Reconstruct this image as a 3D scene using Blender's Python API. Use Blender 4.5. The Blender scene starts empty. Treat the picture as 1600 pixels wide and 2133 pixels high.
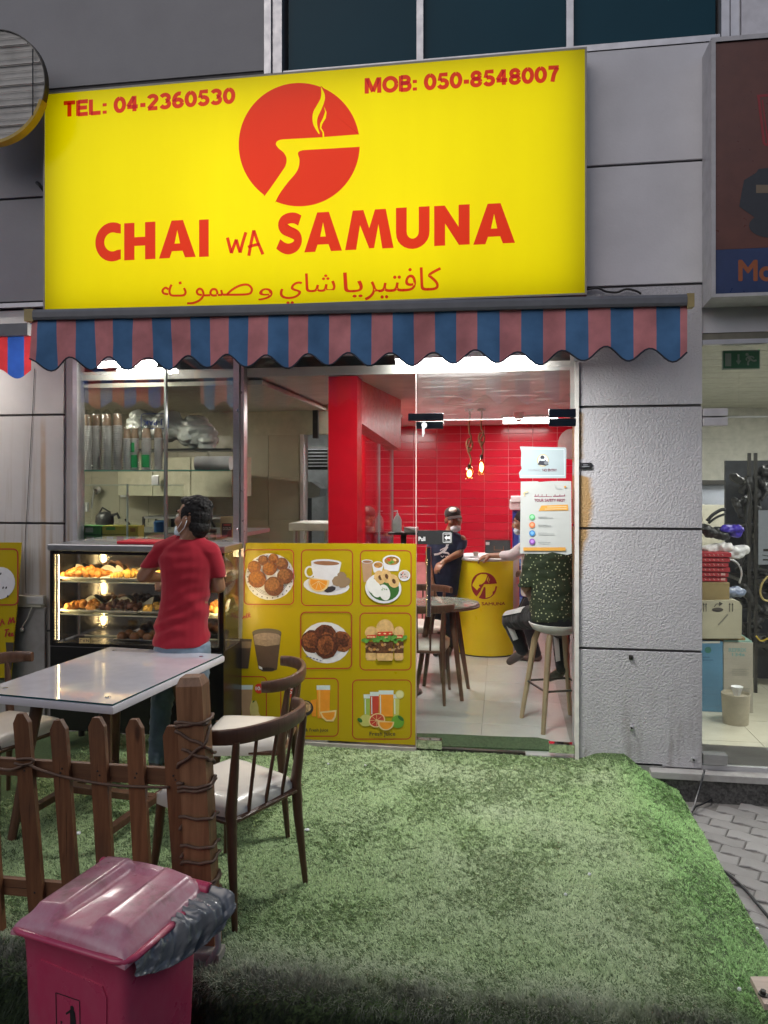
import bpy, bmesh, math, random
import numpy as np
from mathutils import Vector, Matrix, noise
sc = bpy.context.scene
C = sc.collection
random.seed(7); RNG = np.random.default_rng(7)
R = math.radians
# ---------------------------------------------------------------- camera
YAW = R(8.83); SA, CA = math.sin(YAW), math.cos(YAW); EYE = 1.75; DIST = 5.0; FOC = 1600.0
cd = bpy.data.cameras.new('camera'); cam = bpy.data.objects.new('camera', cd); C.objects.link(cam)
cam.location = (0, -DIST, EYE); cam.rotation_euler = (math.pi/2, 0, YAW)
cd.sensor_fit = 'HORIZONTAL'; cd.sensor_width = 36; cd.lens = 36*FOC/1600
cd.shift_y = -61.5/1600; cd.clip_start = .05; cd.clip_end = 2000
sc.camera = cam
# ---------------------------------------------------------------- sky, sun, exposure
w = bpy.data.worlds.new('World'); sc.world = w; w.use_nodes = True
nt = w.node_tree; bg = nt.nodes['Background']; sk = nt.nodes.new('ShaderNodeTexSky')
sk.sky_type = 'NISHITA'; sk.sun_disc = False; sk.sun_elevation = R(35); sk.sun_rotation = R(200)
sk.air_density = .6; sk.dust_density = 1.5; sk.ozone_density = 1.0
nt.links.new(sk.outputs[0], bg.inputs[0]); bg.inputs[1].default_value = .08
sl = bpy.data.lights.new('sun', 'SUN'); sl.energy = .6; sl.angle = R(70); sl.color = (1, .97, .95)
so = bpy.data.objects.new('sun', sl); C.objects.link(so)
so.rotation_euler = (R(58), 0, R(-25))
sc.view_settings.view_transform = 'Standard'; sc.view_settings.look = 'None'
sc.view_settings.exposure = 0; sc.view_settings.gamma = 1; sc.view_settings.use_curve_mapping = False
sc.render.engine = 'CYCLES'
cy = sc.cycles; cy.use_denoising = True; cy.transparent_max_bounces = 24; cy.max_bounces = 10
cy.diffuse_bounces = 4; cy.glossy_bounces = 4; cy.transmission_bounces = 8; cy.sample_clamp_indirect = 4
cy.caustics_reflective = False; cy.caustics_refractive = False

# ---------------------------------------------------------------- where a sight line meets a plane of the place
def at(px, py, Y):
    u = (px-800)/FOC; t = (Y+DIST)/(u*SA+CA)
    return Vector((t*(u*CA-SA), Y, EYE+(1005-py)/FOC*t))
def atz(px, py, Z):
    t = (Z-EYE)*FOC/(1005-py); u = (px-800)/FOC
    return Vector((t*(u*CA-SA), t*(u*SA+CA)-DIST, Z))
def fx(px, Y=0): return at(px, 1005, Y).x
def fz(px, py, Y=0): return at(px, py, Y).z

# ---------------------------------------------------------------- mesh builder
class B:
    def __init__(s): s.v = []; s.f = []; s.m = []
    def add(s, vs, fs, mi=0):
        o = len(s.v); s.v += [tuple(x) for x in vs]; s.f += [tuple(i+o for i in f) for f in fs]; s.m += [mi]*len(fs); return s
    def box(s, x0, x1, y0, y1, z0, z1, mi=0, bev=0, M=None):
        if x0 > x1: x0, x1 = x1, x0
        if y0 > y1: y0, y1 = y1, y0
        if z0 > z1: z0, z1 = z1, z0
        if bev:
            bm = bmesh.new(); bmesh.ops.create_cube(bm, size=1)
            for v in bm.verts: v.co = Vector((x0+(x1-x0)*(v.co.x+.5), y0+(y1-y0)*(v.co.y+.5), z0+(z1-z0)*(v.co.z+.5)))
            bmesh.ops.bevel(bm, geom=bm.edges[:], offset=bev, segments=2, affect='EDGES', profile=.6)
            return s.bm(bm, mi, M)
        vs = [Vector((x, y, z)) for z in (z0, z1) for y in (y0, y1) for x in (x0, x1)]
        if M: vs = [M @ v for v in vs]
        return s.add(vs, [(0, 2, 3, 1), (4, 5, 7, 6), (0, 1, 5, 4), (2, 6, 7, 3), (0, 4, 6, 2), (1, 3, 7, 5)], mi)
    def bm(s, bm, mi=0, M=None):
        bm.verts.index_update()
        s.add([(M @ v.co if M else v.co) for v in bm.verts], [[v.index for v in f.verts] for f in bm.faces], mi); bm.free(); return s
    def tube(s, pts, rad, n=8, mi=0, cap=True, flat=1.0, up=None):
        pts = [Vector(p) for p in pts]; k = len(pts)
        rad = rad if isinstance(rad, (list, tuple)) else [rad]*k
        vs = []; fs = []; ref = Vector(up) if up else None; pu = None
        for i, p in enumerate(pts):
            d = (pts[min(i+1, k-1)]-pts[max(i-1, 0)]).normalized()
            if pu is None:
                a = ref or (Vector((0, 0, 1)) if abs(d.z) < .9 else Vector((0, 1, 0)))
            else: a = pu
            x = d.cross(a); x = x.normalized() if x.length > 1e-6 else d.orthogonal().normalized()
            y = x.cross(d).normalized(); pu = y
            for j in range(n):
                t = 2*math.pi*(j+.5)/n; vs.append(p+x*(rad[i]*math.cos(t))+y*(rad[i]*flat*math.sin(t)))
        for i in range(k-1):
            for j in range(n):
                a, b = i*n+j, i*n+(j+1) % n; fs.append((a, b, b+n, a+n))
        if cap: fs += [tuple(range(n-1, -1, -1)), tuple(range((k-1)*n, k*n))]
        return s.add(vs, fs, mi)
    def cyl(s, p0, p1, r0, r1=None, n=16, mi=0): return s.tube([p0, p1], [r0, r0 if r1 is None else r1], n, mi)
    def lathe(s, prof, c=(0, 0, 0), n=24, mi=0, M=None, a0=0, a1=2*math.pi, cap=True):
        c = Vector(c); full = abs(a1-a0-2*math.pi) < 1e-6; m = n if full else n+1; vs = []; fs = []
        for (r, z) in prof:
            for j in range(m):
                t = a0+(a1-a0)*j/n; q = Vector((r*math.cos(t), r*math.sin(t), z)); vs.append((M @ q if M else q)+c)
        for i in range(len(prof)-1):
            for j in range(n if full else m-1):
                a, b = i*m+j, i*m+(j+1) % m; fs.append((a, b, b+m, a+m))
        if full and cap:
            if prof[0][0] > 1e-5: fs.append(tuple(range(m-1, -1, -1)))
            if prof[-1][0] > 1e-5: fs.append(tuple(range((len(prof)-1)*m, len(prof)*m)))
        return s.add(vs, fs, mi)
    def ell(s, c, r, mi=0, M=None, n=10, jit=0, seed=0):
        bm = bmesh.new(); bmesh.ops.create_uvsphere(bm, u_segments=n, v_segments=max(6, int(n*.7)), radius=1); c = Vector(c)
        for v in bm.verts:
            q = v.co.copy()
            if jit: q *= 1+jit*noise.noise(v.co*2.3+Vector((seed*3.7, seed*1.3, 5)))
            q = Vector((q.x*r[0], q.y*r[1], q.z*r[2])); v.co = (M @ q if M else q)+c
        return s.bm(bm, mi)
    def poly(s, pts, mi=0, th=None):
        pts = [Vector(p) for p in pts]; n = len(pts)
        if th is None: return s.add(pts, [tuple(range(n))], mi)
        th = Vector(th)
        return s.add(pts+[p+th for p in pts], [tuple(range(n-1, -1, -1)), tuple(range(n, 2*n))]+[(i, (i+1) % n, n+(i+1) % n, n+i) for i in range(n)], mi)
    def grid(s, fn, nu, nv, mi=0, closed=False):
        vs = [fn(i/nu, j/nv) for j in range(nv+1) for i in range(nu+1)]
        fs = [(j*(nu+1)+i, j*(nu+1)+i+1, (j+1)*(nu+1)+i+1, (j+1)*(nu+1)+i) for j in range(nv) for i in range(nu)]
        return s.add(vs, fs, mi)
    def sheet(s, fn, nu, nv, th, mi=0):
        """a closed sheet of thickness th (vector) over fn(u, v)"""
        th = Vector(th); a = [Vector(fn(i/nu, j/nv)) for j in range(nv+1) for i in range(nu+1)]; N = len(a); w_ = nu+1
        fs = []
        for j in range(nv):
            for i in range(nu):
                q = (j*w_+i, j*w_+i+1, (j+1)*w_+i+1, (j+1)*w_+i); fs += [q, tuple(N+x for x in reversed(q))]
        rim = [i for i in range(w_)]+[j*w_+nu for j in range(1, nv+1)]+[nv*w_+i for i in range(nu-1, -1, -1)]+[j*w_ for j in range(nv-1, 0, -1)]
        for k in range(len(rim)):
            p, q = rim[k], rim[(k+1) % len(rim)]; fs.append((q, p, N+p, N+q))
        return s.add(a+[p+th for p in a], fs, mi)

def obj(name, b, mats, parent=None, smooth=False, **props):
    me = bpy.data.meshes.new(name); me.from_pydata(b.v, [], b.f)
    mats = mats if isinstance(mats, (list, tuple)) else [mats]
    for m in mats: me.materials.append(m)
    if len(mats) > 1: me.polygons.foreach_set('material_index', b.m)
    if smooth: 
        me.polygons.foreach_set('use_smooth', [True]*len(me.polygons))
        if smooth is not True: me.set_sharp_from_angle(angle=R(smooth))
    me.update(); return link(name, me, parent, **props)
def link(name, me, parent=None, **props):
    o = bpy.data.objects.new(name, me); C.objects.link(o)
    if parent: put(o, parent)
    for k, v in props.items(): o[k] = v
    return o
def off(o):                                    # where an object's origin stands in the world (no thing is turned before copying)
    p = Vector(o.location)
    return p if o.parent is None else p+off(o.parent)+o.matrix_parent_inverse.to_translation()
def put(o, parent):
    o.parent = parent; o.matrix_parent_inverse = Matrix.Translation(-off(parent))
def thing(name, label, cat, loc=(0, 0, 0), group=None):
    o = bpy.data.objects.new(name, None); C.objects.link(o); o.location = loc; o.empty_display_size = .1
    o['label'] = label; o['category'] = cat
    if group: o['group'] = group
    return o
def solo(name, b, mats, label, cat, group=None, smooth=False):
    """a thing that is one mesh, its origin at its base"""
    vs = np.array(b.v); c = (vs.min(0)+vs.max(0))/2; c[2] = vs[:, 2].min()
    b.v = [tuple(v) for v in vs-c]; o = obj(name, b, mats, None, smooth); o.location = c
    o['label'] = label; o['category'] = cat
    if group: o['group'] = group
    return o
def struct(name, b, mats, parent=None, smooth=False):
    o = obj(name, b, mats, parent, smooth); 
    if not parent: o['kind'] = 'structure'
    return o
def dup(root, loc, rz=0, label=None, group=None, scale=None):
    r = root.copy(); C.objects.link(r); r.location = loc; r.rotation_euler = (0, 0, rz)
    if scale: r.scale = (scale,)*3
    if label: r['label'] = label
    if group: r['group'] = group
    for ch in root.children:
        c = ch.copy(); C.objects.link(c); c.parent = r
        for g in ch.children:
            d = g.copy(); C.objects.link(d); d.parent = c
    return r

# ---------------------------------------------------------------- flat print and lettering
_tc = {}
def glyphs(s, bold=0.0, grow=0):
    k = (s, bold, grow)
    if k in _tc: return _tc[k]
    cu = bpy.data.curves.new('t', 'FONT'); cu.body = s; cu.size = 1; cu.resolution_u = 4; cu.offset = grow
    o = bpy.data.objects.new('t', cu); C.objects.link(o); dg = bpy.context.evaluated_depsgraph_get(); dg.update()
    me = bpy.data.meshes.new_from_object(o.evaluated_get(dg)); V = np.array([v.co[:] for v in me.vertices]).reshape(-1, 3); Fc = [tuple(p.vertices) for p in me.polygons]
    bpy.data.objects.remove(o); bpy.data.curves.remove(cu); bpy.data.meshes.remove(me)
    outs = [(V, Fc)]
    if bold: outs = [(V+np.array((bold*math.cos(a), bold*math.sin(a), 0)), Fc) for a in [i*math.pi/4 for i in range(8)]]+outs
    _tc[k] = outs; return outs
def text(b, s, fn, mi=0, bold=0.0, eps=.00006, grow=0):
    """fn(u, v, lift) -> world; u, v run 0..1 over the ink box"""
    outs = glyphs(s, bold, grow); A = np.concatenate([o[0] for o in outs]); lo = A.min(0); d = A.max(0)-lo
    for i, (V, Fc) in enumerate(outs):
        b.add([fn((p[0]-lo[0])/d[0], (p[1]-lo[1])/d[1], i*eps) for p in V], Fc, mi)
def onwall(pl, pr, pb, pt, Y):
    """ink box from pixel left/right and bottom/top (measured at mid width) on the plane Y"""
    x0, x1 = fx(pl, Y), fx(pr, Y); pm = (pl+pr)/2; z0, z1 = fz(pm, pb, Y), fz(pm, pt, Y)
    return lambda u, v, l=0: (x0+(x1-x0)*u, Y-l, z0+(z1-z0)*v)
class Print:
    """layers of flat print on the plane Y, given in pixels of a crop (ox, oy, scale)"""
    def __init__(s, Y, ox=0, oy=0, k=1.0): s.Y = Y; s.o = (ox, oy, k); s.b = B(); s.n = 0; s.mats = []
    def mi(s, m):
        if m not in s.mats: s.mats.append(m)
        return s.mats.index(m)
    def P(s, x, y, l=0):
        p = at(s.o[0]+x/s.o[2], s.o[1]+y/s.o[2], s.Y); p.y = s.Y-l; return p
    def poly(s, pts, m): s.n += 1; s.b.poly([s.P(x, y, s.n*.0002) for x, y in pts], s.mi(m)); return s
    def ell(s, cx, cy_, rx, ry, m, rot=0, n=22, jit=0, a0=0, a1=2*math.pi):
        cr, sr = math.cos(R(rot)), math.sin(R(rot)); pts = []
        for i in range(n):
            t = a0+(a1-a0)*i/(n if a1-a0 > 6.28 else n-1); k = 1+jit*math.sin(5*t+cx)*math.sin(3*t+cy_)
            x, y = rx*k*math.cos(t), ry*k*math.sin(t); pts.append((cx+x*cr-y*sr, cy_+x*sr+y*cr))
        return s.poly(pts, m)
    def rect(s, x0, y0, x1, y1, m): return s.poly([(x0, y0), (x1, y0), (x1, y1), (x0, y1)], m)
    def line(s, pts, wd, m):
        s.n += 1; mi = s.mi(m)
        for i in range(len(pts)-1):
            (x0, y0), (x1, y1) = pts[i], pts[i+1]; L = math.hypot(x1-x0, y1-y0) or 1; nx, ny = -(y1-y0)/L*wd/2, (x1-x0)/L*wd/2
            l = s.n*.0002+(i % 2)*.00005
            s.b.poly([s.P(x0+nx, y0+ny, l), s.P(x1+nx, y1+ny, l), s.P(x1-nx, y1-ny, l), s.P(x0-nx, y0-ny, l)], mi)
        return s
    def frame(s, x0, y0, x1, y1, r, wd, m, n=5):
        def ring(d):
            pts = []
            for cx, cy_, a in ((x1-r, y0+r, -90), (x1-r, y1-r, 0), (x0+r, y1-r, 90), (x0+r, y0+r, 180)):
                for i in range(n+1):
                    t = R(a+90*i/n); pts.append((cx+(r+d)*math.cos(t), cy_+(r+d)*math.sin(t)))
            return pts
        s.n += 1; o_, i_ = ring(wd/2), ring(-wd/2); N = len(o_); l = s.n*.0002
        vs = [s.P(x, y, l) for x, y in o_+i_]; s.b.add(vs, [(k, (k+1) % N, N+(k+1) % N, N+k) for k in range(N)], s.mi(m)); return s
    def text(s, t, x0, x1, yb, yt, m, bold=0):
        s.n += 1; l0 = s.n*.0002; k = s.mi(m)
        a, b_, c, d = (s.P(x0, yb), s.P(x1, yb), s.P(x0, yt), s.P(x1, yt))
        text(s.b, t, lambda u, v, l: ((a.lerp(b_, u)).lerp(c.lerp(d, u), v)+Vector((0, -l0-l, 0))), k, bold, .00002); return s
    def end(s, name, parent): return obj(name, s.b, s.mats, parent)

# ---------------------------------------------------------------- materials
def nodes(name):
    m = bpy.data.materials.new(name); m.use_nodes = True; t = m.node_tree; return m, t, t.nodes['Principled BSDF'], t.nodes['Material Output']
def N(t, typ, **kw):
    n = t.nodes.new(typ)
    for k, v in kw.items():
        if k in n.inputs: n.inputs[k].default_value = v
        else: setattr(n, k, v)
    return n
def ramp(t, fac, stops):
    r = t.nodes.new('ShaderNodeValToRGB'); e = r.color_ramp.elements
    while len(e) < len(stops): e.new(.5)
    for x, (p, c) in zip(e, stops): x.position = p; x.color = tuple(c)+((1,) if len(c) == 3 else ())
    t.links.new(fac, r.inputs[0]); return r.outputs[0]
def mix(t, fac, a, b, mode='MIX'):
    n = t.nodes.new('ShaderNodeMix'); n.data_type = 'RGBA'; n.blend_type = mode
    for i, x in ((0, fac), (6, a), (7, b)):
        if isinstance(x, (int, float)): n.inputs[i].default_value = x
        elif isinstance(x, (tuple, list)): n.inputs[i].default_value = tuple(x)+((1,) if len(x) == 3 else ())
        else: t.links.new(x, n.inputs[i])
    return n.outputs[2]
def pos(t, scale=(1, 1, 1), obj_=True):
    tc = t.nodes.new('ShaderNodeTexCoord'); mp = t.nodes.new('ShaderNodeMapping'); mp.inputs[3].default_value = scale
    t.links.new(tc.outputs['Object' if obj_ else 'Generated'], mp.inputs[0]); return mp.outputs[0]
def nz(t, sc_, vec=None, det=4, rough=.55):
    n = N(t, 'ShaderNodeTexNoise', Scale=sc_, Detail=det, Roughness=rough)
    t.links.new(vec or pos(t), n.inputs['Vector']); return n.outputs[0]
def bump(t, p, h, st=.3, d=.01):
    b = N(t, 'ShaderNodeBump', Strength=st, Distance=d); t.links.new(h, b.inputs['Height']); t.links.new(b.outputs[0], p.inputs['Normal'])
def mat(name, col, rough=.5, metal=0, var=.12, scale=12, bmp=0, bscale=60, spec=.5, dirt=0, dcol=(.12, .1, .08), stretch=None, coat=0):
    m, t, p, o = nodes(name); p.inputs['Metallic'].default_value = metal; p.inputs['Specular IOR Level'].default_value = spec
    v = pos(t, stretch or (1, 1, 1)); f = nz(t, scale, v)
    c0 = tuple(x*(1-var) for x in col); c1 = tuple(min(1, x*(1+var)) for x in col)
    c = ramp(t, f, [(.3, c0), (.7, c1)])
    if dirt:
        g = ramp(t, nz(t, scale*.35, pos(t), 6, .65), [(.52, (0, 0, 0)), (.72, (dirt,)*3)]); c = mix(t, g, c, dcol)
    t.links.new(c, p.inputs['Base Color'])
    rr = ramp(t, nz(t, scale*2.1), [(.3, (max(0, rough-.08 if rough > .3 else rough-.02),)*3), (.7, (min(1, rough+.08 if rough > .3 else rough+.02),)*3)]); t.links.new(rr, p.inputs['Roughness'])
    if bmp: bump(t, p, nz(t, bscale, v), bmp, .004)
    if coat: p.inputs['Coat Weight'].default_value = coat; p.inputs['Coat Roughness'].default_value = .08
    return m
def emit(name, col, st):
    m, t, p, o = nodes(name); p.inputs['Base Color'].default_value = (.8, .8, .8, 1); p.inputs['Emission Color'].default_value = tuple(col)+(1,); p.inputs['Emission Strength'].default_value = st
    return m
def wood(name, c0, c1, rough=.45, along=2, scale=9, dirt=0):
    m, t, p, o = nodes(name); s = [7, 7, 7]; s[along] = .55
    v = pos(t, tuple(s)); f = nz(t, scale*.6, v, 8, .65); c = ramp(t, f, [(.28, c0), (.5, tuple((a+b)/2 for a, b in zip(c0, c1))), (.74, c1)])
    if dirt: c = mix(t, ramp(t, nz(t, 5, pos(t), 6), [(.5, (0, 0, 0)), (.75, (dirt,)*3)]), c, (.06, .04, .03))
    s2 = [10, 10, 10]; s2[along] = 3.2; vk = N(t, 'ShaderNodeTexVoronoi', Scale=1.0, Randomness=1); t.links.new(pos(t, tuple(s2)), vk.inputs['Vector']); c = mix(t, ramp(t, vk.outputs['Distance'], [(.06, (.85,)*3), (.14, (0,)*3)]), c, tuple(x*.35 for x in c0))
    cr = [26, 26, 26]; cr[along] = .9; g = ramp(t, nz(t, 3, pos(t, tuple(cr)), 3, .6), [(.66, (0,)*3), (.7, (.8,)*3)]); c = mix(t, g, c, tuple(x*.3 for x in c0)); oi = N(t, 'ShaderNodeObjectInfo'); c = mix(t, 1.0, c, ramp(t, oi.outputs['Random'], [(0, (.8,)*3), (1, (1.15,)*3)]), 'MULTIPLY')
    t.links.new(c, p.inputs['Base Color']); p.inputs['Roughness'].default_value = rough; bump(t, p, f, .25, .002); return m
def glass(name, tint=(.96, .98, .97), base=.045, dust=0.0, dcol=(.6, .6, .6), rough=0.0, scratch=False):
    """thin pane: straight-through light plus a mirror part that grows towards grazing, and some dust"""
    m, t, p, o = nodes(name); t.nodes.remove(p)
    lw = N(t, 'ShaderNodeLayerWeight', Blend=.5); pw = N(t, 'ShaderNodeMath', operation='POWER'); pw.inputs[1].default_value = 5
    t.links.new(lw.outputs['Facing'], pw.inputs[0]); ma = N(t, 'ShaderNodeMath', operation='MULTIPLY_ADD', use_clamp=True); t.links.new(pw.outputs[0], ma.inputs[0]); ma.inputs[1].default_value = .9; ma.inputs[2].default_value = base
    tr = N(t, 'ShaderNodeBsdfTransparent'); tr.inputs[0].default_value = tuple(tint)+(1,)
    gl = N(t, 'ShaderNodeBsdfGlossy', Roughness=rough)
    a = N(t, 'ShaderNodeMixShader'); t.links.new(ma.outputs[0], a.inputs[0]); t.links.new(tr.outputs[0], a.inputs[1]); t.links.new(gl.outputs[0], a.inputs[2])
    last = a
    if dust:
        d = N(t, 'ShaderNodeBsdfDiffuse'); d.inputs[0].default_value = tuple(dcol)+(1,)
        f = nz(t, 3, pos(t), 6, .7); k = ramp(t, f, [(.35, (dust*.3,)*3), (.75, (dust*1.6,)*3)])
        if scratch:
            for an_, sd_ in ((.5, 0), (-.9, 3), (1.9, 7)):
                tc = t.nodes.new('ShaderNodeTexCoord'); mp = N(t, 'ShaderNodeMapping'); mp.inputs[2].default_value = (0, an_, 0); mp.inputs[1].default_value = (sd_, sd_, sd_); mp.inputs[3].default_value = (3, 1, 70); t.links.new(tc.outputs['Object'], mp.inputs[0])
                k = mix(t, ramp(t, nz(t, 1.0, mp.outputs[0], 2, .4), [(.63, (0, 0, 0)), (.72, (1, 1, 1))]), k, (dust*2.6,)*3)
        bmx = N(t, 'ShaderNodeMixShader'); t.links.new(k, bmx.inputs[0]); t.links.new(a.outputs[0], bmx.inputs[1]); t.links.new(d.outputs[0], bmx.inputs[2]); last = bmx
    t.links.new(last.outputs[0], o.inputs[0]); return m
def film(name, col):
    """tinted see-through vinyl"""
    m, t, p, o = nodes(name); t.nodes.remove(p); tr = N(t, 'ShaderNodeBsdfTransparent'); tr.inputs[0].default_value = tuple(col)+(1,)
    gl = N(t, 'ShaderNodeBsdfGlossy', Roughness=.25); a = N(t, 'ShaderNodeMixShader'); a.inputs[0].default_value = .02
    t.links.new(tr.outputs[0], a.inputs[1]); t.links.new(gl.outputs[0], a.inputs[2]); t.links.new(a.outputs[0], o.inputs[0]); return m
def fabric(name, col, trans=.35, rough=.8):
    m, t, p, o = nodes(name); f = nz(t, 7, pos(t), 6); c = ramp(t, f, [(.25, tuple(x*.7 for x in col)), (.7, tuple(x*1.12 for x in col))])
    wv = nz(t, 400, pos(t, (1, 1, 1)), 2)
    t.links.new(c, p.inputs['Base Color']); p.inputs['Roughness'].default_value = rough; p.inputs['Specular IOR Level'].default_value = .2; bump(t, p, wv, .15, .001)
    tl = N(t, 'ShaderNodeBsdfTranslucent'); t.links.new(c, tl.inputs[0]); a = N(t, 'ShaderNodeMixShader'); a.inputs[0].default_value = trans
    t.links.new(p.outputs[0], a.inputs[1]); t.links.new(tl.outputs[0], a.inputs[2]); t.links.new(a.outputs[0], o.inputs[0]); return m
def flat(name, col, rough=.55, var=.05): return mat(name, col, rough, var=var, scale=30)

M_steel = mat('brushed_steel', (.5, .5, .51), .36, 1, .08, 20, .02, 200, stretch=(1, 1, 8))
M_chrome = mat('polished_steel', (.75, .75, .76), .08, 1, .03, 9)
M_alu = mat('grey_aluminium', (.55, .55, .57), .4, .6, .08, 10)
M_white = mat('white_paint', (.74, .74, .75), .55, 0, .05, 8, dirt=.25)
M_black = mat('black_plastic', (.02, .02, .022), .35, 0, .2)
M_dark = mat('dark_metal', (.035, .033, .03), .4, .2, .2)
M_glass = glass('clear_glass', base=.034)
M_paper = flat('white_paper', (.82, .83, .84))
M_ink = flat('black_ink', (.02, .02, .02))
M_redink = flat('red_ink', (.45, .015, .02))
# ================================================================ GROUND, PLATFORM, TURF
GZ = -.2
b = B(); b.box(-150, 150, -200, 150, GZ-.35, GZ-.02)
m, t, p, o = nodes('asphalt'); t.links.new(ramp(t, nz(t, 3, None, 8), [(.3, (.035, .035, .036)), (.7, (.07, .068, .065))]), p.inputs['Base Color']); p.inputs['Roughness'].default_value = .85; bump(t, p, nz(t, 220), .4, .004)
ground = struct('ground', b, m)
def rnd_mat(name, c0, c1, rough=.6, scale=9, bmp=.2, bs=90, dirt=.3, dcol=(.05, .045, .04), spec=.5):
    m, t, p, o = nodes(name); oi = N(t, 'ShaderNodeObjectInfo'); c = ramp(t, oi.outputs['Random'], [(0, c0), (1, c1)])
    f = nz(t, scale, pos(t), 6, .6); c = mix(t, ramp(t, f, [(.35, (0, 0, 0)), (.75, (dirt,)*3)]), c, dcol)
    t.links.new(c, p.inputs['Base Color']); p.inputs['Roughness'].default_value = rough; p.inputs['Specular IOR Level'].default_value = spec
    if bmp: bump(t, p, nz(t, bs), bmp, .003)
    return m
M_paver = rnd_mat('concrete_paver', (.22, .212, .206), (.3, .29, .282), .8, 5, .5, 120, .5, (.13, .12, .11))
b = B(); b.box(.95, 4, -4.2, -.03, GZ-.02, GZ-.012)
pav = struct('pavement', b, mat('joint_sand', (.16, .15, .14), .9))
def paver_mesh():
    L, W, a = .215, .105, .016; pts = []
    xs = np.linspace(0, L, 5); zig = [0, a, 0, -a, 0]
    low = [(x, z) for x, z in zip(xs, zig)]; up = [(x, W+z) for x, z in zip(xs, zig)][::-1]
    pts = [(x*.97+.003, y*.95+.003) for x, y in low+up]; b = B(); n = len(pts)
    b.add([(x, y, -.02) for x, y in pts]+[(x, y, 0) for x, y in pts], [(i, (i+1) % n, n+(i+1) % n, n+i) for i in range(n)])
    cx, cy_ = L/2, W/2; b.add([(x, y, 0) for x, y in pts]+[(cx+(x-cx)*.94, cy_+(y-cy_)*.9, .004) for x, y in pts], [(i, (i+1) % n, n+(i+1) % n, n+i) for i in range(n)]+[tuple(range(n, 2*n))]); return b
pm = obj('paver', paver_mesh(), M_paver); pme = pm.data; bpy.data.objects.remove(pm)
ang = R(-24)
for i in range(-14, 22):
    for j in range(-30, 32):
        x, y = i*.215+(j % 2)*.1075, j*.105; X = 1.6+x*math.cos(ang)-y*math.sin(ang); Y = -1.5+x*math.sin(ang)+y*math.cos(ang)
        if X < .9 or X > 2.2 or Y > -.12 or Y < -2.6 or X > 1.25+(Y+5)*.36: continue
        q = link('paver', pme, pav); q.matrix_parent_inverse = Matrix(); q.location = (X, Y, GZ-.006+random.uniform(-.002, .002)); q.rotation_euler = (random.uniform(-.012, .012), random.uniform(-.012, .012), ang)

b = B(); b.box(-6, .70, -2.335, .02, GZ-.02, -.04)
struct('platform', b, mat('concrete', (.25, .24, .23), .9, bmp=.3))
# --- turf: a draped sheet with a few hundred thousand blades on it
def vnoise(x, y, s, seed=0):
    g = np.random.default_rng(seed).random((256, 256)); X = x*s; Yv = y*s; i = np.floor(X).astype(int); j = np.floor(Yv).astype(int); fx_ = X-i; fy_ = Yv-j
    fx_ = fx_*fx_*(3-2*fx_); fy_ = fy_*fy_*(3-2*fy_); G = lambda a, c: g[a % 256, c % 256]
    return (G(i, j)*(1-fx_)+G(i+1, j)*fx_)*(1-fy_)+(G(i, j+1)*(1-fx_)+G(i+1, j+1)*fx_)*fy_
def fbm(x, y, s, seed=0): return (vnoise(x, y, s, seed)*.5+vnoise(x, y, s*2.1, seed+1)*.27+vnoise(x, y, s*4.3, seed+2)*.15+vnoise(x, y, s*8.7, seed+3)*.08)
EX0, EX1, EY0 = .745, 1.07, -2.375
def turf_pos(x, s):
    """x across, s = run from the wall towards the street; past the lip the sheet turns down"""
    z = np.zeros_like(x); k = np.clip((x-EX0)/(EX1-EX0), 0, 1); z -= .155*k*(.75+.25*k)
    up = np.clip((x-.48)/.1, 0, 1)*np.clip((.86-x)/.1, 0, 1); z += .045*up*np.exp(-s/.03)            # curled up at the pillar's foot
    z += .014*(fbm(x, s, 2.2, 5)-.5)+.007*(fbm(x, s, 9, 8)-.5)
    lip = -EY0+.03*(fbm(x, x*0, 1.6, 31)-.5); rr = .075; q = np.clip(s-lip, 0, None); a = np.clip(q/rr, 0, math.pi/2); ex = np.clip(q-rr*math.pi/2, 0, None)
    y = -(np.minimum(s, lip)+rr*np.sin(a)+ex*.06); z2 = z-rr*(1-np.cos(a))-ex
    return y, np.maximum(z2, GZ-.03), a
b = B(); NX, NS = 150, 130; gx = np.linspace(-4.3, EX1, NX+1); gs = np.linspace(0, 2.68, NS+1); GX, GS = np.meshgrid(gx, gs); gy, gz_, ga = turf_pos(GX, GS)
b.add(np.stack([GX, gy, gz_], -1).reshape(-1, 3).tolist(), [(j*(NX+1)+i, j*(NX+1)+i+1, (j+1)*(NX+1)+i+1, (j+1)*(NX+1)+i) for j in range(NS) for i in range(NX)])
turf = struct('turf_base', b, mat('turf_backing', (.075, .12, .045), .9, var=.3, scale=90), smooth=True)
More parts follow.
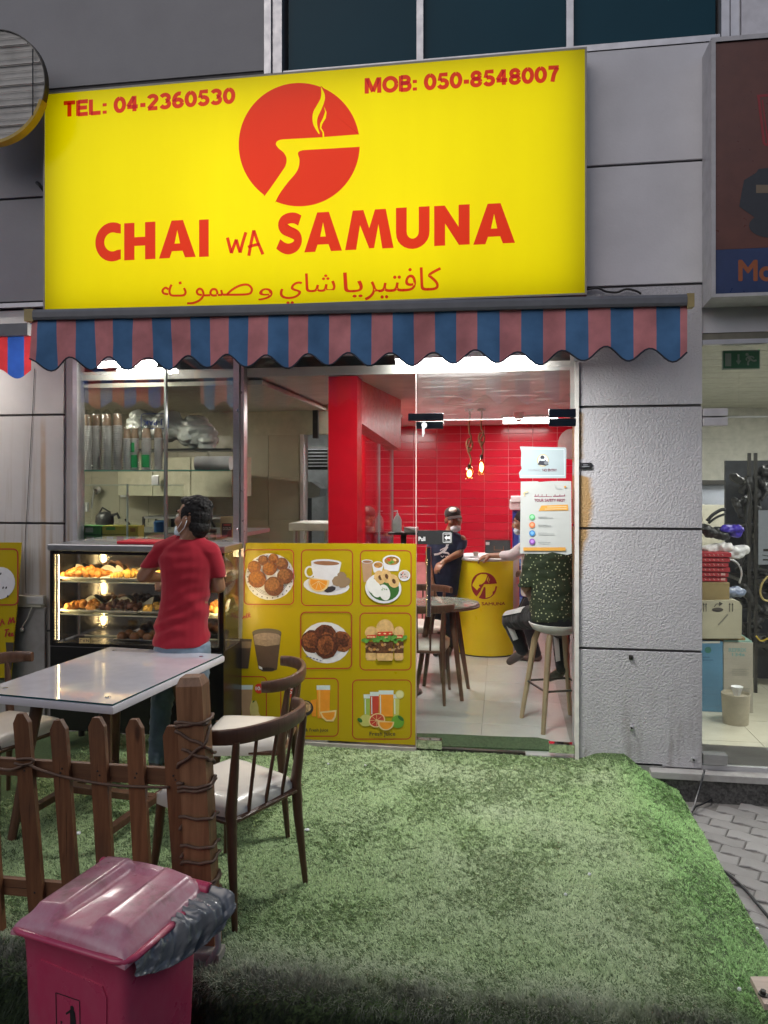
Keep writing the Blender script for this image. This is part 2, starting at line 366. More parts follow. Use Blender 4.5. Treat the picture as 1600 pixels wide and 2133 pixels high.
def blades(name, n, x0, x1, s0, s1, ln, wd, seed, parent=None, flatness=(.35, .8)):
    r = np.random.default_rng(seed); nt_ = n//9; cx = r.uniform(x0, x1, nt_); cs = r.uniform(s0, s1, nt_); k = r.integers(0, nt_, n)
    x = cx[k]+r.normal(0, .022, n); s = cs[k]+r.normal(0, .022, n); ok = (x < EX1) & (s > 0) & ((vnoise(x, s*1.6, 44, 71)+.45*vnoise(x, s, 7, 72) > .42) | (r.random(n) < .5) | (s > 2.39)); x, s = x[ok], s[ok]; n = len(x)
    y, z, a = turf_pos(x, s); th = 6.28*fbm(x, s, 3, 40)*1.0+1.9*(vnoise(x, s, 62, 44)-.5)*2+r.normal(0, .9, n); fl = np.clip(r.uniform(*flatness, n)*(.75+.5*vnoise(x, s, 52, 60)), 0, .95)
    L = ln*r.uniform(.55, 1.25, n)*(.65+.7*vnoise(x, s, 46, 77)); d = np.stack([np.cos(th)*fl, np.sin(th)*fl, np.sqrt(np.clip(1-fl*fl, .05, 1))], -1)
    ca, sa = np.cos(a), np.sin(a); ny = d[:, 1]*ca-d[:, 2]*sa; nzv = d[:, 1]*sa+d[:, 2]*ca; d = np.stack([d[:, 0], ny, nzv], -1)
    bs = np.stack([x, y, z-.002], -1); side = np.stack([-np.sin(th+r.normal(0, .6, n)), np.cos(th), np.zeros(n)], -1)*(wd*r.uniform(.7, 1.3, n))[:, None]
    mid = bs+d*(L*.6)[:, None]; d2 = d*1.0; d2[:, 2] -= .55; tip = mid+d2*(L*.5)[:, None]
    V = np.stack([bs-side, bs+side, mid+side*.7, mid-side*.7, tip], 1).reshape(-1, 3).astype(np.float32)
    o_ = np.arange(n)*5; quad = np.stack([o_, o_+1, o_+2, o_+3], -1); tri = np.stack([o_+3, o_+2, o_+4], -1)
    me = bpy.data.meshes.new(name); me.vertices.add(n*5); me.vertices.foreach_set('co', V.ravel()); me.loops.add(n*7)
    me.loops.foreach_set('vertex_index', np.concatenate([quad, tri], 1).ravel().astype(np.int32)); me.polygons.add(n*2)
    ls = (np.arange(n)*7)[:, None]+np.array([0, 4]); me.polygons.foreach_set('loop_start', ls.ravel().astype(np.int32))
    # colour of each blade: fresh green along the right drape, trodden and dusty in the middle
    wear = np.clip((fbm(x, s, 1.3, 90)-.28)*1.7, 0, 1)*.9*np.clip((.86-x)/.35, 0, 1)*np.clip((x+1.6)/1.0, .25, 1); wear = np.maximum(wear, np.clip((s-2.08)/.25, 0, 1)*.95*np.clip(fbm(x, s, 2, 17)*2, 0, 1))
    g1 = np.array([.31, .455, .185]); g2 = np.array([.41, .545, .28]); dd = np.array([.5, .55, .39]); q = r.random(n)[:, None]
    col = (g1*(1-q)+g2*q); col = col*(1-wear[:, None]*.85)+dd*(wear[:, None]*.85)
    fr = np.clip((x-.62)/.2, 0, 1)[:, None]; col = col*(1-fr)+np.array([.29, .5, .18])*fr*(.7+.6*q); col *= (.85+.3*r.random(n))[:, None]
    lip_ = (np.clip((s-2.22)/.16, 0, 1)*np.clip(fbm(x, s, 3, 23)*2.1-.1, 0, 1))[:, None]; col = col*(1-.8*lip_)+np.array([.12, .115, .10])*.8*lip_; frn = np.clip((s-2.415)/.06, 0, 1)[:, None]; col = col*(1-frn)+col*np.array([.16, .22, .17])*frn  # lip soil, then the front face's shade darkened into the blade colour
    at_ = me.attributes.new('tint', 'FLOAT_COLOR', 'POINT'); cc = np.repeat(np.concatenate([col, np.ones((n, 1))], 1), 5, 0).astype(np.float32); cc.reshape(-1, 5, 4)[:, :2, :3] *= .92; at_.data.foreach_set('color', cc.ravel())  # blade roots a little darker: occlusion painted into the tint
    me.update(); me.validate(); me.materials.append(M_blade); return link(name, me, parent)
m, t, p, o = nodes('turf_blade'); M_blade = m; av = N(t, 'ShaderNodeAttribute', attribute_name='tint'); t.links.new(av.outputs['Color'], p.inputs['Base Color']); p.inputs['Roughness'].default_value = .55; p.inputs['Specular IOR Level'].default_value = .3
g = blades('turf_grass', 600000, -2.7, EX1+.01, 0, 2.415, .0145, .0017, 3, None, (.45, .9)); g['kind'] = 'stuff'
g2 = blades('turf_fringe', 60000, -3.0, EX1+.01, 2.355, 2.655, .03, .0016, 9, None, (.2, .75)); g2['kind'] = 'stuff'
# litter on the turf
M_lit = flat('litter', (.8, .82, .84))
for i, (px, py, lab) in enumerate([(684, 1591, 'white scrap of paper on the turf near the menu board'), (757+4, 1594, 'tiny white crumb on the turf beside the menu board'), (640, 1728, 'crumpled clear wrapper by the front chair leg'), (1228, 1821, 'white pebble on the middle of the turf'), (1178, 1863, 'small white chip in the trodden turf'), (1578, 1935, 'white scrap at the right hand edge of the turf'), (1540, 2060, 'pale paper bit close to the wooden plate'), (163, 1735, 'white tissue scrap behind the picket fence')]):
    c = atz(px, py, .012 if px < 1500 else -.1 if i == 5 else .012); b = B(); r_ = .007 if i not in (2, 7) else .014
    b.ell(c, (r_, r_*.8, .006), n=8, jit=.6, seed=i); solo('litter', b, M_lit, lab, 'litter', 'litter on the turf')

# plate with a bolt, lower right corner
P0 = atz(1563, 2046, .02); P1 = atz(1640, 2046, .02); P2 = atz(1660, 2105, .02); P3 = atz(1592, 2104, .02)
T = thing('wooden_plate', 'flat beige wooden plate with a bolt lying at the turf corner', 'plate', atz(1600, 2090, 0))
b = B(); b.poly([P3, P2, P1, P0], 0, (0, 0, .02)); obj('board', b, wood('pale_board', (.38, .3, .24), (.55, .45, .37), .6, 0), T)
c = atz(1590, 2070, .045); b = B(); b.lathe([(.017, -.004), (.017, 0), (.009, 0), (.009, .012), (0, .012)], c, 6); obj('bolt', b, M_dark, T)

# granite plinth and threshold slab under the neighbouring shop
M_gran = mat('dark_granite', (.075, .073, .07), .5, var=.7, scale=70, spec=.5)
T = thing('shop_plinth', 'dark speckled granite step below the neighbouring glass door', 'step', (2, -.02, GZ))
b = B(); b.box(.9, 3.2, -.05, .3, GZ-.02, -.075); obj('riser', b, M_gran, T)
b = B(); b.box(.9, 3.2, -.075, .5, -.072, -.03, bev=.004); obj('tread', b, mat('worn_stone', (.36, .35, .34), .6, dirt=.6, scale=7), T)

# ================================================================ FACADE
def stucco(name, col, st=.55):
    m, t, p, o = nodes(name); v = pos(t)
    c = ramp(t, nz(t, 2.2, v, 6, .6), [(.3, tuple(x*.9 for x in col)), (.7, tuple(x*1.06 for x in col))])
    return m, t, p, c, v
def sep(t, v):
    s = N(t, 'ShaderNodeSeparateXYZ'); t.links.new(v, s.inputs[0]); return s.outputs
def maths(t, op, a, b_=None, clamp=False):
    n = N(t, 'ShaderNodeMath', operation=op, use_clamp=clamp)
    for i, x in enumerate((a, b_)):
        if x is None: continue
        if isinstance(x, (int, float)): n.inputs[i].default_value = x
        else: t.links.new(x, n.inputs[i])
    return n.outputs[0]
PX0, PX1 = fx(1204), fx(1463)
# pillar stucco: rough roller texture, ochre stains down the door side, grey scuffs at the foot
m, t, p, c, v = stucco('pillar_stucco', (.51, .50, .525)); X, Yc, Zc = sep(t, v)
def mrange(a, lo, hi):
    n = N(t, 'ShaderNodeMapRange'); n.inputs[1].default_value = lo; n.inputs[2].default_value = hi; t.links.new(a, n.inputs[0]); return n.outputs[0]
wz = ramp(t, mrange(Zc, .9, 2.3), [(0, (0,)*3), (.1, (.05,)*3), (.18, (.3,)*3), (.3, (.42,)*3), (.38, (.75,)*3), (.52, (.95,)*3), (.63, (.8,)*3), (.645, (0,)*3), (.70, (0,)*3), (.715, (.36,)*3), (.92, (.4,)*3), (.94, (0,)*3)])
d = maths(t, 'SUBTRACT', maths(t, 'MULTIPLY', wz, .115), maths(t, 'SUBTRACT', X, PX0)); d = maths(t, 'ADD', d, maths(t, 'MULTIPLY', maths(t, 'SUBTRACT', nz(t, 16, v, 6, .7), .5), .06))
c = mix(t, maths(t, 'MULTIPLY', maths(t, 'MULTIPLY', d, 28, True), .85), c, (.4, .22, .045))
foot = maths(t, 'MULTIPLY', mrange(Zc, .62, .0), ramp(t, nz(t, 5, pos(t, (2.2, 1, .35)), 5, .6), [(.5, (0,)*3), (.72, (1,)*3)])); c = mix(t, maths(t, 'MULTIPLY', foot, .7, True), c, (.17, .145, .12))
sp = ramp(t, nz(t, 26, v, 2, .5), [(.74, (0,)*3), (.77, (1,)*3)]); c = mix(t, maths(t, 'MULTIPLY', sp, mrange(Zc, .9, .5)), c, (.08, .06, .06))
oi = N(t, 'ShaderNodeObjectInfo'); c = mix(t, 1.0, c, ramp(t, oi.outputs['Random'], [(0, (.9,)*3), (1, (1.08,)*3)]), 'MULTIPLY'); t.links.new(c, p.inputs['Base Color']); p.inputs['Roughness'].default_value = .7
vo = N(t, 'ShaderNodeTexNoise', Scale=75, Detail=2.5, Roughness=.5, Distortion=.6); t.links.new(v, vo.inputs['Vector']); bump(t, p, vo.outputs[0], .75, .01); M_pillar = m
m, t, p, c, v = stucco('smooth_cladding', (.71, .703, .725)); t.links.new(c, p.inputs['Base Color']); p.inputs['Roughness'].default_value = .6; bump(t, p, nz(t, 60, v, 3), .25, .004); M_clad = m
m, t, p, c, v = stucco('shaded_cladding', (.275, .272, .282)); t.links.new(c, p.inputs['Base Color']); p.inputs['Roughness'].default_value = .6; bump(t, p, nz(t, 60, v, 3), .2, .004); M_clad_shade = m  # cladding in weaker light: the dimness is put into a darker base colour
# left wall: rain and rust streaks
m, t, p, c, v = stucco('streaked_cladding', (.46, .45, .44)); X, Yc, Zc = sep(t, v)
st1 = ramp(t, nz(t, 3, pos(t, (6, 1, .22)), 5, .6), [(.5, (0,)*3), (.64, (1,)*3)]); low = mrange(Zc, 2.3, 1.2)
c = mix(t, maths(t, 'MULTIPLY', maths(t, 'MULTIPLY', st1, low), .75), c, (.27, .19, .11))
XS = fx(90); dd_ = maths(t, 'ABSOLUTE', maths(t, 'SUBTRACT', X, XS)); rs = maths(t, 'MULTIPLY', maths(t, 'SUBTRACT', .028, dd_), 60, True)
rs = maths(t, 'MULTIPLY', maths(t, 'MULTIPLY', rs, mrange(Zc, 2.25, 2.1)), ramp(t, nz(t, 4, pos(t, (2, 1, .8)), 4), [(.3, (.35,)*3), (.6, (1,)*3)])); c = mix(t, maths(t, 'MULTIPLY', rs, .75, True), c, (.36, .22, .1))
gr = maths(t, 'MULTIPLY', mrange(Zc, 1.5, .6), ramp(t, nz(t, 4, v, 6), [(.3, (.3,)*3), (.7, (1,)*3)])); c = mix(t, maths(t, 'MULTIPLY', gr, .55), c, (.2, .19, .18))
t.links.new(c, p.inputs['Base Color']); p.inputs['Roughness'].default_value = .6; bump(t, p, nz(t, 90, v, 3), .2, .003); M_left = m
M_joint = mat('joint_shadow_gap', (.09, .085, .085), .8)
ZJ = [-.03, .70, 1.46, 2.228, 2.983, 3.747, 4.49]
def cladding(T, x0, x1, zs, m, gap=.016, y=0.0, dep=.14):
    b = B(); b.box(x0+.004, x1-.004, y+.016, y+dep, zs[0], zs[-1]); obj('backing', b, M_joint, T)
    for a, c in zip(zs, zs[1:]):
        b = B(); b.box(x0, x1, y, y+dep+.004, a+gap/2, c-gap/2, bev=.003); obj('panel', b, m, T)
T = thing('pillar', 'grey textured pillar with ochre stains between cafe door and neighbouring door', 'pillar', ((PX0+PX1)/2, .05, -.03)); PIL = T
cladding(T, PX0, PX1, ZJ[:5], M_pillar, dep=.4)
T = thing('cladding_wall', 'smooth grey wall panels above the pillar between the two signs', 'wall', (.8, .05, 2.98)); cladding(T, fx(1150), PX1+2.2, ZJ[4:], M_clad)
b = B(); b.box(fx(157), fx(1150)-.003, .02, .14, 2.62, 4.49); b.box(fx(1400), PX1+2.2, .03, .16, 2.68, 2.98); obj('panel', b, M_clad, T)
LX = fx(152)
T = thing('side_wall', 'white panelled wall with brown rain streaks left of the serving window', 'wall', (-4, .05, -.03)); cladding(T, fx(134), LX, [-.03, 2.983], M_left, y=.012); cladding(T, -6.5, fx(132), ZJ[:5], M_left)
cladding(T, -6.5, fx(152), [3.03, 3.77, 4.515], M_clad_shade)
b = B(); b.box(-6.5, fx(100), -.03, .02, 2.99, 3.02); obj('trim', b, M_alu, T)
# upper storey: window band and wall
UW0, UW1 = fx(590), fx(1500); WZ = 4.5
T = thing('upper_wall', 'upper wall in shaded grey with vertical corner trim left of the window band', 'wall', (-4, .1, 4.53))
b = B(); b.box(-6.5, fx(552), .0, .3, 4.535, 8); obj('panel', b, M_clad_shade, T)
b = B(); b.box(fx(552), fx(566), -.02, .3, 4.5, 8); b.box(fx(568), fx(587), .0, .3, 4.5, 8); obj('trim', b, M_alu, T)
b = B(); b.box(-6.5, fx(552), .01, .3, 4.50, 4.535); obj('joint', b, M_joint, T)
b = B(); b.box(fx(1545), 6, .0, .3, 4.5, 8); obj('panel', b, mat('white_cladding', (.66, .65, .68), .5), T)
T = thing('window_band', 'row of dark teal upstairs windows with slim grey mullions', 'window', ((UW0+UW1)/2, .1, WZ))
m, t, p, o = nodes('teal_glazing'); t.links.new(ramp(t, nz(t, .7), [(.3, (.008, .05, .075)), (.7, (.012, .065, .095))]), p.inputs['Base Color']); p.inputs['Roughness'].default_value = .15; p.inputs['Specular IOR Level'].default_value = .08; M_teal = m
ed = [590, 874, 1188, 1503]
for a, c in zip(ed, ed[1:]):
    b = B(); b.box(fx(a)+.02, fx(c)-.02, .06, .08, WZ+.02, 8); obj('pane', b, M_teal, T)
for a in ed[1:3]:
    b = B(); b.box(fx(a)-.022, fx(a)+.022, .02, .12, WZ, 8); obj('mullion', b, M_alu, T)
b = B(); b.box(fx(1503), fx(1520), .0, .12, WZ, 8); b.box(fx(1524), fx(1543), .02, .3, WZ, 8); obj('mullion', b, M_alu, T)
b = B(); b.box(UW0, UW1, .0, .12, WZ-.03, WZ+.018); obj('sill', b, M_alu, T)
# building body behind (keeps the sky out of the rooms)
b = B(); b.box(-6.5, 6, .31, 9, 2.75, 8.2); b.box(-6.5, -4.4, .15, 9, -.1, 2.75); b.box(4.2, 6, .4, 9, -.1, 2.75); b.box(-6.5, 6, 8.6, 9, -.1, 2.75)
obj('building_core', b, mat('dark_render', (.25, .25, .25), .8), thing('building', 'pale multi storey building body behind the shop fronts', 'building', (0, 5, -.1)))

b = B(); b.box(-60, 60, -42, -30, GZ, 11)
for k in range(14): b.box(-58+8.5*k, -54+8.5*k, -30, -29.8, 4, 6.5)
struct('opposite_building', b, mat('night_facade', (.12, .12, .125), .8))  # unseen, added to keep the bright horizon out of the glass reflections

# ================================================================ CAFE SIGN (light box)
SY = -.15; SX0, SX1, SZ0, SZ1 = fx(93.5, SY), fx(1218.5, SY), 2.915, 4.412
T = thing('cafe_sign', 'large glowing yellow light box sign with red cup logo over the cafe', 'sign', ((SX0+SX1)/2, -.08, SZ0)); SIGN = T
m, t, p, o = nodes('yellow_acrylic'); t.nodes.remove(p)
f = ramp(t, nz(t, 2, pos(t, (1, 1, .08)), 4), [(.3, (.92, .80, .0)), (.7, (.97, .86, .0))])
tl = N(t, 'ShaderNodeBsdfTranslucent'); df = N(t, 'ShaderNodeBsdfDiffuse'); gl = N(t, 'ShaderNodeBsdfGlossy', Roughness=.2); t.links.new(f, tl.inputs[0]); t.links.new(f, df.inputs[0])
a1 = N(t, 'ShaderNodeMixShader'); a1.inputs[0].default_value = .35; t.links.new(tl.outputs[0], a1.inputs[1]); t.links.new(df.outputs[0], a1.inputs[2])
a2 = N(t, 'ShaderNodeMixShader'); a2.inputs[0].default_value = .008; t.links.new(a1.outputs[0], a2.inputs[1]); t.links.new(gl.outputs[0], a2.inputs[2]); t.links.new(a2.outputs[0], o.inputs[0]); M_yel = m
b = B(); b.poly([(SX0, SY, SZ0), (SX1, SY, SZ0), (SX1, SY, SZ1), (SX0, SY, SZ1)]); obj('face_panel', b, M_yel, T)
b = B(); e = .012
b.box(SX0-e, SX0-.001, SY-.004, -.002, SZ0-e, SZ1+e); b.box(SX1+.001, SX1+e, SY-.004, -.002, SZ0-e, SZ1+e); b.box(SX0-.001, SX1+.001, SY-.004, -.002, SZ1+.001, SZ1+e); b.box(SX0-.001, SX1+.001, SY-.004, -.002, SZ0-e, SZ0-.001)
obj('casing', b, mat('sign_casing', (.3, .29, .25), .4), T)
b = B(); b.box(SX0, SX1, -.012, -.004, SZ0, SZ1); obj('back_panel', b, mat('white_reflector', (.85, .85, .85), .7), T)
def led(x0, x1, z0, z1, st, y=-.016):
    b = B(); b.poly([(x0, y, z0), (x1, y, z0), (x1, y, z1), (x0, y, z1)]); obj('led_sheet', b, emit('sign_led', (1, .98, .92), st), T)
led(SX0+.06, SX1-.06, SZ0+.02, SZ1-.02, .85)
led(fx(330), fx(930), 3.12, 4.15, .95, -.024); led(fx(430), fx(560), 3.3, 3.95, 1.08, -.03); led(fx(780), fx(900), 3.12, 3.6, 1.05, -.03)
M_red = film('red_vinyl', (.78, .04, .05)); M_cut = M_yel
b = B()
def Sp(x, y, l=.002): q = at(x, y, SY); return (q.x, SY-l, q.z)
z1p = lambda x, y: (x/2, y/2)
def arcpx(cx, cy_, rx, ry, a0, a1, n=40): return [(cx+rx*math.cos(R(a0+(a1-a0)*i/n)), cy_-ry*math.sin(R(a0+(a1-a0)*i/n))) for i in range(n+1)]
def smooth(pts, n=5):
    out = []
    for i in range(len(pts)-1):
        p0, p1, p2, p3 = pts[max(i-1, 0)], pts[i], pts[i+1], pts[min(i+2, len(pts)-1)]
        for k in range(n):
            s = k/n; out.append(tuple(.5*((2*p1[j])+(-p0[j]+p2[j])*s+(2*p0[j]-5*p1[j]+4*p2[j]-p3[j])*s*s+(-p0[j]+3*p1[j]-3*p2[j]+p3[j])*s**3) for j in (0, 1)))
    return out+[pts[-1]]
CUP1 = smooth([(1098, 823), (1130, 780), (1170, 722), (1190, 690), (1194, 660), (1182, 636), (1162, 619), (1150, 602), (1155, 589), (1172, 582), (1200, 580)])
CUP2 = smooth([(1262, 626), (1246, 632), (1242, 642), (1248, 665), (1245, 695), (1232, 722), (1200, 760), (1165, 808), (1145, 848)])
W1 = [(1337, 360), (1352, 390), (1353, 418), (1340, 455), (1324, 490), (1322, 520), (1333, 558), (1328, 558), (1308, 525), (1302, 495), (1306, 466), (1320, 440), (1336, 410), (1339, 385)]
W2 = [(1350, 443), (1361, 468), (1358, 492), (1344, 515), (1339, 532), (1350, 552), (1344, 552), (1333, 535), (1334, 515), (1346, 492), (1355, 466)]
def logo(fn, cx=1247, cy_=603, rx=252, ry=257):
    """fn(x, y) of the drawing -> world; two red pieces of the disc with the cup and its steam left out"""
    up = arcpx(cx, cy_, rx, ry, 9.5, 233.8, 60); low = arcpx(cx, cy_, rx, ry, 247, 358, 40)
    # the upper piece is cut along the steam so that the wisps stay yellow
    k = max(i for i in range(40) if up[i][0] > 1341)
    S1 = smooth(W1[:7], 3); S1b = smooth(W1[7:], 3)
    right = up[:k+1]+[(1337, 358)]+S1+[(1344, 572)]+W2[6:]+W2[:6]+[(1351, 571), (1497, 560)]
    left = [(1337, 358)]+up[k+1:]+CUP1[1:]+[(1345, 572), (1333, 558)]+S1b
    return [[fn(*q) for q in right], [fn(*q) for q in left], [fn(*q) for q in [(1497, 612)]+CUP2+low]], [fn(*q) for q in W2]
L1, wisp = logo(lambda x, y: Sp(x/2, y/2))
for q in L1: b.poly(q)
obj('cup_logo', b, M_red, T)
b = B(); b.poly([(x, SY-.003, z) for x, y, z in wisp]); pass
# hand cut capitals, unit boxes
def glyC():
    o = [(1.0-.33+.0+.67*math.cos(R(a)), .5+.515*math.sin(R(a))) for a in range(62, 299, 8)]; i = [(.68+.33*math.cos(R(a)), .5+.25*math.sin(R(a))) for a in range(298, 60, -8)]
    return [[(1.0, .965)]+o+[(1.0, .035), (1.0, .29)]+i+[(1.0, .71)]]
def stroke(pts, wd):
    Lp, Rp = [], []
    for i in range(len(pts)):
        a, c = pts[max(i-1, 0)], pts[min(i+1, len(pts)-1)]; dx, dy = c[0]-a[0], c[1]-a[1]; l = math.hypot(dx, dy); nx, ny = -dy/l*wd/2, dx/l*wd/2
        Lp.append((pts[i][0]+nx, pts[i][1]+ny)); Rp.append((pts[i][0]-nx, pts[i][1]-ny))
    return Lp+Rp[::-1]
GL = {'C': glyC(), 'H': [[(0, 0), (.33, 0), (.33, .375), (.67, .375), (.67, 0), (1, 0), (1, 1), (.67, 1), (.67, .61), (.33, .61), (.33, 1), (0, 1)]],
 'A': [[(0, 0), (.29, 0), (.355, .18), (.645, .18), (.71, 0), (1, 0), (.655, 1), (.5, 1), (.5, .74), (.575, .38), (.425, .38), (.5, .74), (.5, 1), (.345, 1)]], 'I': [[(0, 0), (1, 0), (1, 1), (0, 1)]],
 'M': [[(0, 0), (.23, 0), (.31, .62), (.5, 0.02), (.6, .02), (.5+.29-.1, .62-.0), (.77, 0), (1, 0), (.84, 1), (.62, 1), (.5, .53), (.38, 1), (.16, 1)]],
 'U': [[(0, 1), (.32, 1), (.32, .42)]+[(.5+.18*math.cos(R(a)), .40+.17*math.sin(R(a))) for a in range(180, 361, 20)][1:-1]+[(.68, .42), (.68, 1), (1, 1), (1, .4)]+[(.5+.5*math.cos(R(a)), .38-.4*math.sin(R(a))) for a in range(0, 181, 15)][1:-1]+[(0, .4)]],
 'N': [[(0, 0), (.31, 0), (.31, .55), (.70, 0), (1, 0), (1, 1), (.69, 1), (.69, .45), (.30, 1), (0, 1)]],
 'S': [stroke(smooth([(.86, .80), (.70, .865), (.5, .875), (.30, .82), (.23, .71), (.32, .60), (.52, .53), (.74, .44), (.80, .30), (.70, .17), (.48, .11), (.28, .15), (.10, .25)], 4), .27)]}
b = B()
for ch, xl, xr, yb, yt in [('C', 199, 252, 544, 465), ('H', 259, 324, 541, 463.5), ('A', 331.5, 408, 537, 459), ('I', 415, 435, 535, 457.5), ('S', 574, 633, 528, 444), ('A', 634, 712.5, 524, 442), ('M', 719, 820, 519, 437), ('U', 825, 895, 517, 431.5), ('N', 904.5, 978.5, 511, 427.5), ('A', 986, 1073, 508, 424)]:
    fn = onwall(xl, xr, yb, yt, SY)
    for pl in GL[ch]: b.poly([fn(x, y, .002) for x, y in pl])
obj('brand_lettering', b, M_red, T)
b = B()
for k, pl in enumerate([[(948, 990), (956, 1022), (964, 1055), (976, 1022), (985, 998), (993, 1028), (1001, 1053), (1012, 1010), (1025, 968)], [(1037, 1066), (1046, 1015), (1058, 960), (1075, 1010), (1096, 1060)], [(1034, 1030), (1058, 1022), (1082, 1018)]]):
    for i in range(len(pl)-1): b.poly([Sp(x/2, y/2, .002+.0001*(k*5+i)) for x, y in stroke(pl[i:i+2], 12.5)])
obj('script_lettering', b, M_red, T)
b = B(); e4 = .012
def signtext(s, xl, xr, ybl, ytl, ybr, ytr, bold):
    A0, A1, A2, A3 = Vector(Sp(xl, ybl)), Vector(Sp(xr, ybr)), Vector(Sp(xl, ytl)), Vector(Sp(xr, ytr))
    text(b, s, lambda u, v, l: tuple(A0.lerp(A1, u).lerp(A2.lerp(A3, u), v)+Vector((0, -l, 0))), 0, 0, .00006, bold)

# phone numbers: heavy grotesque strokes (digit strokes drawn on a 0..1 box)
def arc(cx, cy_, rx, ry, a0, a1, n=10): return [(cx+rx*math.cos(R(a0+(a1-a0)*i/n)), cy_+ry*math.sin(R(a0+(a1-a0)*i/n))) for i in range(n+1)]
DG = {'0': [arc(.5, .5, .37, .41, 90, 450, 22)], '2': [arc(.5, .70, .34, .205, 165, -40, 10)+[(.16, .09)], [(.1, .09), (.92, .09)]], '3': [arc(.47, .71, .34, .2, 160, -80, 10), arc(.48, .295, .36, .21, 80, -160, 10)],
 '4': [[(.66, 1), (.66, 0)], [(.62, .95), (.1, .33)], [(.03, .3), (.96, .3)]], '5': [[(.88, .91), (.28, .91), (.2, .52)], arc(.48, .32, .37, .235, 125, -160, 12)], '6': [arc(.5, .31, .35, .225, 0, 360, 18), arc(.62, .42, .48, .5, 75, 180, 10)],
 '7': [[(.06, .91), (.95, .91)], smooth([(.84, .88), (.55, .5), (.40, 0)], 4)], '8': [arc(.5, .71, .31, .2, 0, 360, 16), arc(.5, .29, .36, .21, 0, 360, 16)], '-': [[(.1, .36), (.9, .36)]], ':': [[(.5, 0), (.5, .2)], [(.5, .48), (.5, .68)]],
 'T': [[(0, .9), (1, .9)], [(.5, .9), (.5, 0)]], 'E': [[(.15, 0), (.15, 1)], [(.15, .91), (1, .91)], [(.15, .51), (.92, .51)], [(.15, .09), (1, .09)]], 'L': [[(.15, 0), (.15, 1)], [(.15, .09), (1, .09)]],
 'M': [[(.12, 0), (.12, 1)], [(.88, 0), (.88, 1)], [(.16, .95), (.5, .1)], [(.84, .95), (.5, .1)]], 'O': [arc(.5, .5, .42, .41, 0, 360, 22)], 'B': [[(.15, 0), (.15, 1)], [(.15, .91), (.55, .91)]+arc(.55, .715, .28, .195, 90, -90, 8)+[(.15, .52)], [(.15, .52), (.6, .52)]+arc(.6, .305, .3, .215, 90, -90, 8)+[(.15, .09)]]}
def numtext(s, xl, xr, yl, yr, h):
    W_ = {':': .42, '-': .5, ' ': .42, 'M': 1.25, 'O': 1.1}; tot = sum(W_.get(c, .88) for c in s); x = 0
    for ch in s:
        wd = W_.get(ch, .88); c0 = xl+(xr-xl)*x/tot; c1 = xl+(xr-xl)*(x+wd*.9)/tot; x += wd
        for k, pl in enumerate(DG.get(ch, [])):
            pts = []
            for (a, v) in stroke([(q[0]*(c1-c0), q[1]*h) for q in pl], h*.265):
                X_ = c0+a; yb = yl+(yr-yl)*(X_-xl)/(xr-xl); pts.append(Sp(X_, yb-v, .002+.00025*k))
            b.poly(pts)
numtext('TEL: 04-2360530', 133, 492, 244, 214.5, 32); obj('telephone_number', b, M_red, T)
b = B(); numtext('MOB: 050-8548007', 760, 1168, 195.5, 169.5, 32.5); obj('mobile_number', b, M_red, T)
b = B()
def pen(pts, wd, k):
    pl = smooth(pts, 5); st = stroke(pl, wd); n = len(pl)
    b.add([Sp(x/2, y/2, .002+.0002*k) for x, y in st], [(i, i+1, 2*n-2-i, 2*n-1-i) for i in range(n-1)])
for k, q in enumerate([[(946, 1227), (968, 1207), (1000, 1190), (1030, 1186), (1047, 1198), (1049, 1213), (1036, 1225), (990, 1228), (944, 1228), (928, 1226), (922, 1208)], [(926, 1229), (908, 1229)], [(904, 1230), (886, 1231), (877, 1220), (885, 1206), (899, 1206), (906, 1218), (904, 1226)], [(876, 1230), (851, 1231)],
        [(842, 1229), (826, 1226), (821, 1213), (832, 1203), (844, 1210), (848, 1230), (835, 1249), (808, 1262), (780, 1264)], [(767, 1200), (774, 1217), (766, 1230), (738, 1232), (714, 1230), (707, 1216), (710, 1198), (716, 1186)], [(702, 1226), (684, 1223), (678, 1211), (690, 1199), (703, 1206)], [(746, 1180), (757, 1178)]]): pen(q, 9 if k < 7 else 11, k)
signtext('\ufeed', 538, 568, 626, 601, 625, 600, 0); signtext('\ufeb7\ufe8e\ufef1'[::-1], 583, 699, 634, 572, 630, 567, 0)
signtext('\ufef3\ufe8e'[::-1], 715, 756, 621, 568, 619, 566, 0); signtext('\ufedb\ufe8e\ufed3\ufe98\ufef4\ufeae'[::-1], 760, 919, 626, 560, 620, 556, 0)
obj('arabic_lettering', b, M_red, T)

# ================================================================ AWNING
AYL, AYR = -1.18, -.99; AXL, AXR = fx(50, AYL), fx(1447, AYR)
def ay(x): return AYL+(AYR-AYL)*(x-AXL)/(AXR-AXL)
M_ablue = fabric('awning_blue', (.085, .15, .26), .12); M_ared = fabric('awning_red', (.48, .17, .17), .16)
M_bar = mat('awning_bar_paint', (.16, .165, .18), .45); M_cap = mat('yellowed_cap', (.4, .31, .13), .5)
T = thing('awning', 'blue and dull red striped awning with scalloped valance under the yellow sign', 'awning', ((AXL+AXR)/2, -.6, 2.35))
def skewbar(b, x0, x1, z0, z1, d=.05, bev=0):
    vs = [(x, ay(x)+dy, z) for x in (x0, x1) for dy in (0, d) for z in (z0, z1)]; b.add(vs, [(0, 1, 3, 2), (4, 6, 7, 5), (0, 4, 5, 1), (2, 3, 7, 6), (1, 5, 7, 3), (0, 2, 6, 4)])
b = B(); k = 10; prof = [(0, 2.632), (-.006, 2.645), (-.006, 2.672), (.004, 2.688), (.05, 2.69), (.05, 2.632)]
vs = []; 
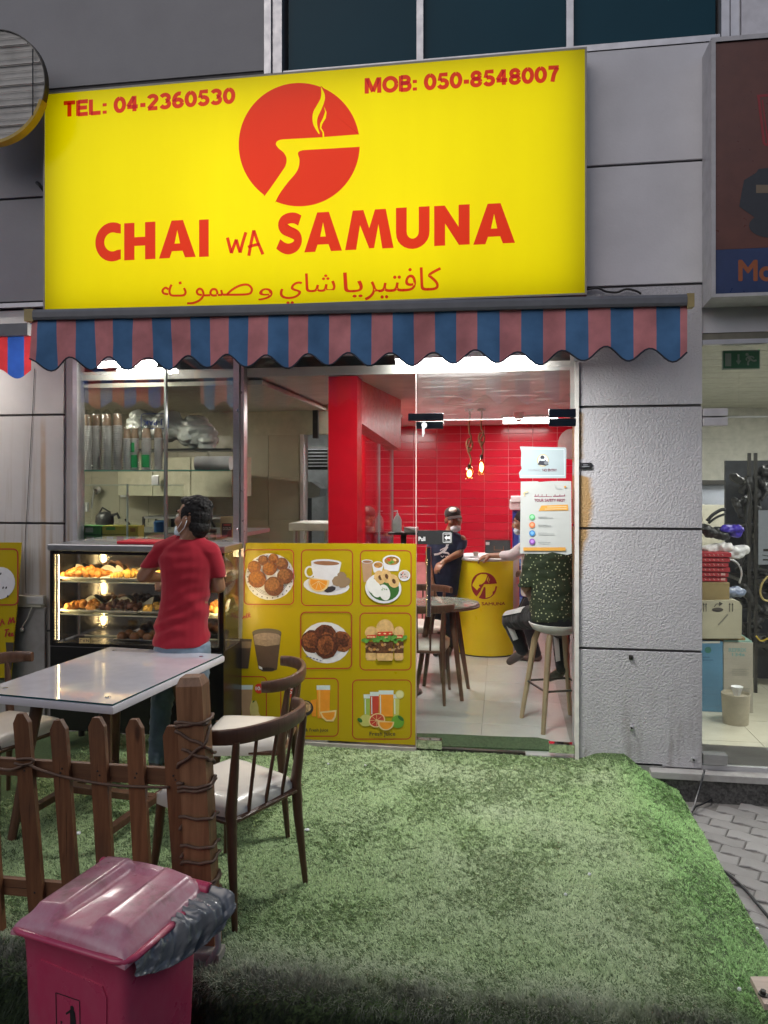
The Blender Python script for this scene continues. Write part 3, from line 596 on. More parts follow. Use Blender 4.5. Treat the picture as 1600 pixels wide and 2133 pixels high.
for x in (AXL+.05, AXR-.035): vs += [(x, ay(x)+a, z) for a, z in prof]
b.add(vs, [(i, (i+1) % 6, 6+(i+1) % 6, 6+i) for i in range(6)]+[tuple(range(5, -1, -1)), tuple(range(6, 12))]); obj('front_bar', b, M_bar, T)
for x0, x1 in ((AXL, AXL+.05), (AXR-.035, AXR)):
    b = B(); skewbar(b, x0, x1, 2.625, 2.692, .06); obj('end_cap', b, M_cap, T)
def barx(px):
    y = -1.1
    for _ in range(6): x = fx(px, y); y = ay(x)
    return x
FX0, FX1 = barx(63), barx(1434)
SB = [barx(q) for q in (75, 114, 153, 193, 232, 273, 313, 353, 393, 434, 474, 515, 557, 599, 640, 684, 729, 773, 817, 861, 905, 950, 994, 1041, 1086, 1132, 1179, 1226, 1273, 1321, 1369, 1419)]; xs0, xs1 = SB[0], SB[-1]; SW = (xs1-xs0)/31
def stripe(x):
    i = sum(1 for q in SB if x > q)-1; return 0 if i % 2 == 0 and 0 <= i < 31 else 1
def vz(x):
    ph = (x-xs0)/(2*SW)-.06; return 2.392-.034*math.cos(2*math.pi*(ph-.27))-.006*math.sin(9.1*x)+.008*noise.noise((x*3.3, 1, 7))
b = B(); NXv = 31*6; edges = [FX0]+[SB[i//6]+(SB[min(31, i//6+1)]-SB[i//6])*(i % 6)/6 for i in range(NXv+1)]+[FX1]; rows = 8; vs = []
def vpos(x, v): 
    z = 2.64+(vz(x)-2.64)*v; return (x, ay(x)+.02+.022*v*math.sin(7*x+1)*math.sin(3.1*x)+.011*v*math.sin(23*x+2*math.sin(5*x))+.008*noise.noise((x*9, v*2, 3)), z)
for v in range(rows+1): vs += [vpos(x, v/rows) for x in edges]
n = len(edges); b.v = [Vector(q) for q in vs]+[Vector(q)+Vector((0, .002, 0)) for q in vs]; Nn = len(vs)
for v in range(rows):
    for i in range(n-1):
        q = (v*n+i, v*n+i+1, (v+1)*n+i+1, (v+1)*n+i); s_ = stripe((edges[i]+edges[i+1])/2)
        b.f += [q, tuple(Nn+k for k in reversed(q))]; b.m += [s_, s_]
obj('valance', b, [fabric('valance_blue', (.095, .22, .42), .02), fabric('valance_red', (.72, .28, .29), .03)], T, smooth=True)
b = B()                                                                            # dark piping along the scallops
b.tube([Vector(vpos(x, 1.0)) for x in edges], .0045, 5); obj('piping', b, fabric('navy_binding', (.05, .055, .075), .02), T)
b = B(); vs = []; KR = 8
for v in range(KR+1):
    for x in edges:
        q = v/KR; y0 = ay(x)+.03; vs.append((x, y0+(-.06-y0)*q, 2.68+(2.885-2.68)*q-.02*math.sin(math.pi*q)))
b.v = vs
for v in range(KR):
    for i in range(n-1): b.f.append((v*n+i, v*n+i+1, (v+1)*n+i+1, (v+1)*n+i)); b.m.append(stripe((edges[i]+edges[i+1])/2))
obj('canopy', b, [M_ablue, M_ared], T, smooth=True)
b = B(); b.cyl((FX0-.05, -.06, 2.87), (FX1+.05, -.06, 2.87), .035, n=12); obj('roller', b, M_bar, T)
M_arm = mat('cream_arm', (.6, .57, .5), .4)
for xa, xb, xc in ((AXL+.25, AXL+1.0, AXL+.5), (AXR-.25, AXR-1.05, AXR-.45)):
    b = B(); b.tube([(xa, -.09, 2.79), (xb, -.55, 2.72), (xc, ay(xc)+.06, 2.66)], .02, 8); obj('folding_arm', b, M_arm, T)
# neighbour's awning at the far left, lit from behind
T = thing('awning', 'bright red and blue awning of the shop beyond the streaked wall', 'awning', (-3.4, -.8, 2.3))
XE = fx(66, -.9); b = B(); b.box(-6, XE, -.94, -.88, 2.60, 2.67); obj('front_bar', b, M_bar, T)
mr, mb = fabric('lit_red', (.62, .05, .06), .5), fabric('lit_blue', (.04, .12, .5), .5); b = B(); xs = np.arange(XE-1.8, XE+.001, .015)
for i in range(len(xs)-1):
    x0, x1 = xs[i], xs[i+1]; f = lambda x: 2.385-.03*math.cos((x-XE)*2*math.pi/.25+2.2); s_ = int((x1-XE-.06)/.105-100) % 2
    b.add([(x0, -.905, 2.61), (x1, -.905, 2.61), (x1, -.905, f(x1)), (x0, -.905, f(x0))], [(0, 1, 2, 3)], s_)
    b.add([(x0, -.86, 2.63), (x1, -.86, 2.63), (x1, -.08, 2.86), (x0, -.08, 2.86)], [(0, 1, 2, 3)], s_)
obj('valance', b, [mr, mb], T)

# lamps under the awnings
M_tube = emit('tube_light', (1, .98, .95), 30); M_tubeL = emit('tube_light_warm', (1, .94, .86), 80); M_tubeA = emit('awning_light', (1, .985, .95), 340)
T = thing('tube_lamp', 'bright white tube lamp fixed over the glass door behind the valance', 'lamp', (fx(980), -.05, 2.48))
b = B(); b.box(fx(828), fx(1132), -.085, -.03, 2.49, 2.545, bev=.01); obj('tube', b, M_tube, T)
b = B(); b.box(fx(826), fx(1134), -.085, -.0, 2.547, 2.58); obj('batten', b, M_white, T)
T = thing('tube_lamp', 'white panel lamp under the middle of the striped awning', 'lamp', (-.3, -.7, 2.58))
b = B(); b.poly([(-.6, -.65, 2.605), (-.6, -.75, 2.605), (.0, -.75, 2.605), (.0, -.65, 2.605)][::-1]); obj('diffuser', b, M_tubeA, T)
b = B(); b.box(-.63, .03, -.77, -.63, 2.607, 2.64); b.box(-.63, .03, -.77, -.751, 2.545, 2.606); b.box(-.63, .03, -.649, -.63, 2.59, 2.606); obj('batten', b, M_white, T)  # deep front lip added to keep the panel's light off the valance
T = thing('tube_lamp', 'warm white lamp under the awning over the serving window', 'lamp', (fx(285), -.16, 2.5))
b = B(); b.box(fx(225), fx(345), -.19, -.13, 2.53, 2.56, bev=.01); obj('tube', b, M_tubeL, T)
b = B(); b.box(fx(222), fx(348), -.2, -.12, 2.562, 2.6); obj('batten', b, M_white, T)
T = thing('valance_fill_lamp', 'added flat fill lamp under the awning header lighting the valance from behind', 'lamp', (fx(300), -.12, 2.6))  # unseen lamp, added to light the valance back for the window reflection
b = B(); x_ = fx(300); b.poly([(x_-.16, -.135, 2.62), (x_+.16, -.135, 2.62), (x_+.16, -.135, 2.74), (x_-.16, -.135, 2.74)][::1]); obj('lens', b, emit('fill_lens', (1, .96, .9), 58), T)
b = B(); b.box(x_-.17, x_+.17, -.133, -.065, 2.61, 2.75); obj('housing', b, M_dark, T)
T = thing('tube_lamp', 'lamp shining behind the red and blue neighbouring awning', 'lamp', (-4, -.5, 2.5))
b = B(); b.box(-4.3, -3.6, -.48, -.43, 2.55, 2.58, bev=.01); obj('tube', b, M_tubeL, T)
b = B(); b.box(-4.32, -3.58, -.49, -.42, 2.582, 2.61); obj('batten', b, M_white, T)
# ================================================================ ROOMS BEHIND THE GLASS
def room(name, x0, x1, y0, y1, z0, z1, mw, mc, back=None, sides='lrb'):
    pass
M_hallwall = mat('hall_wall_paint', (.5, .42, .4), .5); M_ceil = mat('ceiling_board', (.62, .58, .54), .6, dirt=.2, scale=4)
M_kwall = mat('kitchen_wall', (.52, .49, .37), .5); M_redp = mat('red_gloss_paint', (.42, .004, .012), .4, var=.06, spec=.2)
HX0, HX1, HY, HZ = -1.95, .98, 4.72, 2.47
b = B(); b.box(HX1, HX1+.1, .06, HY+.2, -.1, 2.8); struct('hall_side_wall', b, M_redp)
b = B(); b.box(-4.4, HX1, .04, 8.5, HZ, HZ+.06); struct('hall_ceiling', b, M_ceil)
b = B(); b.box(-1.62, -1.592, 2.0, 4.72, -.1, HZ-.002); struct('partition_wall', b, mat('grey_wall', (.45, .46, .47), .5))
b = B(); b.box(-1.59, -1.56, 1.99, 4.72, -.1, HZ-.002); struct('partition_wall', b, M_redp)
# hall floor of large glossy tiles
b = B(); b.box(-4.4, HX1, .0, 8.6, -.12, -.008); fl = struct('hall_floor', b, mat('grout', (.25, .25, .24), .8))
m, t, p, o = nodes('hall_tile'); oi = N(t, 'ShaderNodeObjectInfo'); c = ramp(t, oi.outputs['Random'], [(0, (.44, .47, .45)), (1, (.5, .53, .51))]); c = mix(t, ramp(t, nz(t, 2.5, None, 6), [(.5, (0,)*3), (.8, (.35,)*3)]), c, (.25, .25, .22)); t.links.new(c, p.inputs['Base Color']); p.inputs['Roughness'].default_value = .16
tb = B(); tb.box(0, .597, 0, .597, -.008, 0, bev=.0015); tm = obj('floor_tile', tb, m); tme = tm.data; bpy.data.objects.remove(tm)
for i in range(5):
    for j in range(8):
        x, y = -1.95+i*.6, .02+j*.6
        if x+.6 > HX1 or y > 4.6: continue
        q = link('floor_tile', tme, fl); q.matrix_parent_inverse = Matrix(); q.location = (x, y, 0)
# red tiled back wall
T = thing('tiled_wall', 'glossy red tiled back wall behind the cafe counter', 'wall', (-.5, HY, 0))
b = B(); b.box(-2.6, HX1, HY, HY+.15, 0, HZ); obj('grout_bed', b, mat('pink_grout', (.62, .25, .25), .6), T)
m, t, p, o = nodes('red_wall_tile'); oi = N(t, 'ShaderNodeObjectInfo'); t.links.new(ramp(t, oi.outputs['Random'], [(0, (.40, .010, .025)), (1, (.48, .017, .036))]), p.inputs['Base Color']); p.inputs['Roughness'].default_value = .16; p.inputs['Specular IOR Level'].default_value = .3; M_rtile = m
tb = B(); tb.box(0, .2925, -.009, .002, 0, .0965, bev=.0025); tm = obj('tile', tb, m); tme = tm.data; bpy.data.objects.remove(tm)
for i in range(11):
    for j in range(8, 25):
        x, z = HX1-.298*(i+1)-.02, .0+j*.1015-.07
        if z+.1 > HZ: continue
        q = link('tile', tme, T); q.location = (x, HY, z); q.matrix_parent_inverse = Matrix.Translation(-off(T))
# red bulkhead and column
T = thing('bulkhead', 'pinkish red bulkhead running back from the red column under the ceiling', 'bulkhead', (-.95, .9, 2.1))
b = B(); b.poly([(-.995, .205, 2.18), (-.88, 1.62, 2.03), (-.88, 1.62, HZ-.002), (-.995, .205, HZ-.002)], 0, (-.12, 0, 0)); obj('facing', b, mat('pale_red_paint', (.62, .06, .075), .35), T)
T = thing('partition_screen', 'clear glass screen below the red bulkhead', 'screen', (-.95, .9, 0))
b = B(); b.box(-.96, -.95, .3, 1.6, .02, 2.05); obj('pane', b, M_glass, T)
b = B(); b.box(-.965, -.945, 1.6, 1.612, .0, 2.05); b.box(-.963, -.947, .9, .905, .02, 2.05); obj('edge_strip', b, M_alu, T)
T = thing('column', 'bright red column behind the glass between kitchen and door', 'column', (-1.05, .12, 0))
b = B(); b.box(fx(684, .03), fx(744, .03), .03, .2, -.05, 2.46); obj('shaft', b, M_redp, T)
b = B(); b.box(fx(684, .03)-.01, fx(715, .03), .2, .5, -.05, 2.46); obj('return', b, M_redp, T)
# kitchen
KY = 2.0
T = thing('kitchen_wall', 'beige tiled kitchen wall seen through the front glass', 'wall', (-3, KY, 0))
b = B(); b.box(-4.3, fx(627, KY), KY, KY+.1, -.1, 2.6); obj('plaster', b, M_kwall, T)
b = B(); b.box(fx(627, KY)+.002, -1.592, KY-.005, KY+.1, 2.2, 2.6); obj('lintel', b, M_kwall, T)
M_kt = rnd_mat('beige_wall_tile', (.5, .47, .36), (.56, .53, .41), .25, 6, 0, 50, .12)
tb = B(); tb.box(0, .296, -.008, .001, 0, .396, bev=.002); tm = obj('tile', tb, M_kt); tme = tm.data; bpy.data.objects.remove(tm)
for i in range(8):
    for j in range(3):
        q = link('tile', tme, T); q.location = (fx(627, KY)-.012-.3*(i+1), KY, 1.0+.4*j); q.matrix_parent_inverse = Matrix.Translation(-off(T))
b = B(); b.box(fx(627, KY), fx(634, KY), KY-.03, KY+.13, 0, 2.2); obj('white_jamb', b, M_white, T)
b = B(); b.box(-4.35, -4.28, .02, KY, -.1, 2.6); struct('kitchen_side_wall', b, M_kwall)
b = B(); b.box(-4.4, -1.63, .06, KY-.01, 2.42, 2.45); struct('kitchen_ceiling', b, mat('kitchen_ceiling_board', (.42, .4, .32), .6))
b = B(); b.box(-3.2, -1.625, 4.6, 4.7, -.1, 2.5); struct('back_room_wall', b, mat('pale_grey_wall', (.6, .62, .63), .5))
b = B(); b.box(-3.3, -3.2, KY, 4.7, -.1, 2.5); struct('back_room_side_wall', b, M_white)
def panel_light(name, label, x0, x1, y0, y1, z, st, col=(1, .98, .95)):
    T = thing(name, label, 'light', ((x0+x1)/2, (y0+y1)/2, z-.02)); b = B(); b.box(x0, x1, y0, y1, z-.022, z-.012); obj('diffuser', b, emit('panel_light', col, st), T)
    b = B(); e = .03; b.box(x0-e, x1+e, y0-e, y0-.001, z-.025, z-.001); b.box(x0-e, x1+e, y1+.001, y1+e, z-.025, z-.001); b.box(x0-e, x0-.001, y0-.001, y1+.001, z-.025, z-.001); b.box(x1+.001, x1+e, y0-.001, y1+.001, z-.025, z-.001); obj('frame', b, M_white, T)
panel_light('ceiling_light', 'flat white ceiling light panel over the cafe counter', .0, .58, 3.35, 4.2, HZ, 24)
panel_light('ceiling_light', 'unseen ceiling panel added behind the red bulkhead to light the hall', -1.5, -1.1, 1.9, 3.2, HZ, 44)  # added out of view to light the hall and counter front
panel_light('ceiling_light', 'small bright ceiling light in the back room past the kitchen', -2.35, -2.05, 3.1, 3.9, 2.44, 8)
panel_light('ceiling_light', 'unseen ceiling panel added near the streaked wall to light the kitchen', -3.8, -3.25, .1, .4, 2.41, 80, (1, .95, .82))  # added, kept out of view behind the wall, to light the kitchen
b = B(); b.box(fx(638, 3.8), fx(690, 3.8), 3.8, 4.0, fz(660, 978, 3.8), fz(660, 930, 3.8), bev=.02); 
T = thing('wall_grille', 'dark framed grille box high on the back room wall', 'grille', (fx(660, 3.8), 3.9, 1.9)); obj('housing', b, M_dark, T)
for k in range(6):
    b = B(); zz = fz(660, 972-7*k, 3.8); b.box(fx(641, 3.8), fx(687, 3.8), 3.785, 3.798, zz, zz+.012); obj('slat', b, M_alu, T)
T = thing('kitchen_machine', 'grey metal kitchen machine beside the white jamb', 'machine', (fx(650, 3.0), 3.1, 1.2))
b = B(); b.poly([Vector(at(x, y, 3.0)) for x, y in [(630, 1005), (648, 1003), (668, 1018), (666, 1033), (630, 1040)]], 0, (0, .3, 0)); obj('hood', b, M_steel, T)
b = B(); b.box(fx(632, 3.0), fx(640, 3.0), 3.05, 3.2, .0, 1.6); obj('stand', b, M_dark, T)
T = thing('worktop', 'white folding worktop on steel legs inside the kitchen', 'table', (fx(640, .9), 1.1, 0))
b = B(); b.box(fx(601, .9), fx(690, .9), .9, 1.35, fz(640, 1106, .9), fz(640, 1090, .9), bev=.006); obj('slab', b, mat('cream_laminate', (.66, .63, .55), .4), T)
for x in (fx(612, .9), fx(676, .9)):
    for y in (.95, 1.3):
        b = B(); b.cyl((x, y, 0), (x, y, 1.4), .015); obj('leg', b, M_steel, T)
# wall cupboards, shelves and kitchen things seen through the serving window
def hexa(b, A0, A1, dep, z0, z1, mi=0):
    A0, A1 = Vector(A0), Vector(A1); d = (A1-A0).normalized(); n = Vector((-d.y, d.x, 0))*dep
    b.add([Vector((p.x, p.y, z)) for z in (z0, z1) for p in (A0, A1, A1+n, A0+n)], [(3, 2, 1, 0), (4, 5, 6, 7), (0, 1, 5, 4), (1, 2, 6, 5), (2, 3, 7, 6), (3, 0, 4, 7)], mi)
T = thing('wall_cupboard', 'cream wall cupboards hanging behind the serving window', 'cupboard', (-2.9, 1.6, 1.62)); C0, C1 = Vector((fx(245, 1.75), 1.75, 0)), Vector((fx(484, 1.1), 1.1, 0))
M_cup = mat('cream_cupboard', (.58, .56, .42), .35)
for k in range(3):
    b = B(); a, c = C0.lerp(C1, k/3+.004), C0.lerp(C1, (k+1)/3-.004); hexa(b, a, c, .02, 1.63, 1.97); obj('cupboard_door', b, M_cup, T)
b = B(); n_ = (C1-C0).normalized(); n_ = Vector((-n_.y, n_.x, 0)); hexa(b, C0+n_*.022, C1+n_*.022, .2, 1.635, 1.965); obj('carcass', b, M_cup, T)
b = B(); q = at(330, 1003, 1.45); b.box(q.x-.035, q.x+.035, 1.38, 1.40, q.z-.035, q.z+.055, bev=.005); solo('hand_dryer', b, M_steel, 'small steel dispenser fixed on the cupboard front', 'dispenser')
T = thing('wall_shelf', 'steel shelf on bracket arms low on the kitchen wall', 'shelf', (fx(440, 1.6), 1.8, 1.4))
b = B(); b.box(fx(300, 1.6), fx(478, 1.6), 1.6, 1.98, 1.42, 1.44); obj('board', b, M_steel, T)
for px in (332, 445, 270):
    b = B(); x = fx(px, 1.7); b.tube([(x, 1.62, 1.41), (x+.02, 1.97, 1.15)], .01, 6); b.box(x-.01, x+.012, 1.97, 1.99, 1.12, 1.42); obj('bracket', b, M_dark, T)
q = at(218, 1080, .9); b = B(); b.lathe([(.0, -.07), (.06, -.07), (.075, -.03), (.07, .02), (.04, .05), (.0, .06)], q, 14); b.tube([q+Vector((.05, 0, .02)), q+Vector((.11, 0, .04)), q+Vector((.13, 0, .0))], .012, 6); b.tube([q+Vector((-.06, 0, .02)), q+Vector((-.02, 0, .09)), q+Vector((.05, 0, .05))], .008, 6)
solo('kettle', b, M_dark, 'dark round kettle standing behind the serving window', 'kettle', smooth=40)
b = B(); b.box(-3.4, fx(470), .32, 1.0, fz(218, 1080, .9)-.1, fz(218, 1080, .9)-.071); solo('worktop_slab', b, M_steel, 'steel kitchen worktop behind the serving window', 'worktop')
for (px, py, lab) in ((203, 1020, 'small chrome tap mounted on the kitchen wall'), ):
    q = at(px, py, 1.9); b = B(); b.lathe([(.0, 0), (.045, 0), (.045, .02), (0, .03)], q, 14, M=Matrix.Rotation(R(90), 3, 'X')); b.tube([q, q+Vector((0, -.06, 0)), q+Vector((-.02, -.07, -.18))], .012, 6); solo('tap', b, M_chrome, lab, 'tap', smooth=40)
for px in (178, 258):
    q = at(px, 1055 if px < 200 else 1025, 1.96); b = B(); b.box(q.x-.03, q.x+.03, 1.94, 1.975, q.z-.05, q.z+.04, bev=.004); solo('wall_socket', b, M_white, 'white socket on the kitchen wall %s' % ('near the window frame' if px < 200 else 'under the cupboard'), 'socket')
# glass shelf with cup stacks
GSZ = 1.838; T = thing('glass_shelf', 'green edged glass shelf carrying paper cups behind the serving window', 'shelf', (-2.4, .25, GSZ))
b = B(); b.box(fx(166, .2), fx(492, .2), .08, .42, GSZ-.008, GSZ); obj('pane', b, glass('green_glass', (.75, .92, .84), .06, .03), T)
b = B(); b.box(fx(166, .2), fx(492, .2), .076, .08, GSZ-.009, GSZ+.001); obj('edge', b, mat('green_glass_edge', (.15, .42, .33), .2), T)
M_cupw = mat('cup_paper', (.82, .8, .77), .5); M_kraft = mat('kraft_sleeve', (.36, .24, .14), .5); M_wrap = glass('plastic_wrap', (.97, .97, .97), .07, .015, (.8, .8, .8), .15)
for k, (px, yb, ym, yt, rr) in enumerate([(183, 977, 887, 864, 10), (202, 977, 887, 864, 10), (223, 977, 887, 863, 10.5), (245, 977, 886, 862, 10.5), (265, 976, 913, 893, 9), (281, 976, 913, 892, 9), (305, 976, 912, 892, 10.5), (330, 976, 912, 892, 9.5)]):
    Y = .22+.03*(k % 2); q = at(px, yb, Y); z0, zm, z1 = GSZ+.001, fz(px, ym, Y), fz(px, yt, Y); r0 = rr/FOC*(at(px, yb, Y).y+5)*1.02
    T = thing('cup_stack', ['tall stack of ridged paper cups nearest the window frame', 'second tall stack of paper cups from the window frame', 'third tall stack of paper cups from the window frame', 'tall stack of paper cups next to the short stacks', 'short stack of paper cups next to the tall ones', 'short stack of paper cups in green printed wrapping', 'short stack of paper cups with green lettering beside it', 'short stack of paper cups at the glass divider'][k], 'cups', (q.x, Y, z0), 'paper cup stacks on the glass shelf')
    n = int((zm-z0)/.0165); prof = [(r0*.75, 0)]
    for i in range(n):
        zz = (zm-z0)*i/n; h = (zm-z0)/n; prof += [(r0*.78, zz+h*.1), (r0*.82, zz+h*.45), (r0, zz+h*.52), (r0, zz+h*.9), (r0*.78, zz+h)]
    b = B(); b.lathe(prof, (q.x, Y, z0), 16); obj('cup_rims', b, M_cupw, T)
    b = B(); b.lathe([(r0*.95, zm-z0), (r0*.68, z1-z0), (0, z1-z0)], (q.x, Y, z0), 16); obj('top_cup', b, M_kraft, T)
    b = B(); b.lathe([(r0*1.06, .01), (r0*1.05, zm-z0), (r0*.85, z1-z0+.01), (r0*.3, z1-z0+.035)], (q.x, Y, z0), 12); obj('wrapper', b, M_wrap, T, smooth=True)
    if k in (5, 6):
        b = B(); b.lathe([(r0*1.085, .02), (r0*1.085, .11)], (q.x, Y, z0), 10, a0=R(200+30*(k-5)), a1=R(330)); 
        b.lathe([(r0*1.085, .13), (r0*1.085, .2)], (q.x, Y, z0), 10, a0=R(220), a1=R(290)) if k == 5 else None
        obj('green_print', b, mat('green_print', (.02, .3, .08), .5), T)
# big bag with upside down print, paper rolls
def blobmesh(prims, vox, sm=6, it=.5):
    """closed shapes melted into one continuous skin"""
    bb = B()
    for pr in prims:
        k = pr[0]
        if k == 'ell': bb.ell(pr[1], pr[2], M=pr[3] if len(pr) > 3 else None, n=14)
        elif k == 'cap':
            p0, r0, p1, r1 = Vector(pr[1]), pr[2], Vector(pr[3]), pr[4]
            bb.tube([p0, p0.lerp(p1, .33), p0.lerp(p1, .67), p1], [r0, r0*.67+r1*.33, r0*.33+r1*.67, r1], 12); bb.ell(p0, (r0*.995,)*3, n=12); bb.ell(p1, (r1*.995,)*3, n=12)
        elif k == 'loft':      # rings (centre, rx, ry[, turn])
            n = 20; vs = []; fs = []
            for c, rx, ry, *tw in pr[1]:
                a = tw[0] if tw else 0
                for j in range(n):
                    q = 2*math.pi*j/n; x, y = rx*math.copysign(abs(math.cos(q))**.85, math.cos(q)), ry*math.copysign(abs(math.sin(q))**.85, math.sin(q)); vs.append(Vector(c)+Vector((x*math.cos(a)-y*math.sin(a), x*math.sin(a)+y*math.cos(a), 0)))
            K = len(pr[1])
            for i in range(K-1):
                for j in range(n): a, c = i*n+j, i*n+(j+1) % n; fs.append((a, c, c+n, a+n))
            fs += [tuple(range(n-1, -1, -1)), tuple(range((K-1)*n, K*n))]; bb.add(vs, fs)
        elif k == 'tube': bb.tube(pr[1], pr[2], 12)
    me = bpy.data.meshes.new('x'); me.from_pydata([tuple(v) for v in bb.v], [], bb.f); bm = bmesh.new(); bm.from_mesh(me); bmesh.ops.recalc_face_normals(bm, faces=bm.faces); 
    bm.to_mesh(me); bm.free(); o = bpy.data.objects.new('x', me); C.objects.link(o)
    r = o.modifiers.new('r', 'REMESH'); r.mode = 'VOXEL'; r.voxel_size = vox; s = o.modifiers.new('s', 'SMOOTH'); s.factor = it; s.iterations = sm
    dg = bpy.context.evaluated_depsgraph_get(); m2 = bpy.data.meshes.new_from_object(o.evaluated_get(dg)); bpy.data.objects.remove(o); bpy.data.meshes.remove(me); return m2
def warp(me, fn):
    n = len(me.vertices); a = np.empty(n*3, np.float32); me.vertices.foreach_get('co', a); nn = np.empty(n*3, np.float32); me.vertices.foreach_get('normal', nn)
    a = a.reshape(-1, 3); nn = nn.reshape(-1, 3); a2 = np.array([fn(Vector(p), Vector(q)) for p, q in zip(a, nn)], np.float32); me.vertices.foreach_set('co', a2.ravel()); me.update()
def skin(name, me, mats, parent=None, **pr):
    me.name = name; mats = mats if isinstance(mats, (list, tuple)) else [mats]
    for m in mats: me.materials.append(m)
    me.polygons.foreach_set('use_smooth', [True]*len(me.polygons)); return link(name, me, parent, **pr)
def solo_skin(name, me, m, label, cat, group=None):
    o = skin(name, me, m); n = len(me.vertices); a = np.empty(n*3, np.float32); me.vertices.foreach_get('co', a); a = a.reshape(-1, 3); c = (a.min(0)+a.max(0))/2; c[2] = a[:, 2].min(); me.vertices.foreach_set('co', (a-c).ravel()); me.update(); o.location = c.tolist()
    o['label'] = label; o['category'] = cat
    if group: o['group'] = group
    return o
M_bag = mat('milky_plastic', (.6, .62, .57), .25, var=.08); A_ = at(282, 895, .62); B_ = at(430, 925, .75)
me = blobmesh([('ell', at(300, 885, .62), (.14, .11, .12)), ('ell', at(350, 890, .62), (.16, .12, .12)), ('ell', at(405, 900, .62), (.15, .12, .13)), ('ell', at(432, 915, .62), (.08, .1, .09))], .012, 4)
warp(me, lambda p, n: p+n*(.045*abs(noise.noise(Vector((p.x*7, p.y*7, p.z*16))))+.018*abs(noise.noise(p*26))-.015))
T = thing('plastic_bag', 'milky plastic bag with upside down blue print lying on a high shelf', 'bag', tuple(at(350, 930, .62)))
skin('bag_skin', me, M_bag, T)
pr = Print(.485, 0, 600, 3.077); mb_ = flat('blue_print', (.03, .06, .3))
pr.frame(905, 806, 1080, 900, 16, 5, mb_); l_ = [pr.P(x, y) for x, y in ((1045, 838), (918, 838), (1045, 880), (918, 880))]
pr.n += 1; text(pr.b, 'J-PAK', lambda u, v, l: tuple(l_[0].lerp(l_[1], u).lerp(l_[2].lerp(l_[3], u), v)+Vector((0, -.001-l, 0))), pr.mi(mb_), .025); pr.end('blue_print', T)
T = thing('high_shelf', 'dark sloping shelf board under the plastic bag', 'shelf', tuple(at(380, 940, .75)))
b = B(); z_ = at(350, 935, .62).z; b.box(fx(262, .6), fx(492, .6), .5, .8, z_-.02, z_-.004); obj('board', b, M_dark, T)
q = at(449, 966, .25); b = B(); b.lathe([(.012, 0), (.05, 0), (.05, .26), (.012, .26)], (at(409, 966, .25).x, .25, GSZ+.05), 18, M=Matrix.Rotation(R(90), 3, 'Y'))
solo('paper_roll', b, mat('embossed_tissue', (.66, .65, .62), .9, bmp=.6, bscale=90), 'white paper towel roll lying on the glass shelf', 'paper roll', smooth=40)
# boxes and packs on the counter
CZ = 1.347
def pack(px0, px1, pyt, pyb, Y, dep, col, name, label, cat, lab=None, z0=None):
    T = thing(name, label, cat, ((fx(px0, Y)+fx(px1, Y))/2, Y+dep/2, z0 or fz((px0+px1)/2, pyb, Y)))
    b = B(); b.box(fx(px0, Y), fx(px1, Y), Y, Y+dep, z0 or fz(px0, pyb, Y), fz(px0, pyt, Y), bev=.003); obj('carton', b, flat(name+'_card', col), T)
    if lab:
        pr = Print(Y-.001)
        for (x0, y0, x1, y1, c) in lab: pr.rect(x0, y0, x1, y1, flat('pack_print', c))
        pr.end('printed_label', T)
    return T
gp, yp = (.07, .22, .05), (.5, .42, .06)
pack(162, 211, 1114, 1131, .1, .12, gp, 'tea_box', 'green tea box underneath another at the window frame', 'box', [(180, 1118, 196, 1127, (.5, .5, .4))], CZ)
pack(162, 211, 1095, 1113, .1, .12, gp, 'tea_box', 'upper green tea box stacked at the window frame', 'box', [(178, 1099, 194, 1109, (.45, .5, .4))])
pack(213, 264, 1114, 1131, .1, .12, yp, 'tea_box', 'lower yellow tea box beside the green ones', 'box', [(243, 1117, 258, 1128, (.5, .1, .05)), (222, 1118, 236, 1124, (.6, .55, .4))], CZ)
pack(213, 264, 1095, 1113, .1, .12, yp, 'tea_box', 'upper yellow tea box beside the green ones', 'box', [(221, 1098, 240, 1104, (.1, .3, .06))])
pack(267, 287, 1095, 1131, .1, .1, (.6, .45, .05), 'tea_box', 'narrow yellow box with dark marks next to tea boxes', 'box', [(271, 1118, 282, 1126, (.35, .12, .04)), (271, 1100, 282, 1108, (.4, .2, .04))], CZ)
T = pack(459, 487, 1076, 1131, .12, .08, (.5, .36, .18), 'coffee_pack', 'tan coffee pack with a dark brown label by the steel post', 'pack', [(462, 1090, 483, 1118, (.09, .035, .03))], CZ)
pr = Print(.117); pr.text('GOLD', 464, 481, 1104, 1098, flat('cream_print', (.6, .5, .4)), .02); pr.rect(466, 1092, 480, 1095, flat('red_print2', (.5, .08, .05))); pr.end('pack_lettering', T)
T = thing('coffee_jar', 'short cream jar with a brown lid beside the coffee pack', 'jar', (fx(438, .12), .16, CZ)); q = Vector((fx(438, .12), .16, CZ)); zt = fz(438, 1103, .12)-CZ
b = B(); b.lathe([(.028, 0), (.03, .01), (.03, zt*.62), (.024, zt*.68)], q, 16); obj('jar_body', b, flat('cream_card', (.55, .5, .36)), T)
b = B(); b.lathe([(.031, zt*.68), (.031, zt), (0, zt)], q, 16); obj('lid', b, flat('brown_lid', (.12, .05, .03)), T)
q = at(333, 1112, .4); b = B(); b.lathe([(.04, -.06), (.045, .05), (.03, .06), (0, .06)], (q.x, .4, CZ+.06), 14); solo('blue_cup', b, flat('blue_plastic', (.02, .08, .25)), 'dark blue cup half hidden behind the man', 'cup', smooth=40)
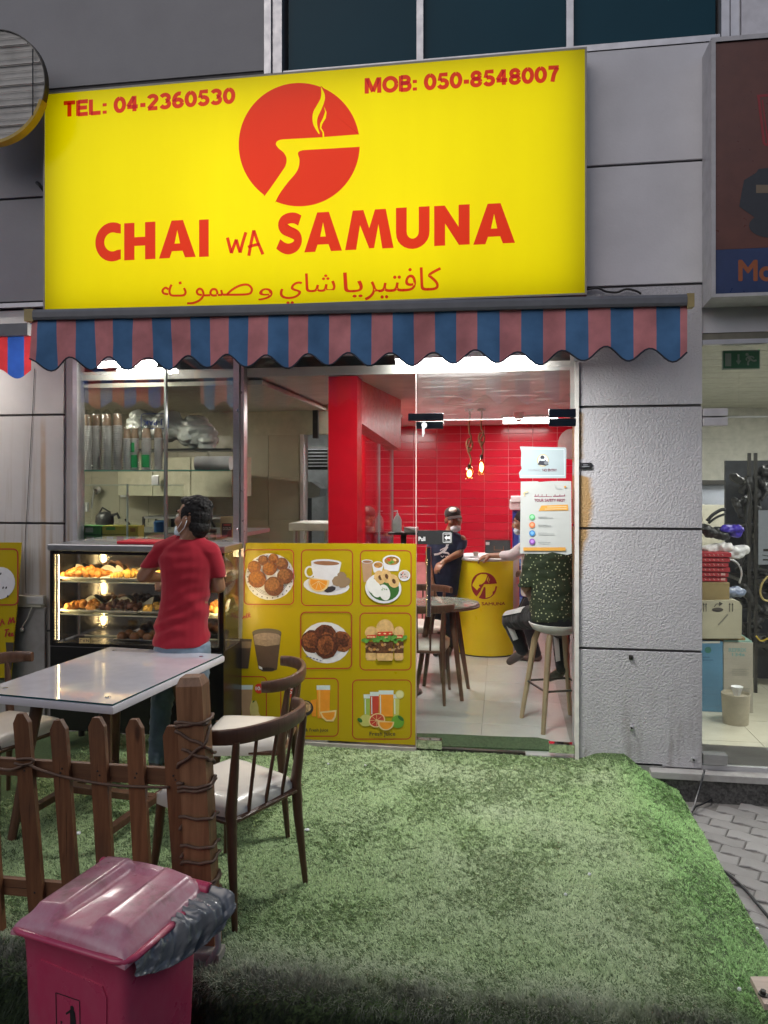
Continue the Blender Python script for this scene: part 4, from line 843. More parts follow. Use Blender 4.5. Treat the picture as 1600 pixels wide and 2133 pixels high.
T = thing('tray', 'flat red tray lying on top of the food display', 'tray', (fx(300, -.25), -.2, CZ)); b = B(); b.box(fx(246, -.3), fx(400, -.3), -.32, -.12, CZ+.001, CZ+.022, bev=.006); obj('pan', b, mat('red_plastic', (.6, .02, .04), .3), T)

# ================================================================ SERVING WINDOW AND GLAZING
T = thing('serving_window', 'steel framed serving window of sliding glass above the food display', 'window', (-2.35, 0, 1.3))
b = B(); b.box(fx(156), fx(165), -.03, .06, 1.25, 2.9); obj('side_frame', b, M_alu, T)
b = B(); b.box(fx(491), fx(503), -.05, .05, 1.25, 2.9); obj('side_frame', b, M_steel, T)
b = B(); b.box(fx(504)+.002, fx(511), -.03, .04, 1.25, 2.9); obj('side_frame', b, mat('pinkish_steel', (.42, .36, .37), .35, .7), T)
for py in (855, 1102):
    for px in (496,):
        q = at(px, py, -.06); b = B(); b.lathe([(.008, 0), (.008, .012), (0, .014)], q, 10, M=Matrix.Rotation(R(90), 3, 'X')); obj('screw', b, M_chrome, T)
b = B(); M_wgl = glass('window_glass', base=.15); b.box(fx(165)+.001, fx(345), -.008, .0, 1.346, 2.9); obj('pane', b, M_wgl, T)
b = B(); b.box(fx(343), fx(491)-.001, .006, .014, 1.346, 2.9); obj('pane', b, M_wgl, T)
b = B(); b.box(fx(343), fx(347), -.012, .018, 1.346, 2.9); obj('pane_edge', b, mat('smoky_edge', (.12, .14, .13), .2), T)
b = B(); b.box(fx(165, .05), fx(382, .05), .05, .056, 1.347, 1.73); obj('lower_pane', b, M_glass, T)
b = B(); b.box(fx(165, .05), fx(382, .05), .049, .057, 1.73, 1.735); b.box(fx(265, .05)-.004, fx(265, .05)+.004, .045, .06, 1.347, 1.74); obj('lower_edge', b, mat('glass_edge', (.4, .5, .45), .2), T)
b = B(); b.box(fx(156), fx(511), -.06, .1, 2.62, 2.9); obj('header', b, M_alu, T)
T = thing('front_glazing', 'tall clear glass pane behind the menu board with a red column behind', 'window', (-1.15, 0, 0))
b = B(); b.box(fx(512), fx(867), .0, .01, .02, 2.62); obj('pane', b, M_glass, T)
b = B(); b.box(fx(866.2), fx(867.6), -.004, .014, .02, 2.62); obj('pane_edge', b, mat('pale_edge', (.6, .5, .48), .2), T)
b = B(); b.box(fx(512), fx(1206), -.02, .012, 2.59, 2.62); obj('head_rail', b, M_alu, T)
b = B(); b.box(fx(505), fx(868), -.03, .05, -.05, .02); obj('sill', b, mat('dusty_sill', (.35, .33, .29), .8, dirt=.5), T)
b = B(); x = fx(655, 1.9); b.box(x-.025, x+.025, 1.93, 1.98, 2.16, 2.42); solo('vent_slot', b, M_dark, 'dark vertical vent slot high on the kitchen wall', 'vent')
T = thing('transom_window', 'scratched dusty glass transom above the cafe door', 'window', (-.05, 0, 2.2)); ZT = fz(1030, 874)
b = B(); b.box(fx(868), fx(1197), .0, .01, ZT+.006, 2.59); obj('pane', b, glass('scratched_glass', (.94, .95, .95), .1, .03, (.75, .72, .7), 0, True), T)
b = B(); b.box(fx(925), fx(1143), -.001, .011, ZT-.001, ZT+.005); obj('edge_strip', b, mat('bright_edge', (.7, .75, .75), .15), T)
T = thing('glass_door', 'frameless glass door with steel handle and notices on it', 'door', (-.05, 0, 0)); DOOR = T; ZB = fz(1030, 1563)
b = B(); b.box(fx(868.5), fx(1196), .0, .01, ZB, ZT-.004); obj('pane', b, M_glass, T)
for x0, y0, x1, y1 in ((851, 861, 924, 877), (868, 878, 924, 894), (1143, 852, 1199, 870), (1143, 872, 1199, 889), (868, 1539, 921, 1558), (1143, 1548, 1197, 1567)):
    b = B(); b.box(fx(x0), fx(x1), -.022, .03, fz((x0+x1)/2, y1), fz((x0+x1)/2, y0), bev=.003); obj('patch_fitting', b, M_chrome, T)
q = at(884, 886, -.022); b = B(); b.lathe([(.018, 0), (.018, .014), (0, .016)], q, 14, M=Matrix.Rotation(R(90), 3, 'X')); b.box(q.x-.008, q.x+.004, -.04, -.036, q.z-.06, q.z, bev=.001); b.box(q.x-.012, q.x-.002, -.043, -.041, q.z-.075, q.z-.01); obj('lock_keys', b, M_alu, T)
b = B(); HXp = fx(893, -.05); z0, z1 = fz(893, 1284, -.05), fz(893, 1140, -.05); b.cyl((HXp, -.055, z0), (HXp, -.055, z1), .0165, n=20)
for z in (z0+.05, z1-.05): b.cyl((HXp, -.055, z), (HXp, .0, z), .009, n=10)
obj('handle', b, M_chrome, T, smooth=40)
pr = Print(-.001); bl = flat('black_sticker', (.015, .016, .017)); wt = flat('white_sticker_print', (.8, .8, .8)); pr.rect(869.5, 1105, 943, 1134, bl); pr.text('Pull', 872, 886, 1127, 1118, wt, .02); pr.frame(923, 1110, 940, 1130, 1.5, .9, wt); pr.poly([(926, 1120), (931, 1115), (931, 1118), (938, 1117), (938, 1123), (931, 1122), (931, 1126)], wt); pr.line([(926, 1113), (938, 1112), (938, 1128), (926, 1127)], .9, wt)
pr.end('pull_sticker', T)
b = B(); b.box(fx(1197.5), fx(1205.5), -.02, .06, -.04, fz(1200, 755)); b.box(fx(1189), fx(1197), .02, .05, ZT, 2.59); solo('door_jamb', b, mat('cream_jamb', (.72, .7, .66), .4), 'cream aluminium jamb strip between glass door and pillar', 'jamb')
b = B(); b.box(fx(1096), fx(1197)-.002, -.05, .04, -.03, ZB-.03, bev=.004); solo('threshold', b, mat('worn_steel', (.6, .58, .55), .4, .4, dirt=.4), 'worn steel threshold strip at the door foot', 'threshold')
b = B(); b.box(fx(866), fx(1096)-.004, .005, .04, -.03, ZB-.008); solo('floor_spring_box', b, M_dark, 'dark metal floor strip under the glass door', 'floor strip')
# notices on the door
T = thing('notice', 'pale blue no entry notice taped to the glass door', 'notice', tuple(at(1132, 997, -.004)))
pr = Print(-.003); pale = mat('pale_blue_paper', (.42, .51, .54), .35, var=.03); pr.poly([(1083, 930), (1179, 932), (1180, 940), (1179, 996), (1083, 996), (1081, 985), (1087, 976), (1085, 968), (1086, 942)], pale)
dkr = flat('maroon_print', (.2, .03, .06)); gy = flat('grey_print', (.4, .42, .46)); yl = flat('ochre_print', (.6, .45, .12))
pr.line([(1088, 935), (1175, 936), (1176, 991), (1086, 991)], 1, flat('pale_print', (.75, .82, .85))); pr.ell(1131, 959, 12, 13, yl); pr.ell(1131, 959, 10.6, 11.6, flat('white_print', (.75, .78, .8))); blk = flat('dark_print', (.04, .045, .06))
pr.ell(1130, 953, 4.5, 4.5, blk); pr.poly([(1120, 968), (1124, 959), (1137, 958), (1143, 968), (1137, 970)], blk); pr.rect(1126, 956, 1135, 960, flat('mask_print', (.6, .7, .78))); pr.ell(1138, 964, 4.5, 3.8, flat('hand_print', (.2, .22, .25)))
pr.text('NO MASK,', 1101, 1126, 982, 976.5, gy, .01); pr.text('NO ENTRY', 1130, 1160, 982, 976.5, dkr, .015); pr.end('sheet', T)
T = thing('notice', 'tall white safety notice with four coloured dots on the door', 'notice', tuple(at(1137, 1154, -.004)))
pr = Print(-.0045); wp = mat('glossy_white_paper', (.54, .565, .55), .3, var=.03); pr.poly([(1085, 1003), (1120, 1002.5), (1123, 1004), (1150, 1002), (1190, 1002), (1191, 1153), (1182, 1156), (1150, 1150), (1140, 1153), (1083, 1153)], wp); pu = flat('plum_print', (.28, .05, .1)); og = flat('orange_print', (.7, .36, .07)); pg = flat('light_grey_print', (.45, .47, .47))
pr.text('\ufea3\ufeee\ufef2', 1114, 1135, 1033, 1028, pu, .02) if False else None
pr.line([(1113, 1034), (1122, 1033.5)], 1.8, pu); pr.line([(1122, 1034.5), (1150, 1034.3)], 1.2, pu); pr.line([(1152, 1034), (1177, 1033)], 1.8, pu)
for xx in (1115, 1121, 1129, 1138, 1156, 1166, 1176): pr.line([(xx, 1034), (xx+.5, 1029.5)], 1.2, pu)
pr.text('YOUR SAFETY FIRST', 1113, 1177, 1045, 1039, pu, .02); pr.poly([(1128, 1053), (1183, 1051), (1184, 1063), (1122, 1064)], og); pr.line([(1140, 1056), (1180, 1055)], 1, flat('cream', (.8, .7, .5))); pr.line([(1135, 1060.5), (1180, 1059.5)], 1, flat('cream', (.8, .7, .5)))
for yy, c in ((1077, (.15, .5, .22)), (1093.5, (.7, .2, .08)), (1110.5, (.06, .25, .55)), (1128, (.28, .1, .42))):
    pr.ell(1108.5, yy, 6.3, 6.3, flat('dot_print', c)); pr.ell(1108.5, yy-.5, 3.4, 3.4, flat('dot_mid', tuple(min(1, x*1.5+.12) for x in c))); pr.line([(1121, yy-1.2), (1140, yy-1.4)], .9, pg); pr.line([(1121, yy+1.8), (1121+random.uniform(25, 48), yy+1.8)], 1.1, flat('text_grey', (.3, .32, .32)))
pr.rect(1090, 1140, 1178, 1147, og); pr.line([(1093, 1033), (1091, 1027), (1100, 1024)], 2, flat('ochre2', (.65, .5, .2))); pr.line([(1155, 1008), (1157, 1016), (1170, 1017)], 1, pg); pr.ell(1177, 1014, 2.5, 2, og); pr.end('sheet', T)
T = thing('door_mat', 'dark green turf mat on the floor just inside the door', 'mat', (0, .3, 0)); b = B()
pts = [atz(x, y, .012) for x, y in [(862, 1527), (905, 1528), (960, 1530), (1020, 1533), (1080, 1535), (1120, 1536), (1143, 1541), (1156, 1550), (1150, 1562), (862, 1556)]]; pts = [Vector((p.x, max(p.y, .06), .012)) for p in pts]; b.poly(pts[::-1], 0, (0, 0, -.012)); obj('pile', b, mat('dark_turf', (.045, .085, .035), .9, var=.4, scale=60, bmp=.8, bscale=200), T)
T = thing('name_plate', 'small black plate beside the cafe door jamb', 'plate', tuple(at(1220, 976, -.01)))
b = B(); b.box(fx(1207), fx(1232), -.014, -.0, fz(1220, 976), fz(1220, 964), bev=.002); obj('plate_body', b, M_black, T); pr = Print(-.016); pr.line([(1215, 968.5), (1225, 968.3)], 1, gy); pr.line([(1212, 972), (1228, 971.8)], 1, gy); pr.end('engraving', T)
for px, py, lab in ((1314, 1369, 'rusty bracket stub under the fourth pillar joint'), (1315, 1516, 'small steel bracket low on the pillar'), (1444, 1582, 'broken fixing at the pillar foot')):
    q = at(px, py, 0); T = thing('wall_fixing', lab, 'fixing', tuple(q)); b = B(); b.box(q.x-.012, q.x+.012, -.012, .004, q.z-.014, q.z+.014, bev=.003); obj('plate_body', b, M_alu if py > 1400 else M_dark, T); b = B(); b.cyl((q.x, -.022, q.z+.003), (q.x, 0, q.z+.003), .006); obj('bolt', b, M_dark, T)
# ================================================================ FOOD DISPLAY
FY = -.36; DX0, DX1 = fx(104, FY), fx(466, FY); DZ0, DZ1 = .69, 1.30
T = thing('food_display', 'black lit food display counter with steel top under the serving window', 'counter', ((DX0+DX1)/2, -.18, 0)); CASE = T
M_case = mat('black_lacquer', (.012, .011, .011), .25)
b = B(); b.box(DX0, DX1, FY, -.02, .13, DZ0-.01, bev=.004); obj('base_cabinet', b, M_case, T)
for x in (DX0+.06, DX1-.06):
    for y in (FY+.05, -.08):
        b = B(); b.cyl((x, y, 0), (x, y, .13), .022, n=10); obj('foot', b, M_dark, T)
b = B(); b.box(DX0-.012, DX1+.012, FY-.012, -.0, DZ1+.004, CZ, bev=.006); obj('steel_top', b, M_steel, T)
for x0, x1 in ((DX0, DX0+.022), (DX1-.03, DX1)):
    b = B(); b.box(x0, x1, FY, FY+.03, DZ0-.008, DZ1+.002); obj('post', b, M_case, T)
b = B(); b.box(DX0+.024, DX1-.032, FY+.002, FY+.03, DZ1-.018, DZ1+.002); b.box(DX0+.024, DX1-.032, FY+.002, FY+.03, DZ0-.008, DZ0+.012); obj('front_rail', b, M_case, T)
b = B(); b.box(DX0+.02, DX1-.02, -.03, -.02, DZ0, DZ1); obj('mirror_back', b, mat('mirror', (.55, .53, .5), .12, 1, .04), T)
gl2 = glass('display_glass', (.97, .97, .95), .04, .01)
b = B(); b.box(DX0+.024, DX1-.032, FY+.008, FY+.013, DZ0+.013, DZ1-.019); obj('front_pane', b, gl2, T)
b = B(); b.box(DX1-.012, DX1-.008, FY+.032, -.032, DZ0+.002, DZ1); obj('side_pane', b, gl2, T)
b = B(); b.box(DX0+.0, DX0+.004, FY+.032, -.032, DZ0+.002, DZ1); obj('side_pane', b, M_case, T)
SH = [DZ0+.006, .885, 1.10]
for z in SH[1:]:
    b = B(); b.box(DX0+.03, DX1-.035, FY+.04, -.035, z-.006, z); obj('shelf_pane', b, glass('shelf_glass', (.9, .95, .9), .06, .02), T)
    b = B(); b.box(DX0+.03, DX1-.035, FY+.036, FY+.04, z-.007, z+.001); obj('shelf_edge', b, mat('lit_shelf_edge', (.7, .68, .5), .2), T)
M_led = emit('warm_led', (1, .74, .36), 190)
for x in (DX0+.034, DX1-.045):
    b = B(); b.box(x-.006, x+.006, FY+.032, FY+.034, DZ0+.02, DZ1-.022); q = obj('led_strip', b, mat('strip_backing', (.75, .7, .6), .5), T); b = B()
    for k in range(30): zz = DZ0+.03+(DZ1-DZ0-.062)*k/29; b.box(x-.0045, x+.0045, FY+.0355, FY+.039, zz-.0055, zz+.0055)
    obj('led_dots', b, M_led, q)
b = B(); b.box(DX0+.05, DX1-.06, FY+.03, FY+.05, DZ1-.012, DZ1-.006); obj('led_bar', b, emit('warm_led_bar', (1, .72, .34), 75), T)
q = at(165, 1335, FY); pr = Print(FY-.002); pr.rect(165, 1329, 187, 1340, flat('badge', (.6, .45, .2))); pr.text('OVAINI', 166, 186, 1338, 1331, flat('badge_ink', (.08, .05, .02)), .03) if False else pr.line([(167, 1337), (167, 1332), (171, 1332)], 1.2, flat('badge_ink', (.05, .03, .02))).line([(173, 1332), (175, 1337), (177, 1332)], 1.2, flat('badge_ink2', (.05, .03, .02))).line([(180, 1337), (180, 1332), (185, 1337), (185, 1332)], 1.2, flat('badge_ink3', (.05, .03, .02)))
pr.end('maker_badge', T)
def food(name, cols):
    m, t, p, o = nodes(name); oi = N(t, 'ShaderNodeObjectInfo'); c = ramp(t, oi.outputs['Random'], [(0, cols[0]), (1, cols[1])]); c = mix(t, ramp(t, nz(t, 60, None, 5), [(.4, (0,)*3), (.7, (.6,)*3)]), c, cols[2]); t.links.new(c, p.inputs['Base Color']); p.inputs['Roughness'].default_value = .45; bump(t, p, nz(t, 110), .6, .004); return m
M_frit = food('fried_orange', [(.55, .2, .03), (.7, .32, .06), (.3, .09, .015)]); M_yel2 = food('fried_yellow', [(.6, .36, .06), (.72, .45, .1), (.4, .2, .03)]); M_dkf = food('fried_dark', [(.1, .035, .02), (.18, .06, .03), (.03, .012, .01)]); M_brn = food('brown_ball', [(.2, .08, .03), (.28, .12, .045), (.1, .035, .015)])
def protos(m, r, jit, n=4):
    out = []
    for k in range(n): b = B(); b.ell((0, 0, 0), r, n=9, jit=jit, seed=k+3); o = obj('fritter', b, m, None, True); out.append(o.data); bpy.data.objects.remove(o)
    return out
M_parch = mat('parchment', (.7, .66, .55), .6, var=.1, bmp=.5, bscale=40); M_tray = mat('tray_enamel', (.72, .7, .64), .3)
def tray(name, label, x0, x1, y0, y1, z, m, paper=True, seed=0):
    T = thing(name, label, 'tray', ((x0+x1)/2, (y0+y1)/2, z)); b = B()
    def f(u, v): ex = max(0, abs(u-.5)*2-.86)/.14; ey = max(0, abs(v-.5)*2-.8)/.2; return (x0+(x1-x0)*u, y0+(y1-y0)*v, z+.003+.02*max(ex, ey))
    b.sheet(f, 16, 10, (0, 0, .002)); obj('pan', b, m, T, True)
    if paper:
        b = B(); g = lambda u, v: (x0-.005+(x1-x0+.01)*u, y0+.01+(y1-y0-.015)*v, z+.008+.05*(max(0, abs(v-.5)*2-.55)/.45)*(v > .5)*(1+.5*math.sin(9*u+seed))+.014*max(0, abs(u-.5)*2-.6)+.006*noise.noise((u*6, v*6, seed)))
        b.grid(g, 18, 10); obj('parchment', b, M_parch, T, True)
def heap(px0, px1, z, y0, y1, n, me, label, group, cat='fritter', name='fritter', hgt=.045, r=.024):
    x0, x1 = fx(px0, y0), fx(px1, y0); xc, yc = (x0+x1)/2, (y0+y1)/2
    for k in range(n):
        u, v = random.uniform(-1, 1), random.uniform(-1, 1); hh = hgt*max(0, 1-u*u)*max(0, 1-.6*v*v)
        o = link(name, random.choice(me)); o.location = (xc+u*(x1-x0)/2*.92, yc+v*(y1-y0)/2*.85, z+.008+r*.75+hh*random.uniform(.4, 1)); o.rotation_euler = [random.uniform(0, 6) for _ in range(3)]; s = random.uniform(.85, 1.2); o.scale = (s, s, s)
        o['label'] = label; o['category'] = cat; o['group'] = group
ya, yb = FY+.06, -.06; P1, P2, P3, P4 = protos(M_frit, (.03, .022, .02), .35), protos(M_yel2, (.026, .02, .017), .4), protos(M_dkf, (.028, .018, .016), .5), protos(M_brn, (.034, .034, .03), .08)
tray('food_tray', 'paper lined tray of orange fritters on the top display shelf', fx(120, ya), fx(206, ya), ya, yb, SH[2], M_tray, seed=1); heap(124, 204, SH[2], ya+.02, yb-.03, 34, P1, 'golden orange fritter heaped on the first tray of the top shelf', 'orange fritters on the top shelf')
tray('food_tray', 'paper lined tray of yellow fritters in the middle of the top shelf', fx(208, ya), fx(302, ya), ya, yb, SH[2], M_tray, seed=2); heap(226, 298, SH[2], ya+.03, yb-.03, 28, P2, 'small yellow fritter on the middle tray of the top shelf', 'yellow fritters on the top shelf', hgt=.03)
tray('food_tray', 'tray of yellow pieces on the top shelf behind the red shirt', fx(306, ya), fx(446, ya), ya, yb, SH[2], M_tray, seed=3); heap(310, 350, SH[2], ya+.02, yb-.03, 14, P2, 'yellow piece on the top shelf beside the red shirt', 'yellow pieces beside the red shirt', hgt=.03)
tray('food_tray', 'tray of orange balls on the middle display shelf', fx(120, ya), fx(196, ya), ya, yb, SH[1], M_tray, seed=4); heap(126, 194, SH[1], ya+.02, yb-.03, 30, P1, 'orange fried ball on the first tray of the middle shelf', 'orange balls on the middle shelf', hgt=.035)
tray('food_tray', 'white woven basket tray of dark fried strips on the middle shelf', fx(192, ya), fx(286, ya), ya, yb, SH[1], M_tray, seed=5); heap(196, 282, SH[1], ya+.02, yb-.03, 34, P3, 'dark brown fried strip in the woven tray of the middle shelf', 'dark strips on the middle shelf', 'fried strip', 'fried_strip', .04)
tray('food_tray', 'plain tray of small yellow balls next to the dark strips', fx(288, ya), fx(350, ya), ya, yb, SH[1], M_tray, False); heap(290, 346, SH[1], ya+.02, yb-.05, 20, P2, 'round yellow ball on the plain tray of the middle shelf', 'yellow balls on the middle shelf', hgt=.035)
tray('food_tray', 'tray with orange pieces at the far end of the middle shelf', fx(420, ya), fx(452, ya), ya, yb, SH[1], M_tray, seed=6); heap(424, 450, SH[1], ya+.02, yb-.03, 10, P1, 'orange piece at the column end of the middle shelf', 'orange pieces at the column end')
tray('food_tray', 'flat steel tray of brown balls on the display floor', fx(232, ya), fx(400, ya), ya+.02, yb, SH[0], M_steel, False)
for k in range(14):
    o = link('dough_ball', random.choice(P4)); o.location = (fx(245+26*(k % 7), ya)+random.uniform(-.005, .005), ya+.065+.09*(k//7), SH[0]+.034); o['label'] = 'large dark brown ball on the steel tray of the display floor'; o['category'] = 'dough ball'; o['group'] = 'brown balls on the display floor'

# ================================================================ MENU BOARD
BY = -.016
T = thing('menu_board', 'tall yellow menu board with nine framed food pictures against the glass', 'menu board', ((fx(500, BY)+fx(866, BY))/2, BY, .02)); MB = T
M_my = mat('menu_yellow', (.41, .305, .003), .35, var=.04, scale=3); M_fr = flat('menu_red_line', (.36, .02, .02))
pr = Print(BY, 480, 1110, 4); b = B(); pts = [pr.P(*q) for q in [(126, 84), (1548, 92), (1540, 1768), (66, 1690)]]; b.poly([pts[3], pts[2], pts[1], pts[0]], 0, (0, .012, 0)); obj('board', b, M_my, T)
col = lambda n, *c: flat(n, c)
W = col('crockery_white', .68, .68, .7); K = col('food_black', .03, .025, .03); BR = [mat('bun_brown%d' % i, c, .6, var=.6, scale=75) for i, c in enumerate([(.3, .11, .02), (.2, .06, .015), (.25, .1, .03), (.14, .045, .018)])]
BR2 = [mat('cutlet_brown%d' % i, c, .6, var=.75, scale=70) for i, c in enumerate([(.13, .035, .01), (.2, .06, .018), (.08, .02, .008)])]
OR = col('orange_flesh', .75, .28, .02); ORp = col('orange_pith', .75, .55, .25); GN = mat('leaf_green', (.1, .28, .04), .6, var=.5, scale=80); GD = col('deep_green', .03, .12, .02); LB = mat('bread_tan', (.62, .4, .16), .6, var=.2, scale=40); TM = col('tomato', .55, .04, .02); TEA = col('tea_brown', .28, .13, .06); LT = col('milk_tea', .42, .26, .15); SC = mat('sauce', (.1, .04, .015), .5, var=.7, scale=90); GG = col('ginger', .28, .19, .11); ICE = col('glass_top', .6, .68, .66)
def pic(fn):
    pr = Print(BY-.0005, 480, 1110, 4); fn(pr); return pr.end('picture', T)
def p_balls(p):
    p.ell(330, 365, 205, 195, W); p.ell(330, 370, 160, 150, K); p.ell(330, 370, 157, 147, W); p.ell(330, 372, 148, 136, K); p.ell(330, 372, 145, 133, W); p.ell(330, 374, 137, 124, K); p.ell(330, 374, 134, 121, W)
    for k in range(26):
        a = k*2*math.pi/26; x, y = 330+186*math.cos(a), 366+176*math.sin(a)
        if x < 524: p.ell(x, y, 6, 6, K, n=6)
    for i, (x, y, r) in enumerate([(362, 212, 42), (277, 228, 44), (202, 286, 56), (432, 258, 54), (330, 298, 58), (460, 358, 68), (226, 384, 74), (366, 444, 82)]): p.ell(x, y, r, r*.98, BR[(i*2+1) % 4], jit=.03); p.ell(x-r*.15, y-r*.2, r*.7, r*.65, BR[(i*2) % 4], jit=.06)
    p.frame(118, 140, 530, 594, 36, 8, M_fr)
def p_tea(p):
    p.frame(592, 142, 1018, 604, 40, 8, M_fr); p.ell(800, 440, 192, 78, W, 4); p.ell(800, 432, 150, 56, col('saucer_shade', .52, .52, .56), 4)
    p.ell(660, 325, 42, 50, W); p.ell(662, 325, 28, 36, M_my); p.poly([(672, 240), (925, 250), (905, 340), (870, 420), (820, 455), (750, 450), (705, 395), (680, 310)], W); p.ell(798, 245, 126, 26, W, 2); p.ell(800, 252, 108, 18, TEA, 2)
    p.ell(900, 400, 55, 42, GG, -20, jit=.1); p.ell(950, 415, 54, 38, GG, -25, jit=.12); p.ell(930, 360, 40, 34, GG, 20, jit=.1); p.ell(830, 470, 50, 24, K, -10, jit=.1)
    p.poly([(648, 370)]+[(738+88*math.cos(R(a)), 402+90*math.sin(R(a))) for a in range(-5, 186, 12)]+[(660, 368)], ORp); p.poly([(668, 385)]+[(736+72*math.cos(R(a)), 404+74*math.sin(R(a))) for a in range(-5, 186, 12)], OR)
    for a in (30, 70, 110, 150): p.line([(736, 400), (736+68*math.cos(R(a)), 404+68*math.sin(R(a)))], 4, ORp)
def p_snack(p):
    p.frame(1083, 148, 1506, 608, 40, 8, M_fr); p.poly([(1093, 235), (1188, 235), (1170, 410), (1110, 410)], LT); p.ell(1140, 238, 47, 16, W); p.ell(1140, 240, 38, 11, TEA)
    p.poly([(1183, 270), (1275, 270), (1262, 330), (1195, 330)], W); p.ell(1229, 270, 46, 34, W); p.ell(1232, 268, 36, 24, mat('curry', (.42, .2, .05), .5, var=.5, scale=60)); p.poly([(1268, 225), (1418, 225), (1400, 318), (1285, 318)], W); p.ell(1343, 230, 75, 46, W); p.ell(1345, 232, 62, 36, mat('stew', (.3, .15, .03), .5, var=.8, scale=70)); 
    for x, y, m in ((1320, 222, TM), (1350, 240, GN), (1370, 225, ORp), (1330, 250, GN)): p.ell(x, y, 16, 9, m, 30)
    p.ell(1450, 355, 50, 46, W); p.ell(1450, 350, 40, 34, col('rice', .55, .48, .44)); 
    for k in range(9): p.ell(1430+random.uniform(-14, 48), 350+random.uniform(-24, 24), 6, 4, TM if k % 2 else K, k*40, n=8)
    p.ell(1275, 460, 152, 126, W, 8); p.ell(1278, 462, 130, 104, GD, 8); 
    for x, y in ((1245, 370), (1300, 360), (1360, 400)): p.ell(x, y, 46, 58, LB, -20, jit=.03); p.ell(x+4, y+2, 14, 22, SC, -20)
    for x, y in ((1185, 440), (1215, 470), (1285, 495)): p.ell(x, y, 46, 68, col('idli_white', .74, .74, .7), -18); 
    for k in range(7): p.ell(1285+random.uniform(-25, 25), 475+random.uniform(-15, 15), 7, 3, GN, k*35, n=6)
def p_tea_big(p):
    p.poly([(182, 830), (425, 830), (388, 1140), (345, 1155), (270, 1155), (235, 1135)], col('cola_brown', .08, .05, .035)); p.ell(303, 832, 122, 36, col('glass_rim', .13, .1, .07)); p.poly([(192, 860), (418, 860), (408, 930), (300, 945), (204, 930)], mat('froth', (.26, .19, .13), .6, var=.2, scale=50)); p.ell(304, 862, 112, 30, mat('froth2', (.3, .22, .16), .6, var=.2, scale=50)); p.ell(310, 1135, 60, 14, col('glass_foot', .02, .015, .012)); p.poly([(235, 1105), (265, 1120), (268, 1140), (240, 1130)], col('glint', .6, .62, .66))
    p.poly([(76, 880), (180, 885), (150, 1130), (72, 1130)], col('cola_brown2', .06, .04, .03)); p.poly([(92, 905), (176, 905), (170, 960), (90, 960)], col('froth3', .2, .14, .09))
    for pl in ([(100, 715), (118, 690), (112, 712), (124, 690)], [(126, 712), (140, 668), (134, 700), (140, 708)], [(146, 708), (158, 662)], [(150, 694), (168, 676)], [(152, 692), (166, 702), (172, 698)]): p.line(pl, 7, M_fr)
def p_cutlet(p):
    p.ell(795, 915, 203, 172, W, 6); p.ell(795, 910, 160, 130, col('plate_mid', .55, .56, .6), 6)
    for i, (x, y, rx, ry, a) in enumerate([(680, 905, 92, 96, -20), (790, 850, 95, 84, 10), (930, 905, 80, 92, -35), (800, 945, 95, 105, 20)]): p.ell(x, y, rx, ry, BR2[(i+2) % 3], a, jit=.05); p.ell(x-6, y-10, rx*.75, ry*.72, BR2[(i+1) % 3], a, jit=.12); p.ell(x+12, y+8, rx*.4, ry*.4, BR2[i % 3], a, jit=.2)
    for k in range(5): p.ell(640+28*k, 1030+8*k, 10, 5, col('rim_blue', .15, .17, .25), 15, n=8)
    p.frame(588, 660, 1012, 1128, 40, 8, M_fr)
def p_burger(p):
    p.frame(1080, 668, 1505, 1142, 40, 8, M_fr)
    for x0, x1, dy in ((1122, 1226, 30), (1362, 1448, 30), (1216, 1364, 0)):
        c = (x0+x1)/2; w2 = (x1-x0)/2; p.ell(c, 800+dy, w2, 82-dy, LB); p.rect(x0, 795+dy, x1, 830+dy*.6, LB); p.poly([(x0+8, 990), (x1-8, 990), (x1-4, 1040), (x1-16, 1062), (x0+16, 1062), (x0+4, 1040)], LB)
        p.rect(x0+4, 905, x1-4, 1000, SC); 
        for k in range(7): p.ell(x0+12+(x1-x0-24)*k/6, 930+random.uniform(-14, 50), 14, 11, [col('mush', .4, .25, .12), SC, col('fry', .5, .24, .06)][k % 3], k*30, n=9, jit=.1)
        for k in range(9): p.ell(x0-8+(x1-x0+16)*k/8, 880+random.uniform(-16, 22), 22, 16, GN, k*40, n=10, jit=.12)
        p.poly([(x0+14, 822+dy), (x1-12, 818+dy), (x1-10, 848+dy*.8), (x0+14, 856+dy*.8)], TM)
        for k in range(3): p.ell(x0+30+(x1-x0-60)*k/2, 836+dy, 12, 6, ORp, 0, n=8)
def p_shake(p):
    p.line([(66, 1197), (268, 1199)], 8, M_fr); p.line([(268, 1199), (288, 1206), (300, 1228), (300, 1560), (296, 1640)], 8, M_fr); p.ell(240, 1297, 40, 42, TM); p.text('10', 210, 248, 1312, 1280, W, .03); p.text('Dhs', 250, 276, 1310, 1297, W, .02); p.poly([(78, 1268), (188, 1268), (165, 1520), (100, 1520)], LT); p.poly([(78, 1268), (188, 1268), (184, 1305), (80, 1305)], ICE)
    for dx, a in ((0, 0), (22, 8), (44, 16)): p.poly(stroke(smooth([(190+dx*.3, 1400), (176+dx, 1450), (180+dx, 1500), (205+dx*1.1, 1545)], 4), 26), col('banana', .6, .5, .18)); p.line([(190+dx*.3, 1398), (186, 1412)], 8, GD)
    p.ell(210, 1560, 78, 28, col('oats', .55, .42, .25), 0, jit=.05)
